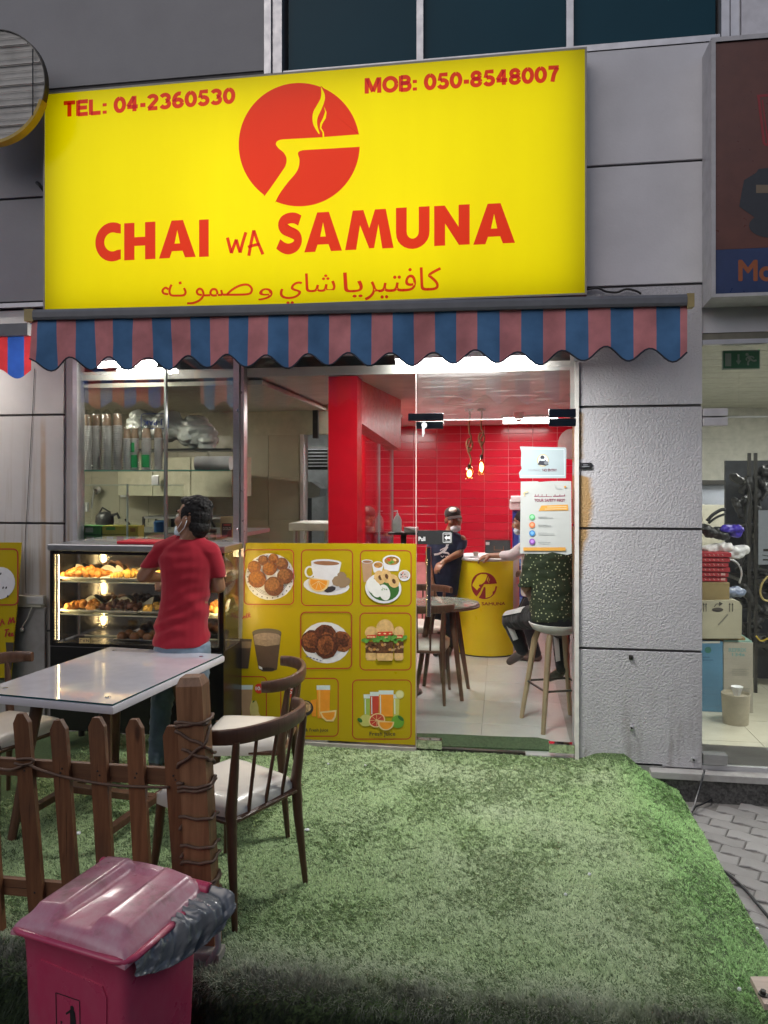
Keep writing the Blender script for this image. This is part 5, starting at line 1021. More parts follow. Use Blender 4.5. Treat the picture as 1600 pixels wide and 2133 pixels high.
def p_juice(p):
    p.frame(420, 1212, 898, 1694, 40, 8, M_fr); p.ell(525, 1325, 52, 56, TM); p.text('Special', 478, 548, 1312, 1288, W, .03) ; p.text('Offer', 490, 552, 1342, 1318, W, .03); p.poly([(668, 1395), (720, 1385), (715, 1530), (680, 1530)], OR); p.poly([(718, 1270), (832, 1270), (826, 1545), (726, 1545)], OR); p.poly([(718, 1270), (832, 1270), (831, 1308), (719, 1308)], ICE); p.poly([(735, 1310), (750, 1310), (750, 1530), (738, 1530)], col('juice_light', .8, .42, .08)); p.ell(620, 1460, 72, 66, K); p.ell(618, 1450, 58, 48, mat('fried_rice', (.42, .28, .14), .6, var=.8, scale=60))
    p.poly([(745, 1490), (885, 1475), (880, 1530), (860, 1570), (800, 1570), (765, 1540)], ORp); p.poly([(760, 1500), (872, 1490), (866, 1530), (845, 1556), (805, 1556), (778, 1532)], OR); p.text('& Fresh Juice', 625, 816, 1663, 1628, K, .012)
def p_fresh(p):
    p.frame(1018, 1226, 1506, 1718, 40, 8, M_fr)
    for x0, x1, yt, m in ((1110, 1165, 1345, col('lime_juice', .3, .42, .08)), (1355, 1410, 1345, col('lemon_juice', .5, .5, .12)), (1163, 1240, 1325, col('berry_juice', .5, .05, .03)), (1236, 1360, 1312, OR)): p.poly([(x0, yt), (x1, yt), (x1-6, 1530), (x0+6, 1530)], m); p.poly([(x0, yt), (x1, yt), (x1-1, yt+34), (x0+1, yt+34)], ICE); p.poly([(x0+10, yt+40), (x0+18, yt+40), (x0+20, 1510), (x0+12, 1510)], ICE)
    p.ell(1412, 1345, 36, 36, col('lemon_rim', .55, .55, .2)); p.ell(1412, 1345, 29, 29, col('lemon', .62, .6, .3)); p.ell(1130, 1562, 56, 50, col('lime_pale', .5, .5, .14)); p.ell(1080, 1560, 24, 16, GD, 40); p.ell(1395, 1572, 54, 54, mat('lime_skin', (.12, .3, .03), .5)); p.ell(1420, 1545, 30, 13, GD, 40)
    p.ell(1222, 1560, 70, 58, ORp, -20); p.ell(1222, 1560, 60, 49, col('grapefruit', .5, .05, .03), -20); p.ell(1218, 1560, 10, 8, ORp)
    for k in range(8): p.line([(1220, 1560), (1220+56*math.cos(k*.785), 1560+46*math.sin(k*.785))], 3, ORp)
    p.poly([(1226, 1560)]+[(1296+70*math.cos(R(a)), 1572+72*math.sin(R(a))) for a in range(0, 181, 15)], ORp); p.poly([(1244, 1575)]+[(1298+56*math.cos(R(a)), 1576+58*math.sin(R(a))) for a in range(0, 181, 15)], OR); p.text('Fresh Juice', 1161, 1376, 1698, 1655, K, .012)
for f in (p_balls, p_tea, p_snack, p_tea_big, p_cutlet, p_burger, p_shake, p_juice, p_fresh): pic(f)
# left poster leaning on the wall
T = thing('poster', 'yellow poster with red script leaning against the streaked wall', 'poster', (fx(10, -.1), -.1, 0))
pr = Print(-.12, 0, 1000, 3.077); b = B(); b.poly([pr.P(*q) for q in [(-300, 1260), (70, 1270), (90, 1000), (110, 800), (136, 400), (-300, 400)]], 0, (0, .01, 0)); obj('board', b, M_my, T)
pr = Print(-.1215, 0, 1000, 3.077); pr.frame(-200, 442, 114, 800, 30, 8, M_fr); pr.ell(0, 660, 96, 104, W, 20); 
for x, y in ((40, 690), (20, 690), (5, 600), (50, 745)): pr.ell(x, y, 5, 9, K, 20, n=8)
for pl in ([(0, 935), (14, 895), (18, 890)], [(8, 912), (20, 902), (26, 925), (32, 920)], [(52, 925), (66, 880), (70, 915), (86, 878), (88, 915), (98, 905)]): pr.line(pl, 8, M_fr)
for pl in ([(30, 962), (60, 955)], [(46, 958), (34, 1005)], [(56, 995), (66, 980), (58, 978), (56, 998), (68, 1000)], [(86, 980), (74, 985), (74, 1000), (86, 990), (88, 1000)]): pr.line(pl, 8, M_fr)
pr.poly([(38, 1040), (90, 1040), (74, 1215), (50, 1215)], col('cola3', .05, .035, .025)); pr.end('print', T)
# wall socket and cable
T = thing('wall_socket', 'old white double socket box with a dangling cable on the wall', 'socket', tuple(at(70, 1250, -.02)))
b = B(); q0, q1 = at(40, 1262, 0), at(95, 1240, 0); b.box(q0.x, q1.x, -.05, .01, q0.z, q1.z, bev=.006); obj('box', b, mat('yellowed_plastic', (.5, .47, .38), .4), T)
b = B(); q0, q1 = at(57, 1258, -.05), at(92, 1243, -.05); b.box(q0.x, q1.x, -.062, -.05, q0.z, q1.z, bev=.004); obj('switch_plate', b, mat('switch_grey', (.4, .4, .38), .3), T)
b = B(); b.tube([at(x, y, -.05) for x, y in smooth([(68, 1262), (62, 1275), (56, 1290), (48, 1303), (46, 1312)], 4)], .004, 6); q = at(46, 1312, -.05); b.ell(q, (.016, .014, .016), n=8); obj('cord', b, mat('beige_cord', (.6, .57, .48), .5), T, True)
b = B(); b.tube([at(x, y, -.006) for x, y in smooth([(72, 768), (68, 850), (62, 960), (57, 1050), (52, 1140), (54, 1235)], 5)], .0022, 5); solo('wire', b, M_dark, 'thin dark wire hanging down the streaked white wall', 'wire')
b = B(); b.box(fx(26, .0), fx(98, .0), -.03, -.002, -.02, fz(60, 1264, -.0)); solo('wall_plate', b, mat('grey_cement_board', (.27, .26, .25), .8, dirt=.4), 'grey cement board at the foot of the streaked wall', 'board')

# ================================================================ NEIGHBOURING SIGNS
NY = -.215
T = thing('neighbour_sign', 'unlit brown and blue sign box in a grey frame above the next shop', 'sign', (1.9, -.1, 2.8)); x0 = fx(1482, NY); M_sf = mat('sign_frame_grey', (.5, .49, .5), .45)
zt, zb = fz(1482, 78, NY), fz(1482, 641, -.0); b = B(); b.box(x0+.03, 3.2, NY+.02, -.002, zb+.03, zt-.03); obj('housing', b, M_sf, T)
zi0, zi1 = fz(1490, 612, NY), fz(1490, 87, NY); xi = fx(1491, NY)
b = B(); b.add([(x0, NY, zt), (xi, NY, zi1), (xi, NY, zi0), (x0, NY, zi0-.02)], [(0, 1, 2, 3)]); b.add([(x0, NY, zt), (3.2, NY, zt), (3.2, NY, zi1), (xi, NY, zi1)], [(0, 1, 2, 3)])
b.add([(x0, NY, zi0-.02), (xi, NY, zi0), (3.2, NY, zi0), (3.2, NY, zi0-.02)], [(0, 1, 2, 3)]); b.add([(x0, NY, zt), (x0, NY, zi0-.02), (PX1, -.002, zb), (PX1, -.002, zt)], [(0, 1, 2, 3)]); b.add([(x0, NY, zi0-.02), (3.2, NY, zi0-.02), (3.2, -.002, zb), (PX1, -.002, zb)], [(0, 1, 2, 3)]); b.add([(x0, NY, zt), (PX1, -.002, zt), (3.2, -.002, zt), (3.2, NY, zt)], [(0, 1, 2, 3)]); obj('frame', b, M_sf, T)
zs = fz(1540, 518, NY+.012); b = B(); b.box(xi, 3.2, NY+.012, NY+.018, zs, zi1); obj('brown_panel', b, mat('unlit_brown', (.13, .045, .03), .35), T)
b = B(); b.box(xi, 3.2, NY+.012, NY+.018, zi0, zs-.001); obj('blue_panel', b, mat('unlit_blue', (.025, .045, .13), .35), T)
pr = Print(NY+.0115); dr = flat('dull_orange', (.32, .09, .03)); pr.text('Mo', 1538, 1613, 586, 541, dr, .03); rd = flat('dull_red', (.3, .03, .035)); pr.line([(1577, 200), (1640, 195)], 5, rd); pr.line([(1580, 200), (1592, 300), (1640, 312)], 5, rd); pr.line([(1588, 208), (1600, 300)], 3, rd)
ek = flat('engine_dark', (.035, .04, .05)); pr.poly([(1545, 400), (1550, 375), (1575, 360), (1580, 352), (1640, 345), (1640, 470), (1600, 455), (1575, 455), (1540, 430)], ek); pr.ell(1605, 470, 45, 25, ek); pr.rect(1575, 385, 1640, 402, flat('engine_light', (.2, .15, .1))); pr.end('print', T)
b = B(); b.box(fx(1463)-.01, 3.2, -.01, .2, 2.43, 2.56); 
T = thing('round_sign', 'round unlit wire mesh sign with a yellow rim beside the light box', 'sign', (fx(0, -.3), -.3, 3.6)); ry = -.34
c = at(-14, 182, ry); rx_ = fx(96, ry)-c.x; M_wov = mat('dim_mesh_panel', (.5, .485, .45), .7, var=.2, scale=6, bmp=.3)
MX = Matrix.Rotation(R(90), 3, 'X'); b = B(); b.lathe([(0, -.03), (rx_*.985, -.03), (rx_*.985, .0), (0, .0)], c, 56, M=MX); obj('disc', b, M_wov, T, 40)
b = B(); b.lathe([(rx_*.99, -.035), (rx_*1.0, -.035), (rx_*1.0, .012), (rx_*.985, .012), (rx_*.985, .003), (rx_*.99, .003), (rx_*.99, -.035)], c, 56, M=MX, cap=False); obj('rim', b, M_dark, T, 40)
b = B(); b.lathe([(rx_*.95, .006), (rx_*.95, .02), (rx_*1.006, .021), (rx_*1.006, -.04)], c, 30, M=MX, a0=R(-105), a1=R(-18)); obj('yellow_edge', b, mat('dull_yellow_rim', (.45, .3, .03), .5), T, 40)
for k in range(-8, 9):
    z = k*rx_/8.6; hw = math.sqrt(max(.0004, (rx_*.97)**2-z*z)); b = B(); b.cyl((c.x-hw, ry-.012, c.z+z), (c.x+hw, ry-.012, c.z+z+.004*math.sin(k*3)), .0025 if k % 3 else .006, n=6); obj('mesh_wire', b, mat('cream_wire', (.55, .53, .48), .6) if k == -8 else bpy.data.materials['cream_wire'], T)
for x in (-.35, 0, .3): b = B(); hw = math.sqrt(max(.001, (rx_*.97)**2-x*x)); b.cyl((c.x+x, ry-.02, c.z-hw), (c.x+x, ry-.02, c.z+hw), .004, n=6); obj('mesh_wire', b, M_dark, T)
b = B(); b.cyl((c.x, ry+.1, c.z), (c.x, 0, c.z), .04); obj('bracket', b, M_dark, T)
b = B(); b.tube([at(x, y, -.03) for x, y in smooth([(1222, 603), (1245, 600), (1262, 607), (1285, 609), (1305, 602), (1325, 606), (1336, 612)], 4)], .007, 6); solo('sign_cable', b, M_dark, 'dark cable loop lying beside the yellow sign on top of the awning', 'cable', smooth=True)
b = B(); b.tube([at(x, y, -.03) for x, y in [(76, 380), (82, 384), (92, 398)]], .012, 6); solo('cable_stub', b, M_dark, 'short dark cable stub at the edge of the light box sign', 'cable', smooth=True)

# ================================================================ NEIGHBOURING SHOP
NZ = -.03; XA = PX1+.003
T = thing('shop_door', 'neighbouring glass door with grey patch hinges at the pillar', 'door', (1.8, .02, NZ))
ztop = fz(1540, 716); b = B(); b.box(XA, 3.2, .02, .03, NZ+.03, ztop); obj('pane', b, glass('neighbour_glass', (.93, .95, .93), .05, .015, (.55, .56, .52), 0, True), T)
b = B(); b.box(XA, 3.2, .015, .036, fz(1540, 868)-.004, fz(1540, 868)+.004); obj('pane_joint', b, mat('pale_joint', (.6, .62, .58), .2), T)
b = B(); b.box(XA, 3.2, -.0, .06, ztop+.001, fz(1540, 706)); obj('head_rail', b, M_alu, T); b = B(); b.box(XA, 3.2, .036, .12, fz(1540, 706)+.001, 2.74); obj('reveal', b, mat('olive_reveal', (.22, .21, .16), .6), T)
for y0, y1 in ((851, 867), (870, 887), (1571, 1592)):
    b = B(); b.box(XA, fx(1515), -.015, .05, fz(1490, y1), fz(1490, y0), bev=.003); obj('patch_fitting', b, mat('satin_grey', (.58, .56, .58), .4, .3) if y0 < 1500 else M_steel, T)
b = B(); b.box(XA, 3.2, .012, .04, NZ, NZ+.028); obj('bottom_rail', b, M_alu, T)
b = B(); b.box(XA-.02, 4.2, .07, 6.1, NZ-.1, NZ-.006); nf = struct('shop_floor', b, mat('grout2', (.22, .21, .18), .8)); mft = rnd_mat('cream_floor_tile', (.66, .63, .5), (.7, .67, .54), .2, 3, 0, 50, .2, (.3, .28, .2))
tb = B(); tb.box(0, .496, 0, .496, -.006, 0, bev=.0015); tm = obj('floor_tile', tb, mft); tme = tm.data; bpy.data.objects.remove(tm)
for i in range(5):
    for j in range(10): q = link('floor_tile', tme, nf); q.matrix_parent_inverse = Matrix(); q.location = (XA+.02+.5*i, .09+.5*j, NZ)
b = B(); b.box(XA-.02, 4.2, 5.6, 5.7, NZ, 2.8); b.box(4.1, 4.2, .1, 5.6, NZ, 2.8); struct('shop_wall', b, mat('shop_paint', (.62, .61, .56), .5))
b = B(); b.box(XA-.12, XA-.02, .45, 5.7, NZ, 2.8); struct('shop_side_wall', b, mat('shop_paint2', (.6, .59, .54), .5))
T = thing('slat_ceiling', 'olive metal slat ceiling of the neighbouring shop', 'ceiling', (2.5, 3, 2.72)); M_sl = mat('slat_metal', (.42, .42, .36), .4, .3)
for k in range(14): b = B(); b.box(XA, 4.1, .2+.38*k, .2+.38*k+.365, 2.71, 2.72); obj('slat', b, M_sl, T)
panel_light('ceiling_light', 'unseen light panel added on the far side of the neighbouring shop', 2.7, 3.9, 2.5, 3.1, 2.708, 45); panel_light('ceiling_light', 'unseen light panel added right behind the neighbouring glass door', 2.0, 3.6, .14, .45, 2.70, 42)  # both panels added out of view to brighten this shop
T = thing('exit_sign', 'green emergency exit sign with arrow and running figure', 'sign', tuple(at(1545, 768, .25))); GY = .25
b = B(); b.box(fx(1506, GY), fx(1584, GY), GY, GY+.03, fz(1545, 769, GY), fz(1545, 729, GY), bev=.003); obj('housing', b, flat('pale_housing', (.25, .3, .26)), T)
pr = Print(GY-.001, 1180, 680, 3.81); eg = flat('exit_green', (.02, .13, .06)); ew = flat('exit_white', (.26, .3, .27)); pr.rect(1245, 195, 1530, 330, eg); pr.rect(1260, 214, 1308, 316, ew); pr.rect(1358, 220, 1374, 275, ew); pr.poly([(1344, 270), (1388, 270), (1366, 304)], ew)
pr.ell(1433, 222, 13, 12, ew); pr.line([(1440, 236), (1462, 262)], 24, ew); pr.line([(1442, 240), (1476, 238), (1488, 252)], 11, ew); pr.line([(1440, 242), (1424, 258), (1434, 270)], 10, ew); pr.line([(1462, 262), (1486, 274), (1508, 268)], 14, ew); pr.line([(1458, 262), (1440, 284), (1442, 308)], 14, ew); pr.ell(1528, 186, 5, 5, flat('pilot_green', (.1, .8, .3))); pr.end('pictogram', T)
# stock behind the neighbouring door
def crate(px0, px1, pyt, pyb, Y, dep, c, name, label, cat, group=None, prt=None, z0=None):
    T = thing(name, label, cat, ((fx(px0, Y)+fx(px1, Y))/2, Y, fz(px0, pyb, Y)), group); b = B(); b.box(fx(px0, Y), fx(px1, Y), Y, Y+dep, fz((px0+px1)/2, pyb, Y) if z0 is None else z0, fz((px0+px1)/2, pyt, Y), bev=.004); obj('carton', b, c if not isinstance(c, tuple) else mat(name+'_card', c, .6, var=.12, scale=5), T)
    if prt: pr = Print(Y-.001); prt(pr); pr.end('print', T)
    return T
sy = 1.3; rl = flat('pale_label', (.55, .3, .28))
for k in range(6):
    y0 = 1151+10.2*k; crate(1440, 1524-2*(k % 3)-k, y0, y0+9.2, sy-.05+.01*k, .3, (.33, .02, .03), 'red_carton', 'flat red carton, %s of the red stack behind the neighbouring door' % ['topmost', 'second from the top', 'third from the top', 'fourth from the top', 'fifth from the top', 'lowest'][k], 'carton', 'red cartons behind the neighbouring door', lambda p, y0=y0, k=k: [p.line([(1468+9*i, y0+3), (1471+9*i, y0+6.5)], 1.4, rl) for i in range(5)] and (p.rect(1502, y0+2, 1511, y0+7, rl) if k > 3 else None))
crate(1440, 1520, 1213, 1252, sy, .3, (.27, .2, .09), 'brown_carton', 'plain brown carton under the red stack', 'carton')
T = thing('handle_box', 'beige carton with an oval hand hole and arrow marks', 'carton', tuple(at(1500, 1330, sy)))
b = B(); b.poly([at(x, y, sy-.03) for x, y in [(1440, 1330), (1545, 1330), (1546, 1262), (1540, 1253), (1528, 1250), (1440, 1252)]], 0, (0, .3, 0)); obj('carton', b, mat('beige_card', (.45, .42, .31), .6, var=.1, scale=4, dirt=.4), T); pr = Print(sy-.032); bk = flat('stamp_ink', (.06, .05, .045)); pr.ell(1495, 1270, 12, 4.5, bk)
for x in (1466, 1471, 1520, 1526): pr.line([(x, 1274), (x, 1258)], 1.4, bk); pr.poly([(x-2, 1260), (x+2, 1260), (x, 1255)], bk)
pr.line([(1488, 1264), (1492, 1258), (1500, 1258)], 1.6, bk); pr.poly([(1498, 1253), (1498, 1263), (1506, 1257)], bk); pr.line([(1496, 1302), (1516, 1280)], 3, flat('faded_ink', (.22, .2, .16))); pr.end('print', T)
crate(1440, 1553, 1327, 1335, sy+.02, .3, (.3, .2, .09), 'carton_flap', 'thin brown cardboard sheet under the beige box', 'cardboard')
crate(1440, 1506, 1336, 1392, sy-.02, .3, (.1, .24, .38), 'blue_carton', 'blue printed carton beside the refrigerant box', 'carton', None, lambda p: (p.ell(1475, 1354, 7, 6.5, flat('globe_green', (.05, .18, .14))), p.rect(1463, 1336, 1500, 1340, flat('carton_white', (.55, .55, .5))), p.line([(1464, 1369), (1478, 1369)], 1.5, flat('teal_ink', (.05, .14, .24))), p.line([(1464, 1375), (1486, 1375)], 1.2, flat('teal_ink2', (.05, .14, .24)))), NZ)
def refr(p):
    ti = flat('teal_print', (.2, .36, .34)); gi = flat('grey_ink', (.25, .25, .22)); p.text('REFRIX', 1518, 1555, 1358, 1350, ti, .03); p.text('134a', 1525, 1552, 1367, 1360, ti, .03)
    for k in range(4): p.line([(1525, 1394+4*k), (1560-4*(k % 2), 1394+4*k)], 1, gi)
    for k in range(3): p.line([(1516, 1433+3*k), (1562, 1434+3*k)], .9, gi)
T = crate(1507, 1569, 1338, 1447, sy-.01, .3, (.4, .37, .31), 'refrigerant_box', 'tall pale box printed with teal letters by the bucket', 'carton', None, refr, NZ)
b = B(); b.box(fx(1509, sy), fx(1567, sy), sy+.0, sy+.27, fz(1538, 1338, sy)+.001, fz(1538, 1338, sy)+.012); obj('open_top', b, flat('teal_edge', (.25, .42, .36)), T)
q = atz(1487, 1456, NZ); b = B(); b.lathe([(.0, 0), (.088, 0), (.1, .22), (.096, .222), (.09, .2), (0, .19)], (q.x-.01, 1.02, NZ), 24); solo('bucket', b, mat('paint_bucket', (.4, .36, .27), .6, var=.2, scale=4, dirt=.7), 'dirty cream paint bucket in front of the cartons', 'bucket', smooth=40)
b = B(); b.lathe([(.0, 0), (.02, .0), (.045, .07), (0, .05)], (q.x-.0, 1.02, NZ+.2), 8); solo('paper_cup', b, M_paper, 'white torn paper sticking out of the paint bucket', 'paper')
# shelf rack with dark parts, bags and hoses
RY = 1.9; T = thing('shelf_rack', 'dark metal shelf rack loaded with black parts in the neighbouring shop', 'shelf', (2.3, RY+.2, NZ))
for px in (1562, 1575):
    b = B(); b.box(fx(px, RY)-.012, fx(px, RY)+.012, RY, RY+.025, NZ, 2.0); obj('upright', b, M_dark, T)
b = B(); b.box(fx(1548, RY)+.0, fx(1548, RY)+1.3, RY+.52, RY+.56, NZ, 1.95); obj('shade_sheet', b, mat('rack_shade', (.05, .055, .07), .6, var=.5, scale=6, bmp=.6, bscale=9), T)  # dark sheet stands in for the shadow behind the rack
for z in (.35, .9, 1.35):
    b = B(); b.box(fx(1545, RY), fx(1545, RY)+1.2, RY+.03, RY+.5, z, z+.03); obj('shelf_board', b, M_dark, T)
mk = mat('black_rubber', (.02, .02, .022), .5, var=.4); rng = random.Random(5)
for k, (px, py, r_) in enumerate([(1570, 1010, .12), (1592, 1040, .14), (1560, 1060, .1), (1590, 1130, .13), (1600, 990, .14), (1565, 1180, .1), (1590, 1215, .14), (1560, 1245, .1), (1596, 1290, .15), (1560, 1310, .09), (1590, 1340, .1), (1612, 1100, .15)]):
    q = at(px, py, RY+.1); rv = lambda a_: Vector((rng.uniform(-1, 1)*a_, rng.uniform(-.5, .5)*a_, rng.uniform(-1, 1)*a_)); pr_ = []
    for _ in range(5): a_ = q+rv(r_*.8); pr_.append(('cap', a_, r_*rng.uniform(.12, .35), a_+rv(r_*1.3), r_*rng.uniform(.08, .3)))
    pr_.append(('tube', [q+Vector((r_*.6*math.cos(t_), rng.uniform(-.2, .2)*r_, r_*.6*math.sin(t_))) for t_ in np.linspace(0, rng.uniform(3, 5.5), 10)], [r_*.12]*10)); me = blobmesh(pr_, .01, 1); warp(me, lambda p, n: p+n*.012*noise.noise(p*30))
    solo_skin('car_part', me, mk, 'dark machine part heaped on the shelf rack in the neighbouring shop', 'part', 'dark parts on the shelf rack')
def hose(pts, r, m, name, label, Y=1.5):
    b = B(); b.tube([at(x, y, Y) for x, y in smooth(pts, 5)], r, 7); solo(name, b, m, label, 'hose', smooth=True)
hose([(1473, 1085), (1485, 1072), (1502, 1062), (1510, 1062)], .014, mk, 'hose', 'black hose arching above the bag of parts'); hose([(1476, 1090), (1492, 1078), (1512, 1070)], .01, mk, 'hose', 'thinner black hose under the arching one'); hose([(1543, 1180), (1553, 1140), (1556, 1060), (1565, 1040), (1556, 1000)], .008, mk, 'hose', 'black cable hanging in front of the rack')
hose([(1500, 1168), (1520, 1165), (1538, 1175), (1545, 1195), (1540, 1215)], .008, M_alu, 'hose', 'silver bent pipe behind the red cartons', 1.7); hose([(1600, 1200), (1588, 1215), (1584, 1235), (1592, 1250), (1610, 1252)], .008, mat('tan_hose', (.4, .32, .12), .5), 'hose', 'tan coiled hose at the edge of the rack'); hose([(1575, 1325), (1585, 1335), (1600, 1330)], .007, mat('yellow_hose', (.5, .36, .03), .5), 'hose', 'yellow tube near the rack foot')
for px, py, r_, m, lab in ((1482, 1108, .1, mk, 'black bag of parts on top of the white bag'), (1490, 1139, .09, mat('white_bag', (.62, .6, .6), .4), 'white plastic bag lying on the red cartons'), (1528, 1150, .09, mat('grey_bag', (.55, .55, .56), .4), 'crumpled grey white bag next to the red stack'), (1522, 1105, .075, mat('violet_blue_plastic', (.05, .03, .35), .35), 'violet blue plastic part above the red cartons'), (1530, 1232, .1, mat('smoky_blue', (.16, .2, .3), .35), 'smoky blue plastic bag behind the brown carton')):
    q = at(px, py, sy+.12); me = blobmesh([('ell', q+Vector((rng.uniform(-1, 1)*r_*.8, rng.uniform(-.3, .3)*r_, rng.uniform(-.3, .3)*r_)), (r_*.7, r_*.6, r_*.4)) for _ in range(4)], .01, 2); warp(me, lambda p, n: p+n*(.018*noise.noise(p*24)+.008*noise.noise(p*60))); solo_skin('stock_bag', me, m, lab, 'bag')
crate(1440, 1556, 1010, 1052, 3.6, .3, (.3, .32, .38), 'grey_box', 'long grey blue box high in the neighbouring shop', 'box'); crate(1440, 1560, 1000, 1010, 3.55, .5, M_dark, 'shelf_board_long', 'dark shelf edge above the grey blue box', 'shelf')
b = B(); b.box(fx(1440, 3.5), fx(1620, 3.5), 3.5, 3.6, NZ, fz(1500, 1052, 3.5)); solo('shop_counter', b, mat('cream_panel', (.6, .57, .47), .5), 'cream counter front at the back of the neighbouring shop', 'counter')
T = thing('paper_notice', 'white paper notice stuck on the rack side of the neighbouring door', 'notice', tuple(at(1600, 1175, .1))); b = B(); pr = Print(.1); pr.rect(1580, 1063, 1660, 1176, flat('notice_paper', (.6, .62, .68))); pr.line([(1590, 1146), (1604, 1146)], 5, bk); pr.line([(1588, 1156), (1610, 1160)], 1.6, bk); pr.text('KEEP', 1589, 1612, 1170, 1163, bk, .02) if False else pr.line([(1589, 1166), (1612, 1166)], 3, bk); pr.end('sheet', T)
b = B(); b.tube([Vector(q) for q in [tuple(at(1468, 1604, -.08)), tuple(at(1458, 1640, -.16)), tuple(atz(1441, 1692, GZ+.012)), tuple(atz(1450, 1680, GZ+.012)), tuple(atz(1475, 1670, GZ+.012)), tuple(atz(1495, 1655, GZ+.012))]], .006, 6); solo('power_cable', b, M_black, 'black cable running down the granite step onto the pavers', 'cable', smooth=True)
b = B(); b.tube([atz(x, y, GZ+.014) for x, y in smooth([(1480, 1800), (1515, 1820), (1550, 1850), (1580, 1885), (1605, 1915), (1640, 1960)], 4)], .008, 6); solo('power_cable', b, M_black, 'thick black cable curving over the pavers beside the turf', 'cable', smooth=True)
# ================================================================ CAFE INTERIOR
M_walnut = wood('walnut', (.075, .036, .022), (.15, .075, .045), .35); M_cream = mat('cream_vinyl', (.74, .69, .6), .25, var=.03)
CX, CYc, CR, CH = fx(1012, 2.74), 3.08, .335, .96
T = thing('service_counter', 'round yellow service counter with red cup logo and white top', 'counter', (CX, CYc, 0)); M_cy = mat('counter_yellow', (.85, .66, .012), .35, var=.06, scale=3)
b = B(); b.lathe([(CR, .012), (CR, CH)], (CX, CYc, 0), 48); obj('drum', b, M_cy, T, 40)
b = B(); b.lathe([(CR-.01, 0), (CR+.002, 0), (CR+.002, .012), (0, .012)], (CX, CYc, 0), 40); obj('base_ring', b, M_dark, T)
b = B(); b.lathe([(CR+.012, CH+.001), (CR+.018, CH+.006), (CR+.018, CH+.022), (CR+.012, CH+.027), (0, CH+.027)], (CX, CYc, 0), 48); obj('counter_top', b, M_white, T, 40)
b = B(); b.lathe([(CR+.002, .012), (CR+.002, CH-.002)], (CX, CYc, 0), 6, a0=R(-36), a1=R(-14)); obj('white_strip', b, M_white, T)
def oncyl(xm, z, l=0): a = -math.pi/2+xm/CR+R(2); return Vector((CX+(CR+.0025+l)*math.cos(a), CYc+(CR+.0025+l)*math.sin(a), z))
kk = .131/252; fnl = lambda x, y: oncyl((x-1247)*kk-.03, fz(1003, 1220, 2.74)-(y-603)*kk)
def subdiv(poly, n=1): return poly
L2, wi = logo(fnl); M_dred = flat('dark_red_print', (.3, .02, .02)); b = B()
for q in L2:
    bm = bmesh.new(); f = bm.faces.new([bm.verts.new(v) for v in q]); bmesh.ops.triangulate(bm, faces=[f]); b.bm(bm)
obj('cup_logo', b, M_dred, T); b = B(); b.poly([Vector(v)+Vector((0, -.0012, 0)) for v in wi]); obj('steam_wisp', b, M_cy, T)
b = B(); zc = fz(1003, 1261, 2.74); sc_ = 1/205
for s, x0, x1 in (('CHAI', 935, 968), ('wa', 973, 990), ('SAMUNA', 1000, 1050)):
    text(b, s, lambda u, v, l: oncyl((x0+(x1-x0)*u-1011)*sc_, zc+.032*v*(1 if s != 'wa' else .7), l), 0, .025)
obj('lettering', b, M_dred, T)
q = at(1037, 1150, 2.95); T = thing('cash_register', 'black touch screen till standing on the yellow counter', 'till', (q.x, 3.0, CH+.028))
b = B(); MT = Matrix.Translation((q.x, 3.02, CH+.028)); b.box(-.13, .13, -.01, .02, .03, .17, bev=.006, M=MT @ Matrix.Rotation(R(-15), 4, 'X')); obj('screen_housing', b, M_black, T)
b = B(); b.box(-.06, .06, -.05, .09, 0, .028, bev=.005, M=MT); obj('stand', b, M_black, T)
b = B(); b.box(-.125, -.085, -.0145, -.0115, .115, .145, M=MT @ Matrix.Rotation(R(-15), 4, 'X')); obj('label', b, M_paper, T); b = B(); b.box(-.04, .06, -.0145, -.0115, .06, .065, M=MT @ Matrix.Rotation(R(-15), 4, 'X')); b.box(-.04, -.034, -.0145, -.0115, .066, .105, M=MT @ Matrix.Rotation(R(-15), 4, 'X')); b.box(.054, .06, -.0145, -.0115, .066, .105, M=MT @ Matrix.Rotation(R(-15), 4, 'X')); obj('trim', b, flat('dull_orange_trim', (.3, .1, .03)), T)
q = at(991, 1165, 2.85); b = B(); b.lathe([(.02, 0), (.03, .05), (.028, .052), (.018, .01), (0, .01)], (q.x, 2.9, CH+.028), 16); solo('tea_cup', b, mat('paper_cup_white', (.7, .68, .6), .5), 'small paper cup on the counter beside the outstretched hand', 'cup', smooth=40)
b = B(); b.box(q.x-.07, q.x+.06, 2.83, 2.87, CH+.028, CH+.034); b.box(q.x-.06, q.x+.03, 2.83, 2.88, CH+.034, CH+.04); solo('papers', b, M_paper, 'white slips of paper at the front edge of the counter', 'paper')
b = B(); b.box(fx(1068, 3.9), fx(1100, 3.9), 3.9, 4.4, 0, 1.42, bev=.01); T = thing('drinks_cooler', 'blue drinks cooler half hidden by the safety notice', 'cooler', (fx(1084, 3.9), 4.1, 0)); obj('cabinet', b, mat('cooler_blue', (.03, .06, .32), .3), T)
for k in range(4): b = B(); z = .3+.25*k; b.box(fx(1080, 3.88), fx(1098, 3.88), 3.885, 3.898, z, z+.14); obj('bottle_pack', b, mat('pack_blue', (.12, .28, .6), .25, var=.4, scale=40), T)
b = B(); b.box(fx(1062, 3.8), fx(1100, 3.8), 3.8, 4.3, 1.44, 1.55, bev=.015); b.box(fx(1064, 3.8), fx(1098, 3.8), 3.78, 3.8, 1.555-.03, 1.6, bev=.01); solo('label_printer', b, M_white, 'white machine standing on the blue cooler', 'machine')
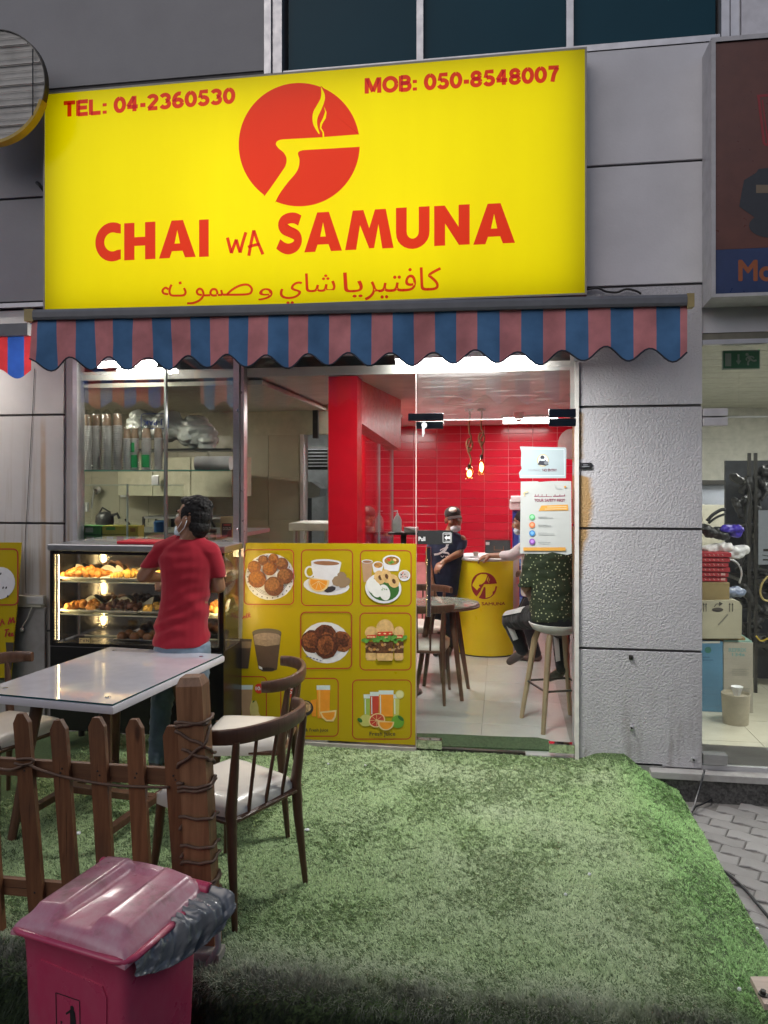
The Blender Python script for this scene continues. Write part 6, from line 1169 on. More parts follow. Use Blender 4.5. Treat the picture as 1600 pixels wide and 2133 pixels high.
# pendant lamps
M_rope = mat('jute_rope', (.3, .2, .1), .9, var=.3, scale=60, bmp=.6, bscale=150); M_bulb = emit('amber_bulb', (1, .55, .16), 22); M_jar = glass('amber_glass', (1, .9, .68), .06)
def pendant(px, py_top, py_jar, py_bot, kind, label):
    Y = 2.55; q = at(px, py_bot, Y); x = q.x; zj, zb_ = fz(px, py_jar, Y), q.z; T = thing('pendant_lamp', label, 'lamp', (x, Y, zb_), 'rope pendant lamps over the counter'); b = B(); zt_ = HZ-.01; pts = []; n = 46
    for i in range(n+1): s = i/n; z = zt_+(zj-zt_)*s; w_ = .02*math.sin(6.28*s*2.5)*(.25 if s < .45 else 1)*(1-s*.3); pts.append((x+w_, Y+w_*.6*math.cos(9*s), z))
    b.tube(pts, .0085, 7); obj('rope', b, M_rope, T, True); b = B(); zk = zt_+(zj-zt_)*.62
    lp = [(x+.028*math.cos(a), Y+.01*math.sin(2*a), zk+.055*math.sin(a)) for a in np.linspace(0, 6.28, 22)]; b.tube(lp, .0085, 7); b.ell((x, Y, zk-.05), (.02, .02, .025)); obj('knot', b, M_rope, T, True)
    h = zj-zb_; r_ = .045 if kind else .036; prof = [(r_*.8, 0), (r_, .012), (r_, h*.7), (r_*.62, h*.88), (r_*.45, h), (r_*.4, h*1.02)] if kind else [(r_*.8, 0), (r_, .01), (r_, h*.55), (r_*.55, h*.82), (r_*.42, h), (r_*.38, h*1.02)]
    b = B(); b.lathe(prof, (x, Y, zb_), 20); obj('glass_jar', b, M_jar, T, True); b = B(); b.ell((x, Y, zb_+h*.42), (r_*.55, r_*.55, h*.26)); obj('bulb', b, M_bulb, T, True); b = B(); b.cyl((x, Y, zj-.03), (x, Y, zj+.012), .017); obj('socket', b, M_dark, T)
    b = B(); b.lathe([(.04, -.02), (.04, 0), (0, 0)], (x, Y, HZ-.001), 16); obj('ceiling_rose', b, M_rope, T)
pendant(978, 865, 970, 998, 1, 'squat glass jar lamp on a looped rope, the lower of the two'); pendant(1003, 865, 950, 990, 0, 'bottle shaped glass lamp on knotted rope, the higher of the two')
q = at(1081, 882, 3.0); T = thing('security_camera', 'white dome security camera under the hall ceiling', 'camera', (q.x, 3.0, HZ-.1)); b = B(); b.lathe([(.045, -.06), (.055, -.03), (.055, 0), (0, 0)], (q.x, 3, HZ-.001), 18); obj('mount', b, M_white, T, 40); b = B(); b.ell((q.x, 3, HZ-.062), (.038, .038, .04)); obj('dome', b, M_white, T, True); b = B(); b.ell((q.x-.005, 2.968, HZ-.075), (.014, .012, .014)); obj('lens', b, M_black, T, True)
q = at(1188, 925, 2.2); T = thing('wall_fan', 'white wall fan at the right edge of the hall', 'fan', (q.x, 2.3, q.z)); b = B(); b.lathe([(.0, -.03), (.13, -.02), (.14, 0), (.13, .02), (0, .03)], q, 28, M=Vector((0, 0, 1)).rotation_difference(Vector((-.72, -.7, 0))).to_matrix()); obj('guard', b, mat('fan_white', (.6, .6, .6), .4), T, 40); b = B(); b.tube([q, q+Vector((.1, .05, -.1)), (HX1-.0, q.y+.1, q.z-.1)], .02, 8); obj('arm', b, M_white, T)
# pump bottle on a stand, tissues
q = at(828, 1108, 1.35); T = thing('sanitizer_stand', 'black pedestal stand by the glass screen', 'stand', (q.x, 1.35, 0)); b = B(); b.box(q.x-.07, q.x+.19, 1.27, 1.45, q.z-.02, q.z-.001, bev=.004); obj('top', b, M_black, T); b = B(); b.cyl((q.x+.05, 1.36, .02), (q.x+.05, 1.36, q.z-.021), .025); obj('pole', b, M_black, T); b = B(); b.lathe([(.16, 0), (.15, .02), (0, .022)], (q.x+.05, 1.36, 0), 24); obj('base', b, M_black, T)
T = thing('pump_bottle', 'white sanitizer pump bottle on the black stand', 'bottle', tuple(q)); b = B(); b.lathe([(.034, 0), (.036, .01), (.036, .1), (.022, .13), (.012, .14), (0, .14)], q, 20); obj('body', b, M_white, T, 40); b = B(); b.lathe([(.012, .141), (.012, .155), (.004, .156), (.004, .18), (0, .18)], q, 12); b.tube([q+Vector((0, 0, .176)), q+Vector((-.03, -.01, .172))], .005, 6); obj('pump', b, M_white, T)
b = B(); qq = q+Vector((.12, 0, 0)); b.box(qq.x-.06, qq.x+.05, 1.3, 1.42, qq.z, qq.z+.04, bev=.005); b.poly([qq+Vector((-.06, -.06, .045)), qq+Vector((.04, -.07, .03)), qq+Vector((.09, -.08, -.02)), qq+Vector((.02, -.08, .02))], 0, (0, .004, .003)); solo('tissue_pack', b, mat('pinkish_tissue', (.62, .52, .52), .8), 'open tissue pack on the black stand', 'tissues')
# round table inside
RX, RYt = -.5, 1.38; T = thing('round_table', 'round glass topped cafe table inside the door', 'table', (RX, RYt, 0))
b = B(); b.lathe([(.295, .722), (.31, .727), (.31, .742), (.3, .746), (0, .746)], (RX, RYt, 0), 48); obj('table_top', b, M_walnut, T, 40); b = B(); b.lathe([(.302, .748), (.302, .756), (0, .756)], (RX, RYt, 0), 48); obj('glass_top', b, mat('grey_green_glass', (.28, .3, .25), .06, spec=.8), T)
for a in (40, 130, 220, 310): b = B(); ca, sa = math.cos(R(a)), math.sin(R(a)); b.tube([(RX+.13*ca, RYt+.13*sa, .72), (RX+.27*ca, RYt+.27*sa, 0)], [.028, .016], 8); obj('leg', b, M_walnut, T, 40)
# bar stool
def pt(x, y, z, c, a): return (c[0]+x*math.cos(a)-y*math.sin(a), c[1]+x*math.sin(a)+y*math.cos(a), z)
SC_, SA_ = (.385, .69), math.atan2(-.363, .139); T = thing('bar_stool', 'bar stool with pale shell seat and light wooden legs behind the glass door', 'stool', (SC_[0], SC_[1], 0)); M_ash = wood('light_ash', (.3, .22, .13), (.42, .32, .2), .4)
b = B(); b.lathe([(0, .655), (.1, .66), (.175, .69), (.205, .735), (.2, .742), (.165, .705), (.09, .69), (0, .688)], (SC_[0], SC_[1], 0), 36); obj('seat_shell', b, mat('pale_grey_shell', (.6, .59, .56), .35), T, True)
for sx in (-1, 1):
    for sy_ in (-1, 1): b = B(); b.tube([pt(.1*sx, .1*sy_, .668, SC_, SA_), pt(.12*sx, .12*sy_, .6, SC_, SA_), pt(.195*sx, .195*sy_, 0, SC_, SA_)], [.022, .024, .016], 10); obj('leg', b, M_ash, T, 40)
b = B(); rp = [pt(.163*x, .163*y, .285, SC_, SA_) for x, y in ((-1, -1), (1, -1), (1, 1), (-1, 1), (-1, -1))]; b.tube(rp[:2], .008, 8); b.tube(rp[1:3], .008, 8); b.tube(rp[2:4], .008, 8); b.tube(rp[3:], .008, 8); obj('foot_ring', b, M_black, T)

# ================================================================ WOODEN CHAIRS
def chair():
    T = thing('chair', 'x', 'chair', (0, 0, 0), 'walnut cafe chairs with cream seats')
    def seat(u, v):
        x = (u-.5)*2; y = (v-.5)*2; r_ = .985-.06*abs(x*y)**3; hw = .225+.018*y
        return (x*hw*r_, .215*y*r_, .475+.014*(1-x**4)*(1-y**4)-.028*max(abs(x), abs(y))**9)
    b = B(); b.sheet(seat, 14, 14, (0, 0, -.045)); obj('seat_cushion', b, M_cream, T, 60)
    for sx in (-1, 1):
        b = B(); b.tube([(.195*sx, .2, .44), (.205*sx, .215, .25), (.222*sx, .245, 0)], [.021, .02, .0115], 10); obj('leg', b, M_walnut, T, 50)
        b = B(); b.tube([(.215*sx, -.245, 0), (.2*sx, -.215, .3), (.196*sx, -.205, .45), (.2*sx, -.225, .6), (.205*sx, -.243, .738)], [.0115, .02, .024, .019, .014], 10); obj('leg', b, M_walnut, T, 50)
    for p0, p1 in (((-.19, .2), (.19, .2)), ((-.19, -.205), (.19, -.205)), ((-.197, -.2), (-.197, .2)), ((.197, -.2), (.197, .2))): b = B(); b.tube([(*p0, .412), (*p1, .412)], .022, 8, flat=.6, up=(0, 0, 1)); obj('seat_rail', b, M_walnut, T, 50)
    path = smooth([(-.278, -.125), (-.26, -.18), (-.2, -.24), (-.105, -.275), (0, -.287), (.105, -.275), (.2, -.24), (.26, -.18), (.278, -.125)], 4); b = B(); vs = []; K = 12; n = len(path)
    for i, (x, y) in enumerate(path):
        a, c = path[max(0, i-1)], path[min(n-1, i+1)]; dx, dy = c[0]-a[0], c[1]-a[1]; l = math.hypot(dx, dy); nx, ny = -dy/l, dx/l; e = 1-.18*abs(2*i/(n-1)-1)**3
        for j in range(K): q = 2*math.pi*j/K; cx = math.copysign(abs(math.cos(q))**.6, math.cos(q)); sz = math.copysign(abs(math.sin(q))**.6, math.sin(q)); vs.append((x+nx*.014*cx+.0, y+ny*.014*cx-.006*sz*0, .757+.033*e*sz))
    fs = [(i*K+j, i*K+(j+1) % K, (i+1)*K+(j+1) % K, (i+1)*K+j) for i in range(n-1) for j in range(K)]+[tuple(range(K-1, -1, -1)), tuple(range((n-1)*K, n*K))]; b.add(vs, fs); obj('back_rail', b, M_walnut, T, 50)
    for x in (-.1, 0, .1): b = B(); b.tube([(x, -.208, .42), (x*1.12, -.275+.1*abs(x), .74)], [.0085, .0075], 8); obj('spindle', b, M_walnut, T, 50)
    return T
c0 = chair(); A_, B_ = atz(500, 1935, 0), atz(628, 1848, 0); md = (A_+B_)/2; dv = (B_-A_).normalized(); fv = Vector((-dv.y, dv.x, 0)); og = md+fv*.245
c0.location = (og.x, og.y, 0); c0.rotation_euler.z = math.atan2(-fv.x, fv.y); c0['label'] = 'nearest walnut chair with cream seat beside the wrapped fence post'
def chair_at(x, y, fd, label, s=None): return dup(c0, (x, y, 0), math.atan2(-fd[0], fd[1]), label, None, s)
A2 = atz(600, 1745, 0); fd = Vector((-.993, -.115, 0)).normalized(); sd = Vector((fd.y, -fd.x, 0)); og2 = A2+fd*.245+sd*.215
chair_at(og2.x, og2.y, fd, 'walnut chair pushed up to the table in front of the menu board')
q = atz(8, 1508, .47); chair_at(q.x, q.y, (.95, -.3), 'walnut chair with cream seat at the far left side of the outdoor table')
chair_at(-.67, 1.255, (.0, 1), 'walnut chair with its back to the glass door inside the cafe'); chair_at(-.75, 1.95, (.0, -1), 'walnut chair on the counter side of the round table')

# ================================================================ OUTDOOR TABLE
TZ = .75; a, c = atz(469, 1361, TZ), atz(236, 1467, TZ); ey = (a-c); Lr = ey.length; ey.normalize(); ex = Vector((-ey.y, ey.x, 0)); Wd = (atz(208, 1352, TZ)-a).dot(ex); ctr = (a+c)/2+ex*Wd/2
T = thing('table', 'large rectangular outdoor table with grey top under clear glass', 'table', (ctr.x, ctr.y, 0)); MT = Matrix.Translation((ctr.x, ctr.y, 0)) @ Matrix.Rotation(math.atan2(ey.y, ey.x)-math.pi/2, 4, 'Z')
M_lam = mat('grey_laminate', (.55, .53, .57), .3, var=.05, scale=3); b = B(); hw, hl = Wd/2, Lr/2; b.box(-hw, hw, -hl, hl, TZ-.05, TZ-.012, bev=.012, M=MT); obj('table_top', b, M_lam, T, 50)
gm = mat('table_glass', (.58, .57, .62), .03, var=.05, spec=.5, coat=1); b = B(); b.box(-hw+.012, hw-.012, -hl+.012, hl-.012, TZ-.0115, TZ-.004, M=MT); obj('glass_top', b, gm, T)
b = B(); e = .0125
for s in (-1, 1): b.box(s*(hw-.012), s*(hw-.0105), -hl+.0105, hl-.0105, TZ-.0115, TZ-.0042, M=MT); b.box(-hw+.012, hw-.012, s*(hl-.012), s*(hl-.0105), TZ-.0115, TZ-.0042, M=MT)
obj('glass_edge', b, mat('teal_glass_edge', (.01, .06, .07), .15), T)
for sx in (-1, 1):
    for sy_ in (-1, 1):
        b = B(); b.tube([MT @ Vector(p) for p in ((sx*(hw-.2), sy_*(hl-.22), TZ-.05), (sx*(hw-.12), sy_*(hl-.12), 0))], [.034, .022], 8, flat=.7); obj('leg', b, M_walnut, T, 40)
        q = MT @ Vector((sx*(hw-.1), sy_*(hl-.1), TZ-.0035)); b = B(); b.lathe([(.013, 0), (.013, .003), (0, .004)], q, 14); obj('pad', b, M_chrome, T)
for sx in (-1, 1): b = B(); b.box(sx*(hw-.13)-.02, sx*(hw-.13)+.02, -hl+.14, hl-.14, .08, .115, M=MT, bev=.004); obj('stretcher', b, M_walnut, T)
b = B(); b.box(-hw+.13, hw-.13, -.025, .025, .082, .118, M=MT, bev=.004); obj('stretcher', b, M_walnut, T)

# ================================================================ PICKET FENCE, POST, CORD
M_pick = wood('picket_wood', (.105, .042, .018), (.24, .105, .045), .5, 2, 11, .5); M_postw = wood('post_wood', (.14, .06, .026), (.34, .175, .085), .5, 2, 8, .45)
FYp = -2.26; T = thing('picket_fence', 'brown wooden picket fence with pointed slats along the turf edge', 'fence', (fx(200, FYp), FYp, 0)); LEAN = R(4.2)
for k, px in enumerate((-36, 45, 122, 202, 280, 357)):
    x = fx(px, FYp); zt = .845+.012*math.sin(k*2.1+.5); MP = Matrix.Translation((x, FYp, zt)) @ Matrix.Rotation(-LEAN+.017*math.sin(k*5), 4, 'Y'); w2, th = .0325, .011; L_ = zt+.03
    b = B(); o2 = [(-w2, -L_), (w2, -L_), (w2, -.035), (w2*.42, 0), (-w2*.42, 0), (-w2, -.035)]; b.poly([MP @ Vector((u, -th, v)) for u, v in o2], 0, (0, 2*th, 0)); pk = obj('picket', b, M_pick, T)
    for zn in (.632, .648, .16):
        b = B(); q = MP @ Vector((.012*math.sin(k*3+zn*40), -.0115, zn-zt)); b.lathe([(.0042, 0), (.003, .002), (0, .0022)], q, 8, M=Matrix.Rotation(R(90), 3, 'X')); obj('nail', b, M_dark, pk)
for z0, z1, dx in ((.60, .665, 0), (.13, .195, .035)):
    b = B(); b.box(fx(-60, FYp)+dx, fx(345, FYp)+dx, FYp+.012, FYp+.035, z0, z1, bev=.002); obj('rail', b, wood('rail_wood', (.1, .045, .022), (.2, .1, .05), .5, 0, 9, .4), T)
PYf = -2.30; pc = Vector((fx(389, PYf), PYf+.05, 0)); T = thing('fence_post', 'thick wooden fence post with slanted top edges wound with cord', 'post', tuple(pc)); PL = R(3.0); zt = fz(385, 1407, PYf+.05); hw, hd = .05, .045
MP = Matrix.Translation((pc.x, pc.y, zt)) @ Matrix.Rotation(-PL, 4, 'Y') @ Matrix.Rotation(R(4), 4, 'Z')
b = B(); vs = [MP @ Vector((sx*(hw-.014*(v == 2)), sy_*(hd-.014*(v == 2)), z)) for v, z in enumerate((-zt-.03, -.03, 0)) for sx, sy_ in ((-1, -1), (1, -1), (1, 1), (-1, 1))]
b.add(vs, [(3, 2, 1, 0), (8, 9, 10, 11)]+[(v*4+i, v*4+(i+1) % 4, v*4+4+(i+1) % 4, v*4+4+i) for v in (0, 1) for i in range(4)]); obj('shaft', b, M_postw, T)
b = B(); b.box(pc.x+.03, pc.x+.14, pc.y-.09, pc.y-.02, .0, .035, M=Matrix.Translation((0, 0, 0)), bev=.004); obj('foot_block', b, mat('grey_board', (.33, .3, .26), .7, dirt=.5), T)
b = B(); b.tube([pc+Vector(q) for q in ((.1, -.11, .0), (.13, -.07, .05), (.12, -.05, .1), (.1, -.04, .14))], .012, 6); obj('cable_end', b, mat('grey_cable', (.3, .29, .27), .5), T, True)
def wrap(zs, r=.0065, out=.004):
    """cord going round the post: list of (side position 0..4, height)"""
    pts = []
    for s, z in zs:
        s4 = s % 4; i = int(s4); f = s4-i; cs = [(-1, -1), (1, -1), (1, 1), (-1, 1)]; a, c = cs[i], cs[(i+1) % 4]; x = (a[0]+(c[0]-a[0])*f)*(hw+out+r*.6); y = (a[1]+(c[1]-a[1])*f)*(hd+out+r*.6); q = MP @ Vector((x, y, z-zt)); pts.append(q)
    return pts
def helix(z0, z1, s0, s1, n=10): return [(s0+(s1-s0)*i/n, z0+(z1-z0)*i/n+.004*math.sin(i*1.7)) for i in range(n+1)]
M_cord = mat('brown_cord', (.12, .07, .045), .6, var=.25, scale=40)
T = thing('cord', 'brown cord wound round the fence post and along the pickets', 'cord', tuple(pc))
zz = lambda py: fz(390, py, PYf)
runs = [helix(zz(1505), zz(1512), 0, 8.3, 34), helix(zz(1522), zz(1590), 0, 2.0, 12), helix(zz(1600), zz(1520), -.1, 1.6, 10), helix(zz(1560), zz(1612), .2, 2.2, 12), helix(zz(1640), zz(1632), 0, 4.2, 20), helix(zz(1648), zz(1640), 0, 3.0, 14), helix(zz(1700), zz(1728), 0, 4.0, 20), helix(zz(1760), zz(1786), 0, 4.0, 20), helix(zz(1795), zz(1800), .0, 4.0, 20), helix(zz(1838), zz(1850), 0, 8.2, 36), helix(zz(1872), zz(1880), 0, 8.2, 36), helix(zz(1905), zz(1912), 0, 6.2, 30)]
for rn in runs:
    b = B(); b.tube(wrap(rn), .0062, 7); obj('cord_turn', b, M_cord, T, True)
b = B(); y_ = FYp-.02; b.tube([at(x, y, y_) for x, y in smooth([(-10, 1600), (20, 1604), (40, 1598), (58, 1592), (76, 1601), (110, 1612), (170, 1626), (240, 1636), (300, 1639), (352, 1640)], 4)], .0055, 7); obj('cord_run', b, M_cord, T, True)
b = B(); b.tube([at(x, y, y_) for x, y in smooth([(30, 1590), (52, 1594), (70, 1586), (60, 1580), (35, 1582)], 4)], .0055, 7); obj('cord_run', b, M_cord, T, True)

# ================================================================ PINK BIN
LZ = .425; Q1 = Vector((-1.4715, -2.8797, LZ)); ex = Vector((math.cos(-.246), math.sin(-.246), 0)); WB = .437; ey = Vector((-ex.y, ex.x, 0)); DB = .385
BO = Vector((Q1.x, Q1.y, 0)); bl = lambda x, y, z: BO+ex*x+ey*y+Vector((0, 0, z))
T = thing('dustbin', 'dusty pink wheelie bin with a hinged ribbed lid in front of the fence', 'bin', tuple(bl(WB/2, DB/2, GZ)))
def pinkm(name, c, dust):
    m, t, p, o = nodes(name); f = nz(t, 13, pos(t, (1, 1, .5)), 9, .72); k = ramp(t, f, [(.36, (dust*.35,)*3), (.7, (dust,)*3)]); cc = mix(t, k, c, (.62, .5, .53)); cc = mix(t, ramp(t, nz(t, 5, pos(t), 7, .65), [(.56, (0,)*3), (.66, (dust*.9,)*3)]), cc, (.17, .11, .09)); t.links.new(cc, p.inputs['Base Color']); t.links.new(ramp(t, nz(t, 9, None, 6), [(.3, (.22,)*3), (.7, (.5,)*3)]), p.inputs['Roughness']); bump(t, p, nz(t, 60), .08, .003); p.inputs['Coat Weight'].default_value = .5; p.inputs['Coat Roughness'].default_value = .12; return m
M_pink, M_lid = pinkm('pink_plastic', (.5, .022, .095), .12), pinkm('dusty_pink_lid', (.5, .07, .15), .62)
def rrect(x0, x1, y0, y1, r, z, n=5):
    out = []
    for cx, cy_, a in ((x1-r, y0+r, -90), (x1-r, y1-r, 0), (x0+r, y1-r, 90), (x0+r, y0+r, 180)):
        for i in range(n+1): t_ = R(a+90*i/n); out.append(bl(cx+r*math.cos(t_), cy_+r*math.sin(t_), z))
    return out
def rings(b, rs, mi=0):
    n = len(rs[0]); b.add([v for r_ in rs for v in r_], [(i*n+j, i*n+(j+1) % n, (i+1)*n+(j+1) % n, (i+1)*n+j) for i in range(len(rs)-1) for j in range(n)]+[tuple(range(n-1, -1, -1)), tuple(range((len(rs)-1)*n, len(rs)*n))], mi); return b
b = B(); i0 = .022; rings(b, [rrect(.034, WB-.034, .036, DB-.036, .03, GZ+.0), rrect(.017, WB-.017, .024, DB-.02, .035, .3), rrect(.015, WB-.015, .02, DB-.016, .035, .36), rrect(.012, WB-.012, .014, DB-.012, .035, .375), rrect(.01, WB-.01, .012, DB-.01, .035, LZ-.03)]); obj('body', b, M_pink, T, 35)
b = B(); fr = lambda x, z, l=0: bl(x, .0238+.012*(.3-z)/.5-.004-l, z)
b.add([fr(x, z) for x, z in ((.09, GZ), (WB-.1, GZ), (WB-.085, .27), (WB-.1, .30), (.10, .32), (.085, .29))], [(0, 1, 2, 3, 4, 5)]); b.add([fr(x, z, l) for l in (0, -.02) for x, z in ((.09, GZ), (WB-.1, GZ), (WB-.085, .27), (WB-.1, .30), (.10, .32), (.085, .29))], [(i, (i+1) % 6, 6+(i+1) % 6, 6+i) for i in range(6)]); obj('front_recess', b, M_pink, T)
lz = lambda x, y: LZ+.014*(y/DB)+.022*math.sin(math.pi*min(1, max(0, x/WB)))*1.0
def lid(u, v): 
    x, y = WB*u, DB*v; ed = min(x, WB-x, y); rib = 0
    for c_ in (.22, .78): rib = max(rib, 1-abs(u-c_)/(.16))
    cen = .5*(1+math.cos(math.pi*min(1, abs(u-.5)/.22)))*min(1, (v)/.5)
    z = lz(x, y)-.03*max(0, 1-ed/.03)**2+.026*max(0, min(1, rib*3))*min(1, max(0, (v-.08)/.08))*min(1, max(0, (.98-v)/.05))-.012*cen*(v < .9)
    return bl(x, y, z)
b = B(); b.sheet(lid, 44, 36, (0, 0, -.012)); obj('lid', b, M_lid, T, 50)
b = B(); n = 30; lp = [bl(x, y, lz(x, y)-.03) for x, y in [(0, DB), (0, .04), (.012, .012), (.04, 0), (WB-.04, 0), (WB-.012, .012), (WB, .04), (WB, DB)]]; b.tube(lp, .013, 8, flat=.8); obj('lid_rim', b, M_pink, T, True)
b = B(); b.cyl(bl(.0, DB-.004, lz(0, DB)-.012), bl(WB+.010, DB-.004, lz(WB, DB)-.012), .02, n=18); obj('hinge_barrel', b, M_pink, T, 40)
b = B(); cc = bl(WB+.011, DB-.004, lz(WB, DB)-.012)
for r_ in (.016, .009): b.tube([cc+(ey*math.cos(a_)+Vector((0, 0, 1))*math.sin(a_))*r_ for a_ in np.linspace(0, 6.28, 20)], .0018, 5)
obj('hinge_ring', b, M_pink, T, True)
for x in (.07, WB-.07): b = B(); b.cyl(bl(x-.02, DB-.02, GZ+.05), bl(x+.02, DB-.02, GZ+.05), .05, n=18); obj('wheel', b, M_black, T, 40)
# pictogram on the front
b = B(); fl_ = lambda x, z: bl(x, .0238+.012*(.3-z)/.5-.0052, z)
def pbar(p0, p1, w_): (x0, z0), (x1, z1) = p0, p1; l = math.hypot(x1-x0, z1-z0); nx, nz_ = -(z1-z0)/l*w_/2, (x1-x0)/l*w_/2; b.poly([fl_(x0+nx, z0+nz_), fl_(x1+nx, z1+nz_), fl_(x1-nx, z1-nz_), fl_(x0-nx, z0-nz_)])
gx, gz0, gs = .16, .145, .092
for p0, p1 in (((0, 1), (1, 1)), ((0, 1), (0, -1)), ((1, 1), (1, -1))): pbar((gx+p0[0]*gs, gz0+p0[1]*gs), (gx+p1[0]*gs, gz0+p1[1]*gs), .003)
b.poly([fl_(gx+gs*.68+.007*math.cos(a_), gz0+.062+.008*math.sin(a_)) for a_ in np.linspace(0, 5.98, 16)])
for p0, p1, w_ in (((.68, .62), (.68, -.1), .017), ((.62, .58), (.42, .42), .006), ((.76, .58), (.82, .1), .006), ((.64, -.1), (.63, -.95), .008), ((.74, -.1), (.74, -.95), .008), ((.2, .1), (.27, -.6), .003), ((.52, .1), (.46, -.6), .003), ((.27, -.6), (.46, -.6), .003), ((.18, .12), (.26, .1), .004), ((.33, .05), (.36, -.5), .003)): pbar((gx+p0[0]*gs, gz0+p0[1]*gs), (gx+p1[0]*gs, gz0+p1[1]*gs), w_)
obj('tidy_pictogram', b, M_ink, T)
# bin liner bulging out at the side
def linerpt(u, v):
    fu = .10+.95*u; e_ = bl(WB-.012, DB*fu, lz(WB, DB*fu)-.034); o_ = .012+.085*max(0, u)**1.6*(1-.35*max(0, u-.85)/.15); d_ = .05+.045*math.sin(math.pi*min(1, u*1.05))+.02*u
    a = -.55+v*3.5; q = e_+ex*(o_*math.sin(min(a, 2.2))*1.25+.012*max(0, v-.7))+Vector((0, 0, 1))*(d_*.5*(math.cos(a)-1)+(.022*u if v < .5 else 0))+ey*.03*u*math.sin(a)
    n1 = noise.noise(Vector((u*6+v*1.5, v*2.2, 1.3))); n2 = noise.noise(Vector((u*15+v*4, v*4-u*3, 4.1))); n3 = noise.noise(Vector((u*40, v*17, 9)))
    k = .25+.75*min(1, u*1.6); r_ = ((.42-abs(noise.noise(Vector((u*9+v*1.5, v*1.3, 1.3)))))*.055+.014*(.4-abs(n2))-.008)*k; return q+ex*r_+Vector((0, 0, 1))*r_*.7
b = B(); b.sheet(linerpt, 110, 46, (.0015, .0015, -.0015))
m, t, p, o = nodes('grey_liner'); p.inputs['Base Color'].default_value = (.2, .21, .215, 1); p.inputs['Roughness'].default_value = .14; p.inputs['Specular IOR Level'].default_value = .8; bump(t, p, nz(t, 30, None, 3), .25, .006)
solo('bin_liner', b, m, 'crumpled grey plastic liner bulging from under the pink bin lid', 'bag', smooth=75)
# ================================================================ PEOPLE
def skinmat(name, c):
    m, t, p, o = nodes(name); t.links.new(ramp(t, nz(t, 22, None, 5), [(.3, tuple(x*.85 for x in c)), (.7, tuple(x*1.12 for x in c))]), p.inputs['Base Color']); p.inputs['Roughness'].default_value = .45; p.inputs['Subsurface Weight'].default_value = .08; p.inputs['Subsurface Radius'].default_value = (.01, .004, .002); bump(t, p, nz(t, 300), .12, .001); return m
M_skin = skinmat('brown_skin', (.23, .115, .065)); M_skin2 = skinmat('tan_skin', (.3, .165, .1)); M_hair = mat('black_hair', (.008, .0075, .0075), .65, var=.4, scale=50, spec=.25); M_mask = mat('mask_cloth', (.55, .66, .72), .8); M_eye = flat('eye_white', (.6, .58, .54)); M_iris = flat('iris_dark', (.02, .012, .01), .1)
def cloth(name, c, rough=.85, bscale=320, v=.1):
    m, t, p, o = nodes(name); t.links.new(ramp(t, nz(t, 6, None, 5), [(.3, tuple(x*(1-v) for x in c)), (.7, tuple(x*(1+v) for x in c))]), p.inputs['Base Color']); p.inputs['Roughness'].default_value = rough; p.inputs['Specular IOR Level'].default_value = .15; p.inputs['Sheen Weight'].default_value = .15; bump(t, p, nz(t, bscale), .2, .001); return m
def frame3(f, u):
    f = Vector(f).normalized(); s = f.cross(Vector(u)).normalized(); u = s.cross(f).normalized(); return s, f, u, Matrix((s, f, u)).transposed()
def head_prims(c, f, u, neck, k=1.0, nr=.052):
    s, f, u, M = frame3(f, u); c = Vector(c); P = lambda a, b_, d: c+s*(a*k)+f*(b_*k)+u*(d*k); E_ = lambda a, b_, d, r: ('ell', P(a, b_, d), tuple(x*k for x in r), M)
    pr = [E_(0, -.012, .028, (.076, .094, .088)), E_(0, .03, -.03, (.062, .062, .085)), E_(0, .058, -.088, (.034, .03, .026)), E_(0, .02, -.07, (.052, .05, .045)), ('cap', P(0, .086, .012), .011*k, P(0, .108, -.03), .014*k), E_(.012, .096, -.036, (.01, .012, .008)), E_(-.012, .096, -.036, (.01, .012, .008)),
          E_(0, .07, .032, (.05, .026, .014)), E_(.038, .058, -.02, (.024, .03, .026)), E_(-.038, .058, -.02, (.024, .03, .026)), E_(0, .086, -.06, (.022, .01, .007)), E_(0, .084, -.072, (.02, .01, .008)), ('cap', P(0, -.03, -.05), nr*k, Vector(neck), nr*1.12)]
    for a in (-1, 1): pr.append(('ell', P(a*.079, -.012, -.008), (.011*k, .021*k, .033*k), M @ Matrix.Rotation(a*.25, 3, 'Z')))
    return pr, P, M
def eyes(P, par, M, k=1.0):
    for a in (-1, 1):
        b = B(); b.ell(P(a*.031, .077, .006), (.0125*k,)*3, n=10); q = obj('eye', b, M_eye, par, True); b = B(); b.ell(P(a*.031, .085, .006), (.0065*k,)*3, n=8); obj('iris', b, M_iris, q, True)
        b = B(); b.tube([P(a*.012, .094, .03), P(a*.032, .09, .036), P(a*.05, .075, .031)], [.004*k, .005*k, .003*k], 6); obj('eyebrow', b, M_hair, par, True)
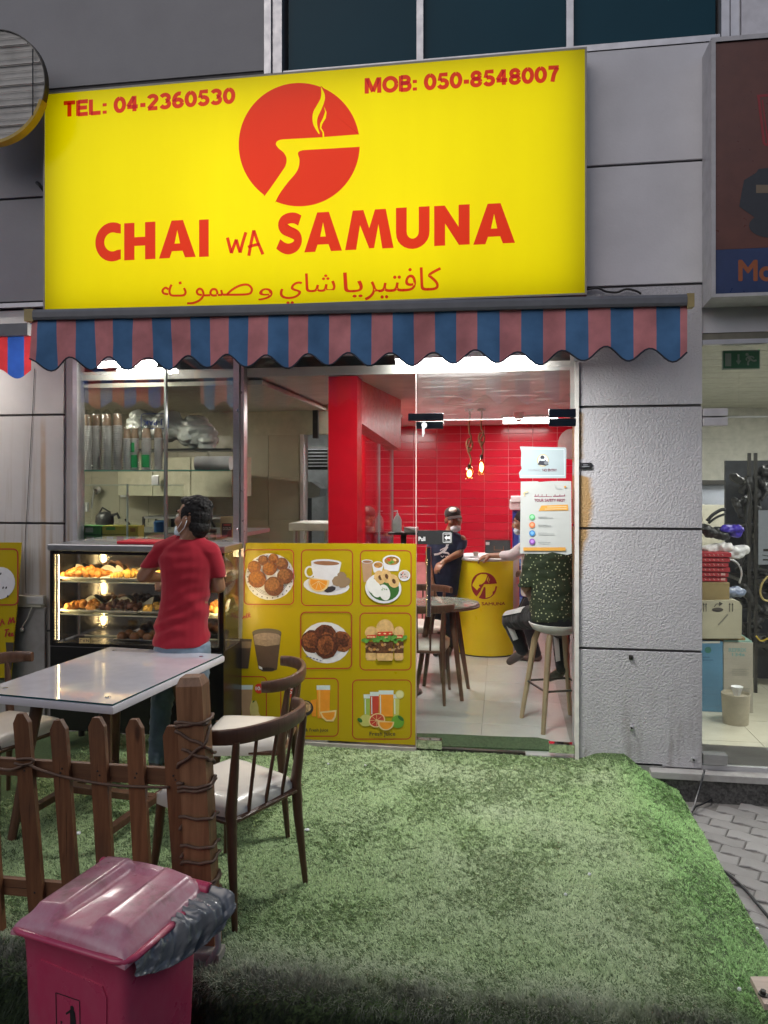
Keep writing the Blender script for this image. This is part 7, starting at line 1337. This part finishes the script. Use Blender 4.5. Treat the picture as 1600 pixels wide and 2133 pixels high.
def hand_prims(w, d, n, side, curl=.6, k=1.0, spread=.06):
    """wrist, direction, back-of-hand normal, thumb side"""
    d = Vector(d).normalized(); n = Vector(n); n = (n-d*n.dot(d)).normalized(); s = d.cross(n)*side; w = Vector(w); pr = [('cap', w-d*.01, .026*k, w+d*.035*k, .027*k)]
    for i, (o_, L_) in enumerate(((.031, .068), (.0105, .076), (-.0105, .071), (-.031, .056))):
        kn = w+d*(.088-.006*abs(i-1.2))*k+s*o_*k; pr.append(('cap', w+d*.02*k+s*o_*.6*k, .014*k, kn, .0118*k)); p = kn; a = curl*.55; fd = d+s*(o_*spread*10)
        for seg, fr in enumerate((.48, .3, .24)):
            dd = (fd.normalized()*math.cos(a)-n*math.sin(a)); q = p+dd*L_*fr*k; r0 = (.0098, .0088, .0078)[seg]*k; pr.append(('cap', p, r0, q, r0*.9)); p = q; a += curl*.9
    th = w+d*.025*k+s*.03*k-n*.006; t1 = th+(d*.6+s*.75-n*.25).normalized()*.042*k; t2 = t1+(d*.95+s*.1-n*.45).normalized()*.032*k; pr += [('cap', w+d*.012*k, .018*k, th, .0145*k), ('cap', th, .0145*k, t1, .0115*k), ('cap', t1, .0112*k, t2, .0092*k)]
    return pr
def wrinkle(amp, fr, stretch=(1, 1, 1), seed=0):
    def f(p, n): q = Vector((p.x*stretch[0], p.y*stretch[1], p.z*stretch[2]))*fr+Vector((seed, seed*2, seed*3)); return p+n*amp*(noise.noise(q)+.5*noise.noise(q*2.1))
    return f
def hairdo(prims, vox, name, par, amp=.006, fr=55):
    me = blobmesh(prims, vox, 2); warp(me, lambda p, n: p+n*amp*(noise.noise(p*fr)+.6*noise.noise(p*fr*2.2))); return skin(name, me, M_hair, par)
def Z(py, px, Y): return fz(px, py, Y)
def ring(px, py, Y, hw, ry, dx=0): q = at(px, py, Y); return (q, hw, ry, YAW*.6)

# --- the customer in the red T-shirt at the food display
Y0 = -.62; T = thing('person', 'person in a red T-shirt and blue jeans waiting at the food display with folded arms', 'person', (fx(375, Y0), Y0, 0)); t_ = 4.63
neck = at(392, 1130, Y0); hc = at(401, 1081, Y0+.0); hp, P, HM = head_prims(hc, (-.93, .3, .14), (.05, 0, 1), neck, 1.07)
shL, shR = at(334, 1150, Y0), at(441, 1152, Y0); elL, elR = at(298, 1200, Y0+.02), at(456, 1222, Y0+.06); wrL, wrR = at(352, 1204, Y0+.19), at(352, 1222, Y0+.2)
hpL, hpR = at(353, 1350, Y0), at(408, 1352, Y0); knL, knR = at(337, 1468, Y0+.03), at(410, 1468, Y0+.02); anL, anR = at(326, 1585, Y0+.0), at(408, 1590, Y0+.02); anL.z = anR.z = .075
body = hp+[('loft', [ring(378, 1352, Y0, .15, .1), ring(379, 1300, Y0, .145, .09), ring(388, 1240, Y0, .135, .085), ring(390, 1180, Y0, .155, .095), ring(391, 1155, Y0, .15, .08), ring(391, 1136, Y0, .07, .06), ring(392, 1122, Y0, .06, .055)]),
 ('cap', shL, .044, elL, .041), ('cap', elL, .04, wrL, .027), ('cap', shR, .044, elR, .041), ('cap', elR, .04, wrR, .028), ('cap', hpL, .08, knL, .055), ('cap', knL, .053, anL, .035), ('cap', hpR, .08, knR, .055), ('cap', knR, .053, anR, .035)]
body += hand_prims(wrL, (.9, .3, -.1), (0, -1, .2), -1, 1.0)+hand_prims(wrR, (-1, .12, .1), (.0, -1, .3), 1, 1.45)
for an in (anL, anR): body += [('cap', an+Vector((0, 0, -.03)), .035, an+Vector((-.03, .13, -.05)), .022)]
bd = skin('body', blobmesh(body, .005, 6), M_skin, T); eyes(P, bd, HM, 1.07)
hairp = [('ell', P(0, -.03, .058), (.080, .094, .078), HM), ('ell', P(0, -.045, .03), (.079, .081, .086), HM), ('ell', P(0, -.058, -.03), (.074, .062, .06), HM), ('ell', P(0, -.06, -.07), (.052, .04, .03), HM), ('ell', P(0, .04, .095), (.055, .045, .03), HM)]
for k in range(150):
    a, e_ = random.uniform(0, 6.28), random.uniform(.35, 1.5); q = P(.075*math.cos(a)*math.cos(e_), -.03+.088*math.sin(a)*math.cos(e_), .058+.074*math.sin(e_)); hairp.append(('ell', q, (.010, .010, .009)))
for sd in (-1, 1): hairp.append(('ell', P(sd*.071, -.002, .03), (.012, .032, .05), HM))
hairdo(hairp, .0045, 'hair', bd, .0035, 90)
M_tee = cloth('red_cotton', (.27, .012, .024))
tee = [('loft', [ring(378, 1343, Y0, .168, .118), ring(378, 1325, Y0, .165, .115), ring(379, 1295, Y0, .157, .108), ring(386, 1250, Y0, .143, .1), ring(389, 1215, Y0, .15, .105), ring(391, 1180, Y0, .165, .108), ring(390, 1158, Y0, .17, .1), ring(391, 1140, Y0, .14, .088), ring(392, 1128, Y0, .085, .072), ring(392, 1121, Y0, .06, .062)]),
 ('loft', [(shL+(elL-shL)*.62, .058, .058), (shL+(elL-shL)*.35, .063, .063), (shL+Vector((.01, 0, .012)), .062, .062), (shL+Vector((.06, 0, .035)), .05, .05)]), ('loft', [(shR+(elR-shR)*.72, .053, .055), (shR+(elR-shR)*.4, .06, .06), (shR+Vector((-.008, 0, .012)), .062, .062), (shR+Vector((-.06, 0, .035)), .05, .05)])]
tee += [('cap', shL+Vector((.005, 0, .006)), .06, at(370, 1134, Y0), .058), ('cap', shR+Vector((-.005, 0, .006)), .06, at(412, 1134, Y0), .058)]; me = blobmesh(tee, .006, 14)
zlow = at(380, 1300, Y0).z
def teewr(p, n):
    k = max(0, 1-abs(p.z-zlow)/.22); d = p.x+p.z*.9; d2 = p.x*.6-p.z*1.6
    return p+n*((.25+k)*(.010*math.sin(d*40+4*noise.noise(p*6))*max(0, noise.noise(p*5+Vector((2, 2, 2)))+.35)+.011*math.sin(d2*52+4*noise.noise(p*5))*max(0, noise.noise(p*4)+.3))+.004*noise.noise(Vector((p.x*5, p.y*5, p.z*11))))
warp(me, teewr); skin('t_shirt', me, M_tee, T)
M_jean = cloth('blue_denim', (.13, .175, .225), .8, 500, .35)
jean = [('loft', [ring(380, 1362, Y0, .155, .112), ring(379, 1345, Y0, .158, .112), ring(379, 1326, Y0, .152, .105)]), ('cap', hpL, .092, knL, .066), ('cap', knL, .065, anL+Vector((0, 0, .0)), .05), ('cap', hpR, .092, knR, .066), ('cap', knR, .065, anR, .05)]
me = blobmesh(jean, .007, 5); warp(me, wrinkle(.006, 16, (1, 1, 1.8), 2)); skin('jeans', me, M_jean, T)
M_shoe = mat('dark_shoe', (.03, .025, .022), .5)
for an in (anL, anR): me = blobmesh([('cap', an+Vector((0, -.02, -.03)), .04, an+Vector((-.035, .16, -.045)), .03), ('loft', [(Vector((an.x-.015, an.y+.06, .004)), .045, .13, .2), (Vector((an.x-.015, an.y+.06, .03)), .044, .125, .2)])], .006, 3); skin('shoe', me, M_shoe, T)
me = blobmesh([('ell', P(0, .07, -.088), (.046, .04, .034), HM), ('ell', P(0, .085, -.075), (.03, .03, .03), HM)], .005, 3); skin('face_mask', me, M_mask, T)
b = B(); b.tube([P(-.045, .07, -.075), P(-.07, .03, -.045), P(-.083, -.005, -.0), P(-.086, -.03, .012)], .0022, 5); b.tube([P(-.045, .06, -.105), P(-.07, .02, -.08), P(-.084, -.02, -.045), P(-.086, -.035, .0)], .0022, 5); obj('mask_loop', b, flat('loop_white', (.65, .68, .72)), T, True)

# --- the cashier in navy
Y0 = 2.86; T = thing('person', 'cashier in a dark cap and navy T-shirt leaning on the yellow counter', 'person', (fx(925, Y0), Y0, 0))
neck = at(938, 1110, Y0); hc = at(945, 1082, Y0-.04); hp, P, HM = head_prims(hc, (.22, -.96, -.12), (-.16, 0, 1), neck, 1.02)
shL, shR = at(905, 1118, Y0), at(962, 1124, Y0); elR, wrR = at(957, 1160, Y0-.06), at(925, 1172, Y0-.2); elL, wrL = at(893, 1172, Y0-.05), at(900, 1215, Y0-.14)
elR.z = CH+.075; wrR.z = CH+.0
hpL, hpR = at(910, 1232, Y0+.02), at(935, 1232, Y0+.02); kn = [Vector((h.x, h.y-.03, .48)) for h in (hpL, hpR)]; an = [Vector((h.x, h.y, .07)) for h in (hpL, hpR)]
body = hp+[('loft', [ring(922, 1236, Y0, .15, .1), ring(925, 1195, Y0, .14, .09), ring(932, 1150, Y0, .155, .1), ring(935, 1125, Y0, .155, .085), ring(937, 1112, Y0, .08, .06)]), ('cap', shR, .048, elR, .04), ('cap', elR, .039, wrR, .027), ('cap', shL, .048, elL, .04), ('cap', elL, .039, wrL, .027)]+hand_prims(wrR, (-.6, -.5, -.6), (-.3, -.6, .7), 1, .5)+hand_prims(wrL, (.1, -.2, -1), (-.5, -1, 0), -1, .5)
for h, k_, a_ in zip((hpL, hpR), kn, an): body += [('cap', h, .08, k_, .055), ('cap', k_, .053, a_, .036), ('cap', a_+Vector((0, 0, -.03)), .035, a_+Vector((0, -.13, -.045)), .024)]
bd = skin('body', blobmesh(body, .0065, 5), M_skin, T); eyes(P, bd, HM)
hairdo([('ell', P(0, -.025, .03), (.082, .09, .075), HM)], .008, 'hair', bd, .003)
M_navy = cloth('navy_cotton', (.018, .024, .05)); tee = [('loft', [ring(920, 1240, Y0, .165, .115), ring(925, 1195, Y0, .16, .108), ring(931, 1150, Y0, .175, .115), ring(934, 1125, Y0, .172, .1), ring(937, 1113, Y0, .11, .08), ring(938, 1107, Y0, .062, .06)]), ('loft', [(shR+(elR-shR)*.72, .055, .055), (shR+(elR-shR)*.3, .062, .062), (shR, .06, .06)]), ('loft', [(shL+(elL-shL)*.7, .055, .055), (shL+(elL-shL)*.3, .062, .062), (shL, .06, .06)])]
me = blobmesh(tee, .009, 5); warp(me, wrinkle(.006, 12)); skin('t_shirt', me, M_navy, T)
pr = Print(Y0-.135, 820, 1000, 3.555); wj = flat('white_tee_print', (.7, .7, .7))
pr.line([(415, 462), (398, 488)], 9, wj); pr.ell(396, 482, 9, 9, wj, n=10); pr.line([(398, 490), (378, 520), (360, 536)], 20, wj); pr.line([(385, 500), (352, 515), (345, 522)], 8, wj); pr.line([(362, 532), (330, 548), (300, 552)], 14, wj); pr.line([(372, 536), (402, 540), (412, 552)], 13, wj); pr.line([(350, 560), (360, 572), (372, 560)], 5, wj); pr.line([(380, 562), (392, 572), (398, 560)], 5, wj); pr.end('leaping_figure_print', T)
me = blobmesh([('cap', h, .09, k_, .068) for h, k_ in zip((hpL, hpR), kn)]+[('cap', k_, .066, a_, .05) for k_, a_ in zip(kn, an)]+[('loft', [ring(922, 1240, Y0, .155, .11), ring(922, 1225, Y0, .15, .1)])], .01, 4); skin('trousers', me, cloth('black_trousers', (.015, .017, .022)), T)
for a_ in an: me = blobmesh([('cap', a_+Vector((0, .02, -.03)), .04, a_+Vector((0, -.16, -.04)), .032)], .008, 2); skin('shoe', me, M_shoe, T)
me = blobmesh([('ell', P(0, -.015, .065), (.086, .1, .065), HM)], .006, 2); cp = skin('cap', me, cloth('dark_cap', (.03, .022, .02)), T); me = blobmesh([('ell', P(0, .03, .098), (.045, .055, .03), HM)], .006, 2); skin('cap_front', me, cloth('white_cap', (.6, .57, .52)), cp)
b = B(); b.sheet(lambda u, v: P((u-.5)*.14, .07+.07*v*(1-(2*u-1)**2*.6), .055-.02*v-.012*(2*u-1)**2), 10, 5, (0, 0, -.004)); obj('peak', b, cloth('dark_peak', (.03, .02, .018)), cp, True)
me = blobmesh([('ell', P(0, .058, -.078), (.056, .05, .042), HM), ('ell', P(0, .08, -.068), (.036, .036, .036), HM)], .006, 3); skin('face_mask', me, M_mask, T); b = B(); b.tube([P(-.052, .06, -.06), P(-.076, .02, -.03), P(-.082, -.01, .01)], .0025, 5); obj('mask_loop', b, flat('loop_white2', (.65, .68, .72)), T, True)

# --- the customer in a white shirt behind the notice
Y0 = 2.75; T = thing('person', 'person in a white shirt reaching onto the yellow counter, half hidden by the notice', 'person', (fx(1120, Y0), Y0, 0))
neck = at(1100, 1118, Y0); hc = at(1090, 1088, Y0-.02); hp, P, HM = head_prims(hc, (-.98, .1, -.12), (0, 0, 1), neck, 1.0); shL, shR = at(1092, 1140, Y0-.14), at(1118, 1138, Y0+.14); elL, wrL = at(1066, 1166, Y0-.12), at(1022, 1164, Y0-.02); elL.z, wrL.z = CH+.075, CH+.06; elR, wrR = at(1100, 1190, Y0+.2), at(1062, 1200, Y0+.2)
sh = [(at(1112, y, Y0), rx, ry) for y, rx, ry in ((1240, .11, .15), (1195, .105, .15), (1150, .11, .165), (1130, .095, .15), (1120, .055, .07))]
kn = [Vector((at(1112, 1240, Y0).x-.1, Y0+s_*.09, .45)) for s_ in (-1, 1)]; an = [Vector((k_.x+.12, k_.y, .07)) for k_ in kn]; hpp = [Vector((sh[0][0].x, Y0+s_*.09, sh[0][0].z-.02)) for s_ in (-1, 1)]
body = hp+[('loft', sh), ('cap', shL, .048, elL, .04), ('cap', elL, .038, wrL, .026), ('cap', shR, .048, elR, .04), ('cap', elR, .038, wrR, .026)]+hand_prims(wrL, (-1, .15, -.25), (0, -.3, 1), -1, .55)+hand_prims(wrR, (-1, 0, -.2), (0, .3, 1), 1, .5)
for h, k_, a_ in zip(hpp, kn, an): body += [('cap', h, .08, k_, .055), ('cap', k_, .053, a_, .036), ('cap', a_+Vector((0, 0, -.03)), .035, a_+Vector((-.13, 0, -.045)), .024)]
bd = skin('body', blobmesh(body, .007, 4), M_skin2, T); eyes(P, bd, HM); hairdo([('ell', P(0, -.02, .045), (.086, .098, .082), HM), ('ell', P(0, -.05, -.02), (.075, .07, .07), HM)], .008, 'hair', bd, .004)
tee = [('loft', [(c_, rx+.018, ry+.018) for c_, rx, ry in sh]), ('cap', shL, .062, elL, .055), ('cap', elL, .052, elL.lerp(wrL, .4), .045), ('cap', shR, .062, elR, .055)]; me = blobmesh(tee, .009, 4); warp(me, wrinkle(.007, 14, (1, 1, 1), 4)); skin('shirt', me, cloth('white_shirt', (.58, .55, .56)), T)
me = blobmesh([('cap', h, .09, k_, .068) for h, k_ in zip(hpp, kn)]+[('cap', k_, .066, a_, .05) for k_, a_ in zip(kn, an)], .01, 3); skin('trousers', me, cloth('dark_trousers', (.02, .02, .024)), T)
me = blobmesh([('ell', P(0, .058, -.078), (.056, .05, .042), HM)], .006, 2); skin('face_mask', me, M_mask, T)
for a_ in an: me = blobmesh([('cap', a_+Vector((.02, 0, -.03)), .04, a_+Vector((-.16, 0, -.04)), .03)], .008, 2); skin('shoe', me, mat('brown_shoe', (.1, .065, .05), .5), T)

# --- the customer on the bar stool
Y0 = .72; T = thing('person', 'person in a dark green dotted shirt and striped track trousers on the bar stool', 'person', (fx(1155, Y0), Y0, .75))
X_ = 1152; neck = at(X_+2, 1118, Y0+.02); hc = at(X_-2, 1078, Y0+.04); hp, P, HM = head_prims(hc, (-.55, .83, -.1), (0, 0, 1), neck, 1.0); shL, shR = at(1113, 1150, Y0+.0), at(1190, 1150, Y0+.04); elL, wrL = at(1096, 1222, Y0-.0), at(1104, 1240, Y0+.24); elR, wrR = at(1200, 1225, Y0+.05), at(1170, 1240, Y0+.3)
to = [(at(px, y, Y0), rx, ry, YAW) for px, y, rx, ry in ((1152, 1292, .17, .135), (1152, 1262, .17, .125), (1152, 1215, .155, .112), (1152, 1172, .17, .11), (1152, 1148, .16, .1), (1153, 1130, .1, .08), (1154, 1120, .06, .06))]
hL, hR = at(1128, 1283, Y0), at(1170, 1285, Y0); kL, kR = at(1064, 1292, Y0+.4), at(1168, 1316, Y0+.4); aL, aR = at(1088, 1352, Y0+.38), at(1172, 1392, Y0+.2); fL, fR = at(1062, 1378, Y0+.44), at(1146, 1412, Y0+.30)
body = hp+[('loft', [(c_, rx-.018, ry-.018, y_) for c_, rx, ry, y_ in to]), ('cap', shL, .048, elL, .041), ('cap', elL, .04, wrL, .028), ('cap', shR, .048, elR, .041), ('cap', elR, .04, wrR, .028), ('cap', hL, .08, kL, .056), ('cap', kL, .054, aL, .036), ('cap', hR, .08, kR, .056), ('cap', kR, .054, aR, .036), ('cap', aL, .034, fL, .022), ('cap', aR, .034, fR, .022)]+hand_prims(wrL, (.7, .6, -.2), (-.3, .2, 1), -1, .6)+hand_prims(wrR, (-.8, .5, -.2), (.3, .2, 1), 1, .6)
bd = skin('body', blobmesh(body, .0065, 5), M_skin2, T); eyes(P, bd, HM); hairdo([('ell', P(0, -.02, .045), (.086, .098, .082), HM), ('ell', P(0, -.05, -.02), (.075, .07, .07), HM)], .008, 'hair', bd, .004)
m, t, p, o = nodes('dotted_green'); vo = N(t, 'ShaderNodeTexVoronoi', Scale=42, Randomness=.75); t.links.new(pos(t), vo.inputs['Vector']); c = mix(t, ramp(t, vo.outputs['Distance'], [(.2, (1,)*3), (.27, (0,)*3)]), ramp(t, nz(t, 8), [(.3, (.02, .032, .014)), (.7, (.035, .05, .022))]), (.5, .5, .3)); t.links.new(c, p.inputs['Base Color']); p.inputs['Roughness'].default_value = .8
tee = [('loft', to), ('loft', [(elL+Vector((0, 0, -.0)), .058, .06), (shL.lerp(elL, .5), .062, .062), (shL, .064, .064), (shL+Vector((.05, 0, .03)), .05, .05)]), ('cap', shR, .063, elR, .058)]; me = blobmesh(tee, .008, 5); warp(me, wrinkle(.009, 11, (1, 1, 1.6), 6)); skin('shirt', me, m, T)
tr = [('cap', hL, .098, kL, .075), ('cap', kL, .072, aL, .052), ('cap', hR, .098, kR, .075), ('cap', kR, .072, aR, .052), ('loft', [(to[0][0]+Vector((0, 0, -.03)), .165, .13), (to[0][0]+Vector((0, 0, .03)), .16, .125)])]; me = blobmesh(tr, .009, 4); warp(me, wrinkle(.006, 16, (1, 1, 1), 9)); skin('trousers', me, cloth('black_track', (.014, .015, .017)), T)
M_str = cloth('white_stripe', (.5, .5, .5))
def stripe_on(p0, r0, p1, r1, side):
    d = (p1-p0).normalized(); s = (Vector(side)-d*Vector(side).dot(d)).normalized(); x = d.cross(s); b = B(); n = 10; vs = []
    for i in range(n+1):
        q = p0.lerp(p1, i/n); r_ = r0+(r1-r0)*i/n+.007
        for a in (-.32, -.1, .1, .32): vs.append(q+s*r_*math.cos(a)+x*r_*math.sin(a))
    fs = [(i*4+j, i*4+j+1, (i+1)*4+j+1, (i+1)*4+j) for i in range(n) for j in range(3)]; b.add(vs, fs); return b
b = stripe_on(hL.lerp(kL, .3), .09, hL.lerp(kL, .97), .076, (-.2, -.8, .7)); obj('leg_stripe', b, M_str, T, True); b = stripe_on(kL.lerp(aL, .05), .073, kL.lerp(aL, .62), .062, (-.25, -1, -.1)); obj('leg_stripe', b, M_str, T, True); b = stripe_on(kR.lerp(aR, .1), .07, kR.lerp(aR, .9), .054, (-.55, -1, 0)); obj('leg_stripe', b, M_str, T, True)
for a_, f_ in ((aL, fL), (aR, fR)): me = blobmesh([('cap', a_+(f_-a_)*.25+Vector((0, 0, -.02)), .04, f_, .03)], .007, 2); skin('shoe', me, mat('taupe_shoe', (.09, .07, .065), .5) if a_ is aL else M_shoe, T)
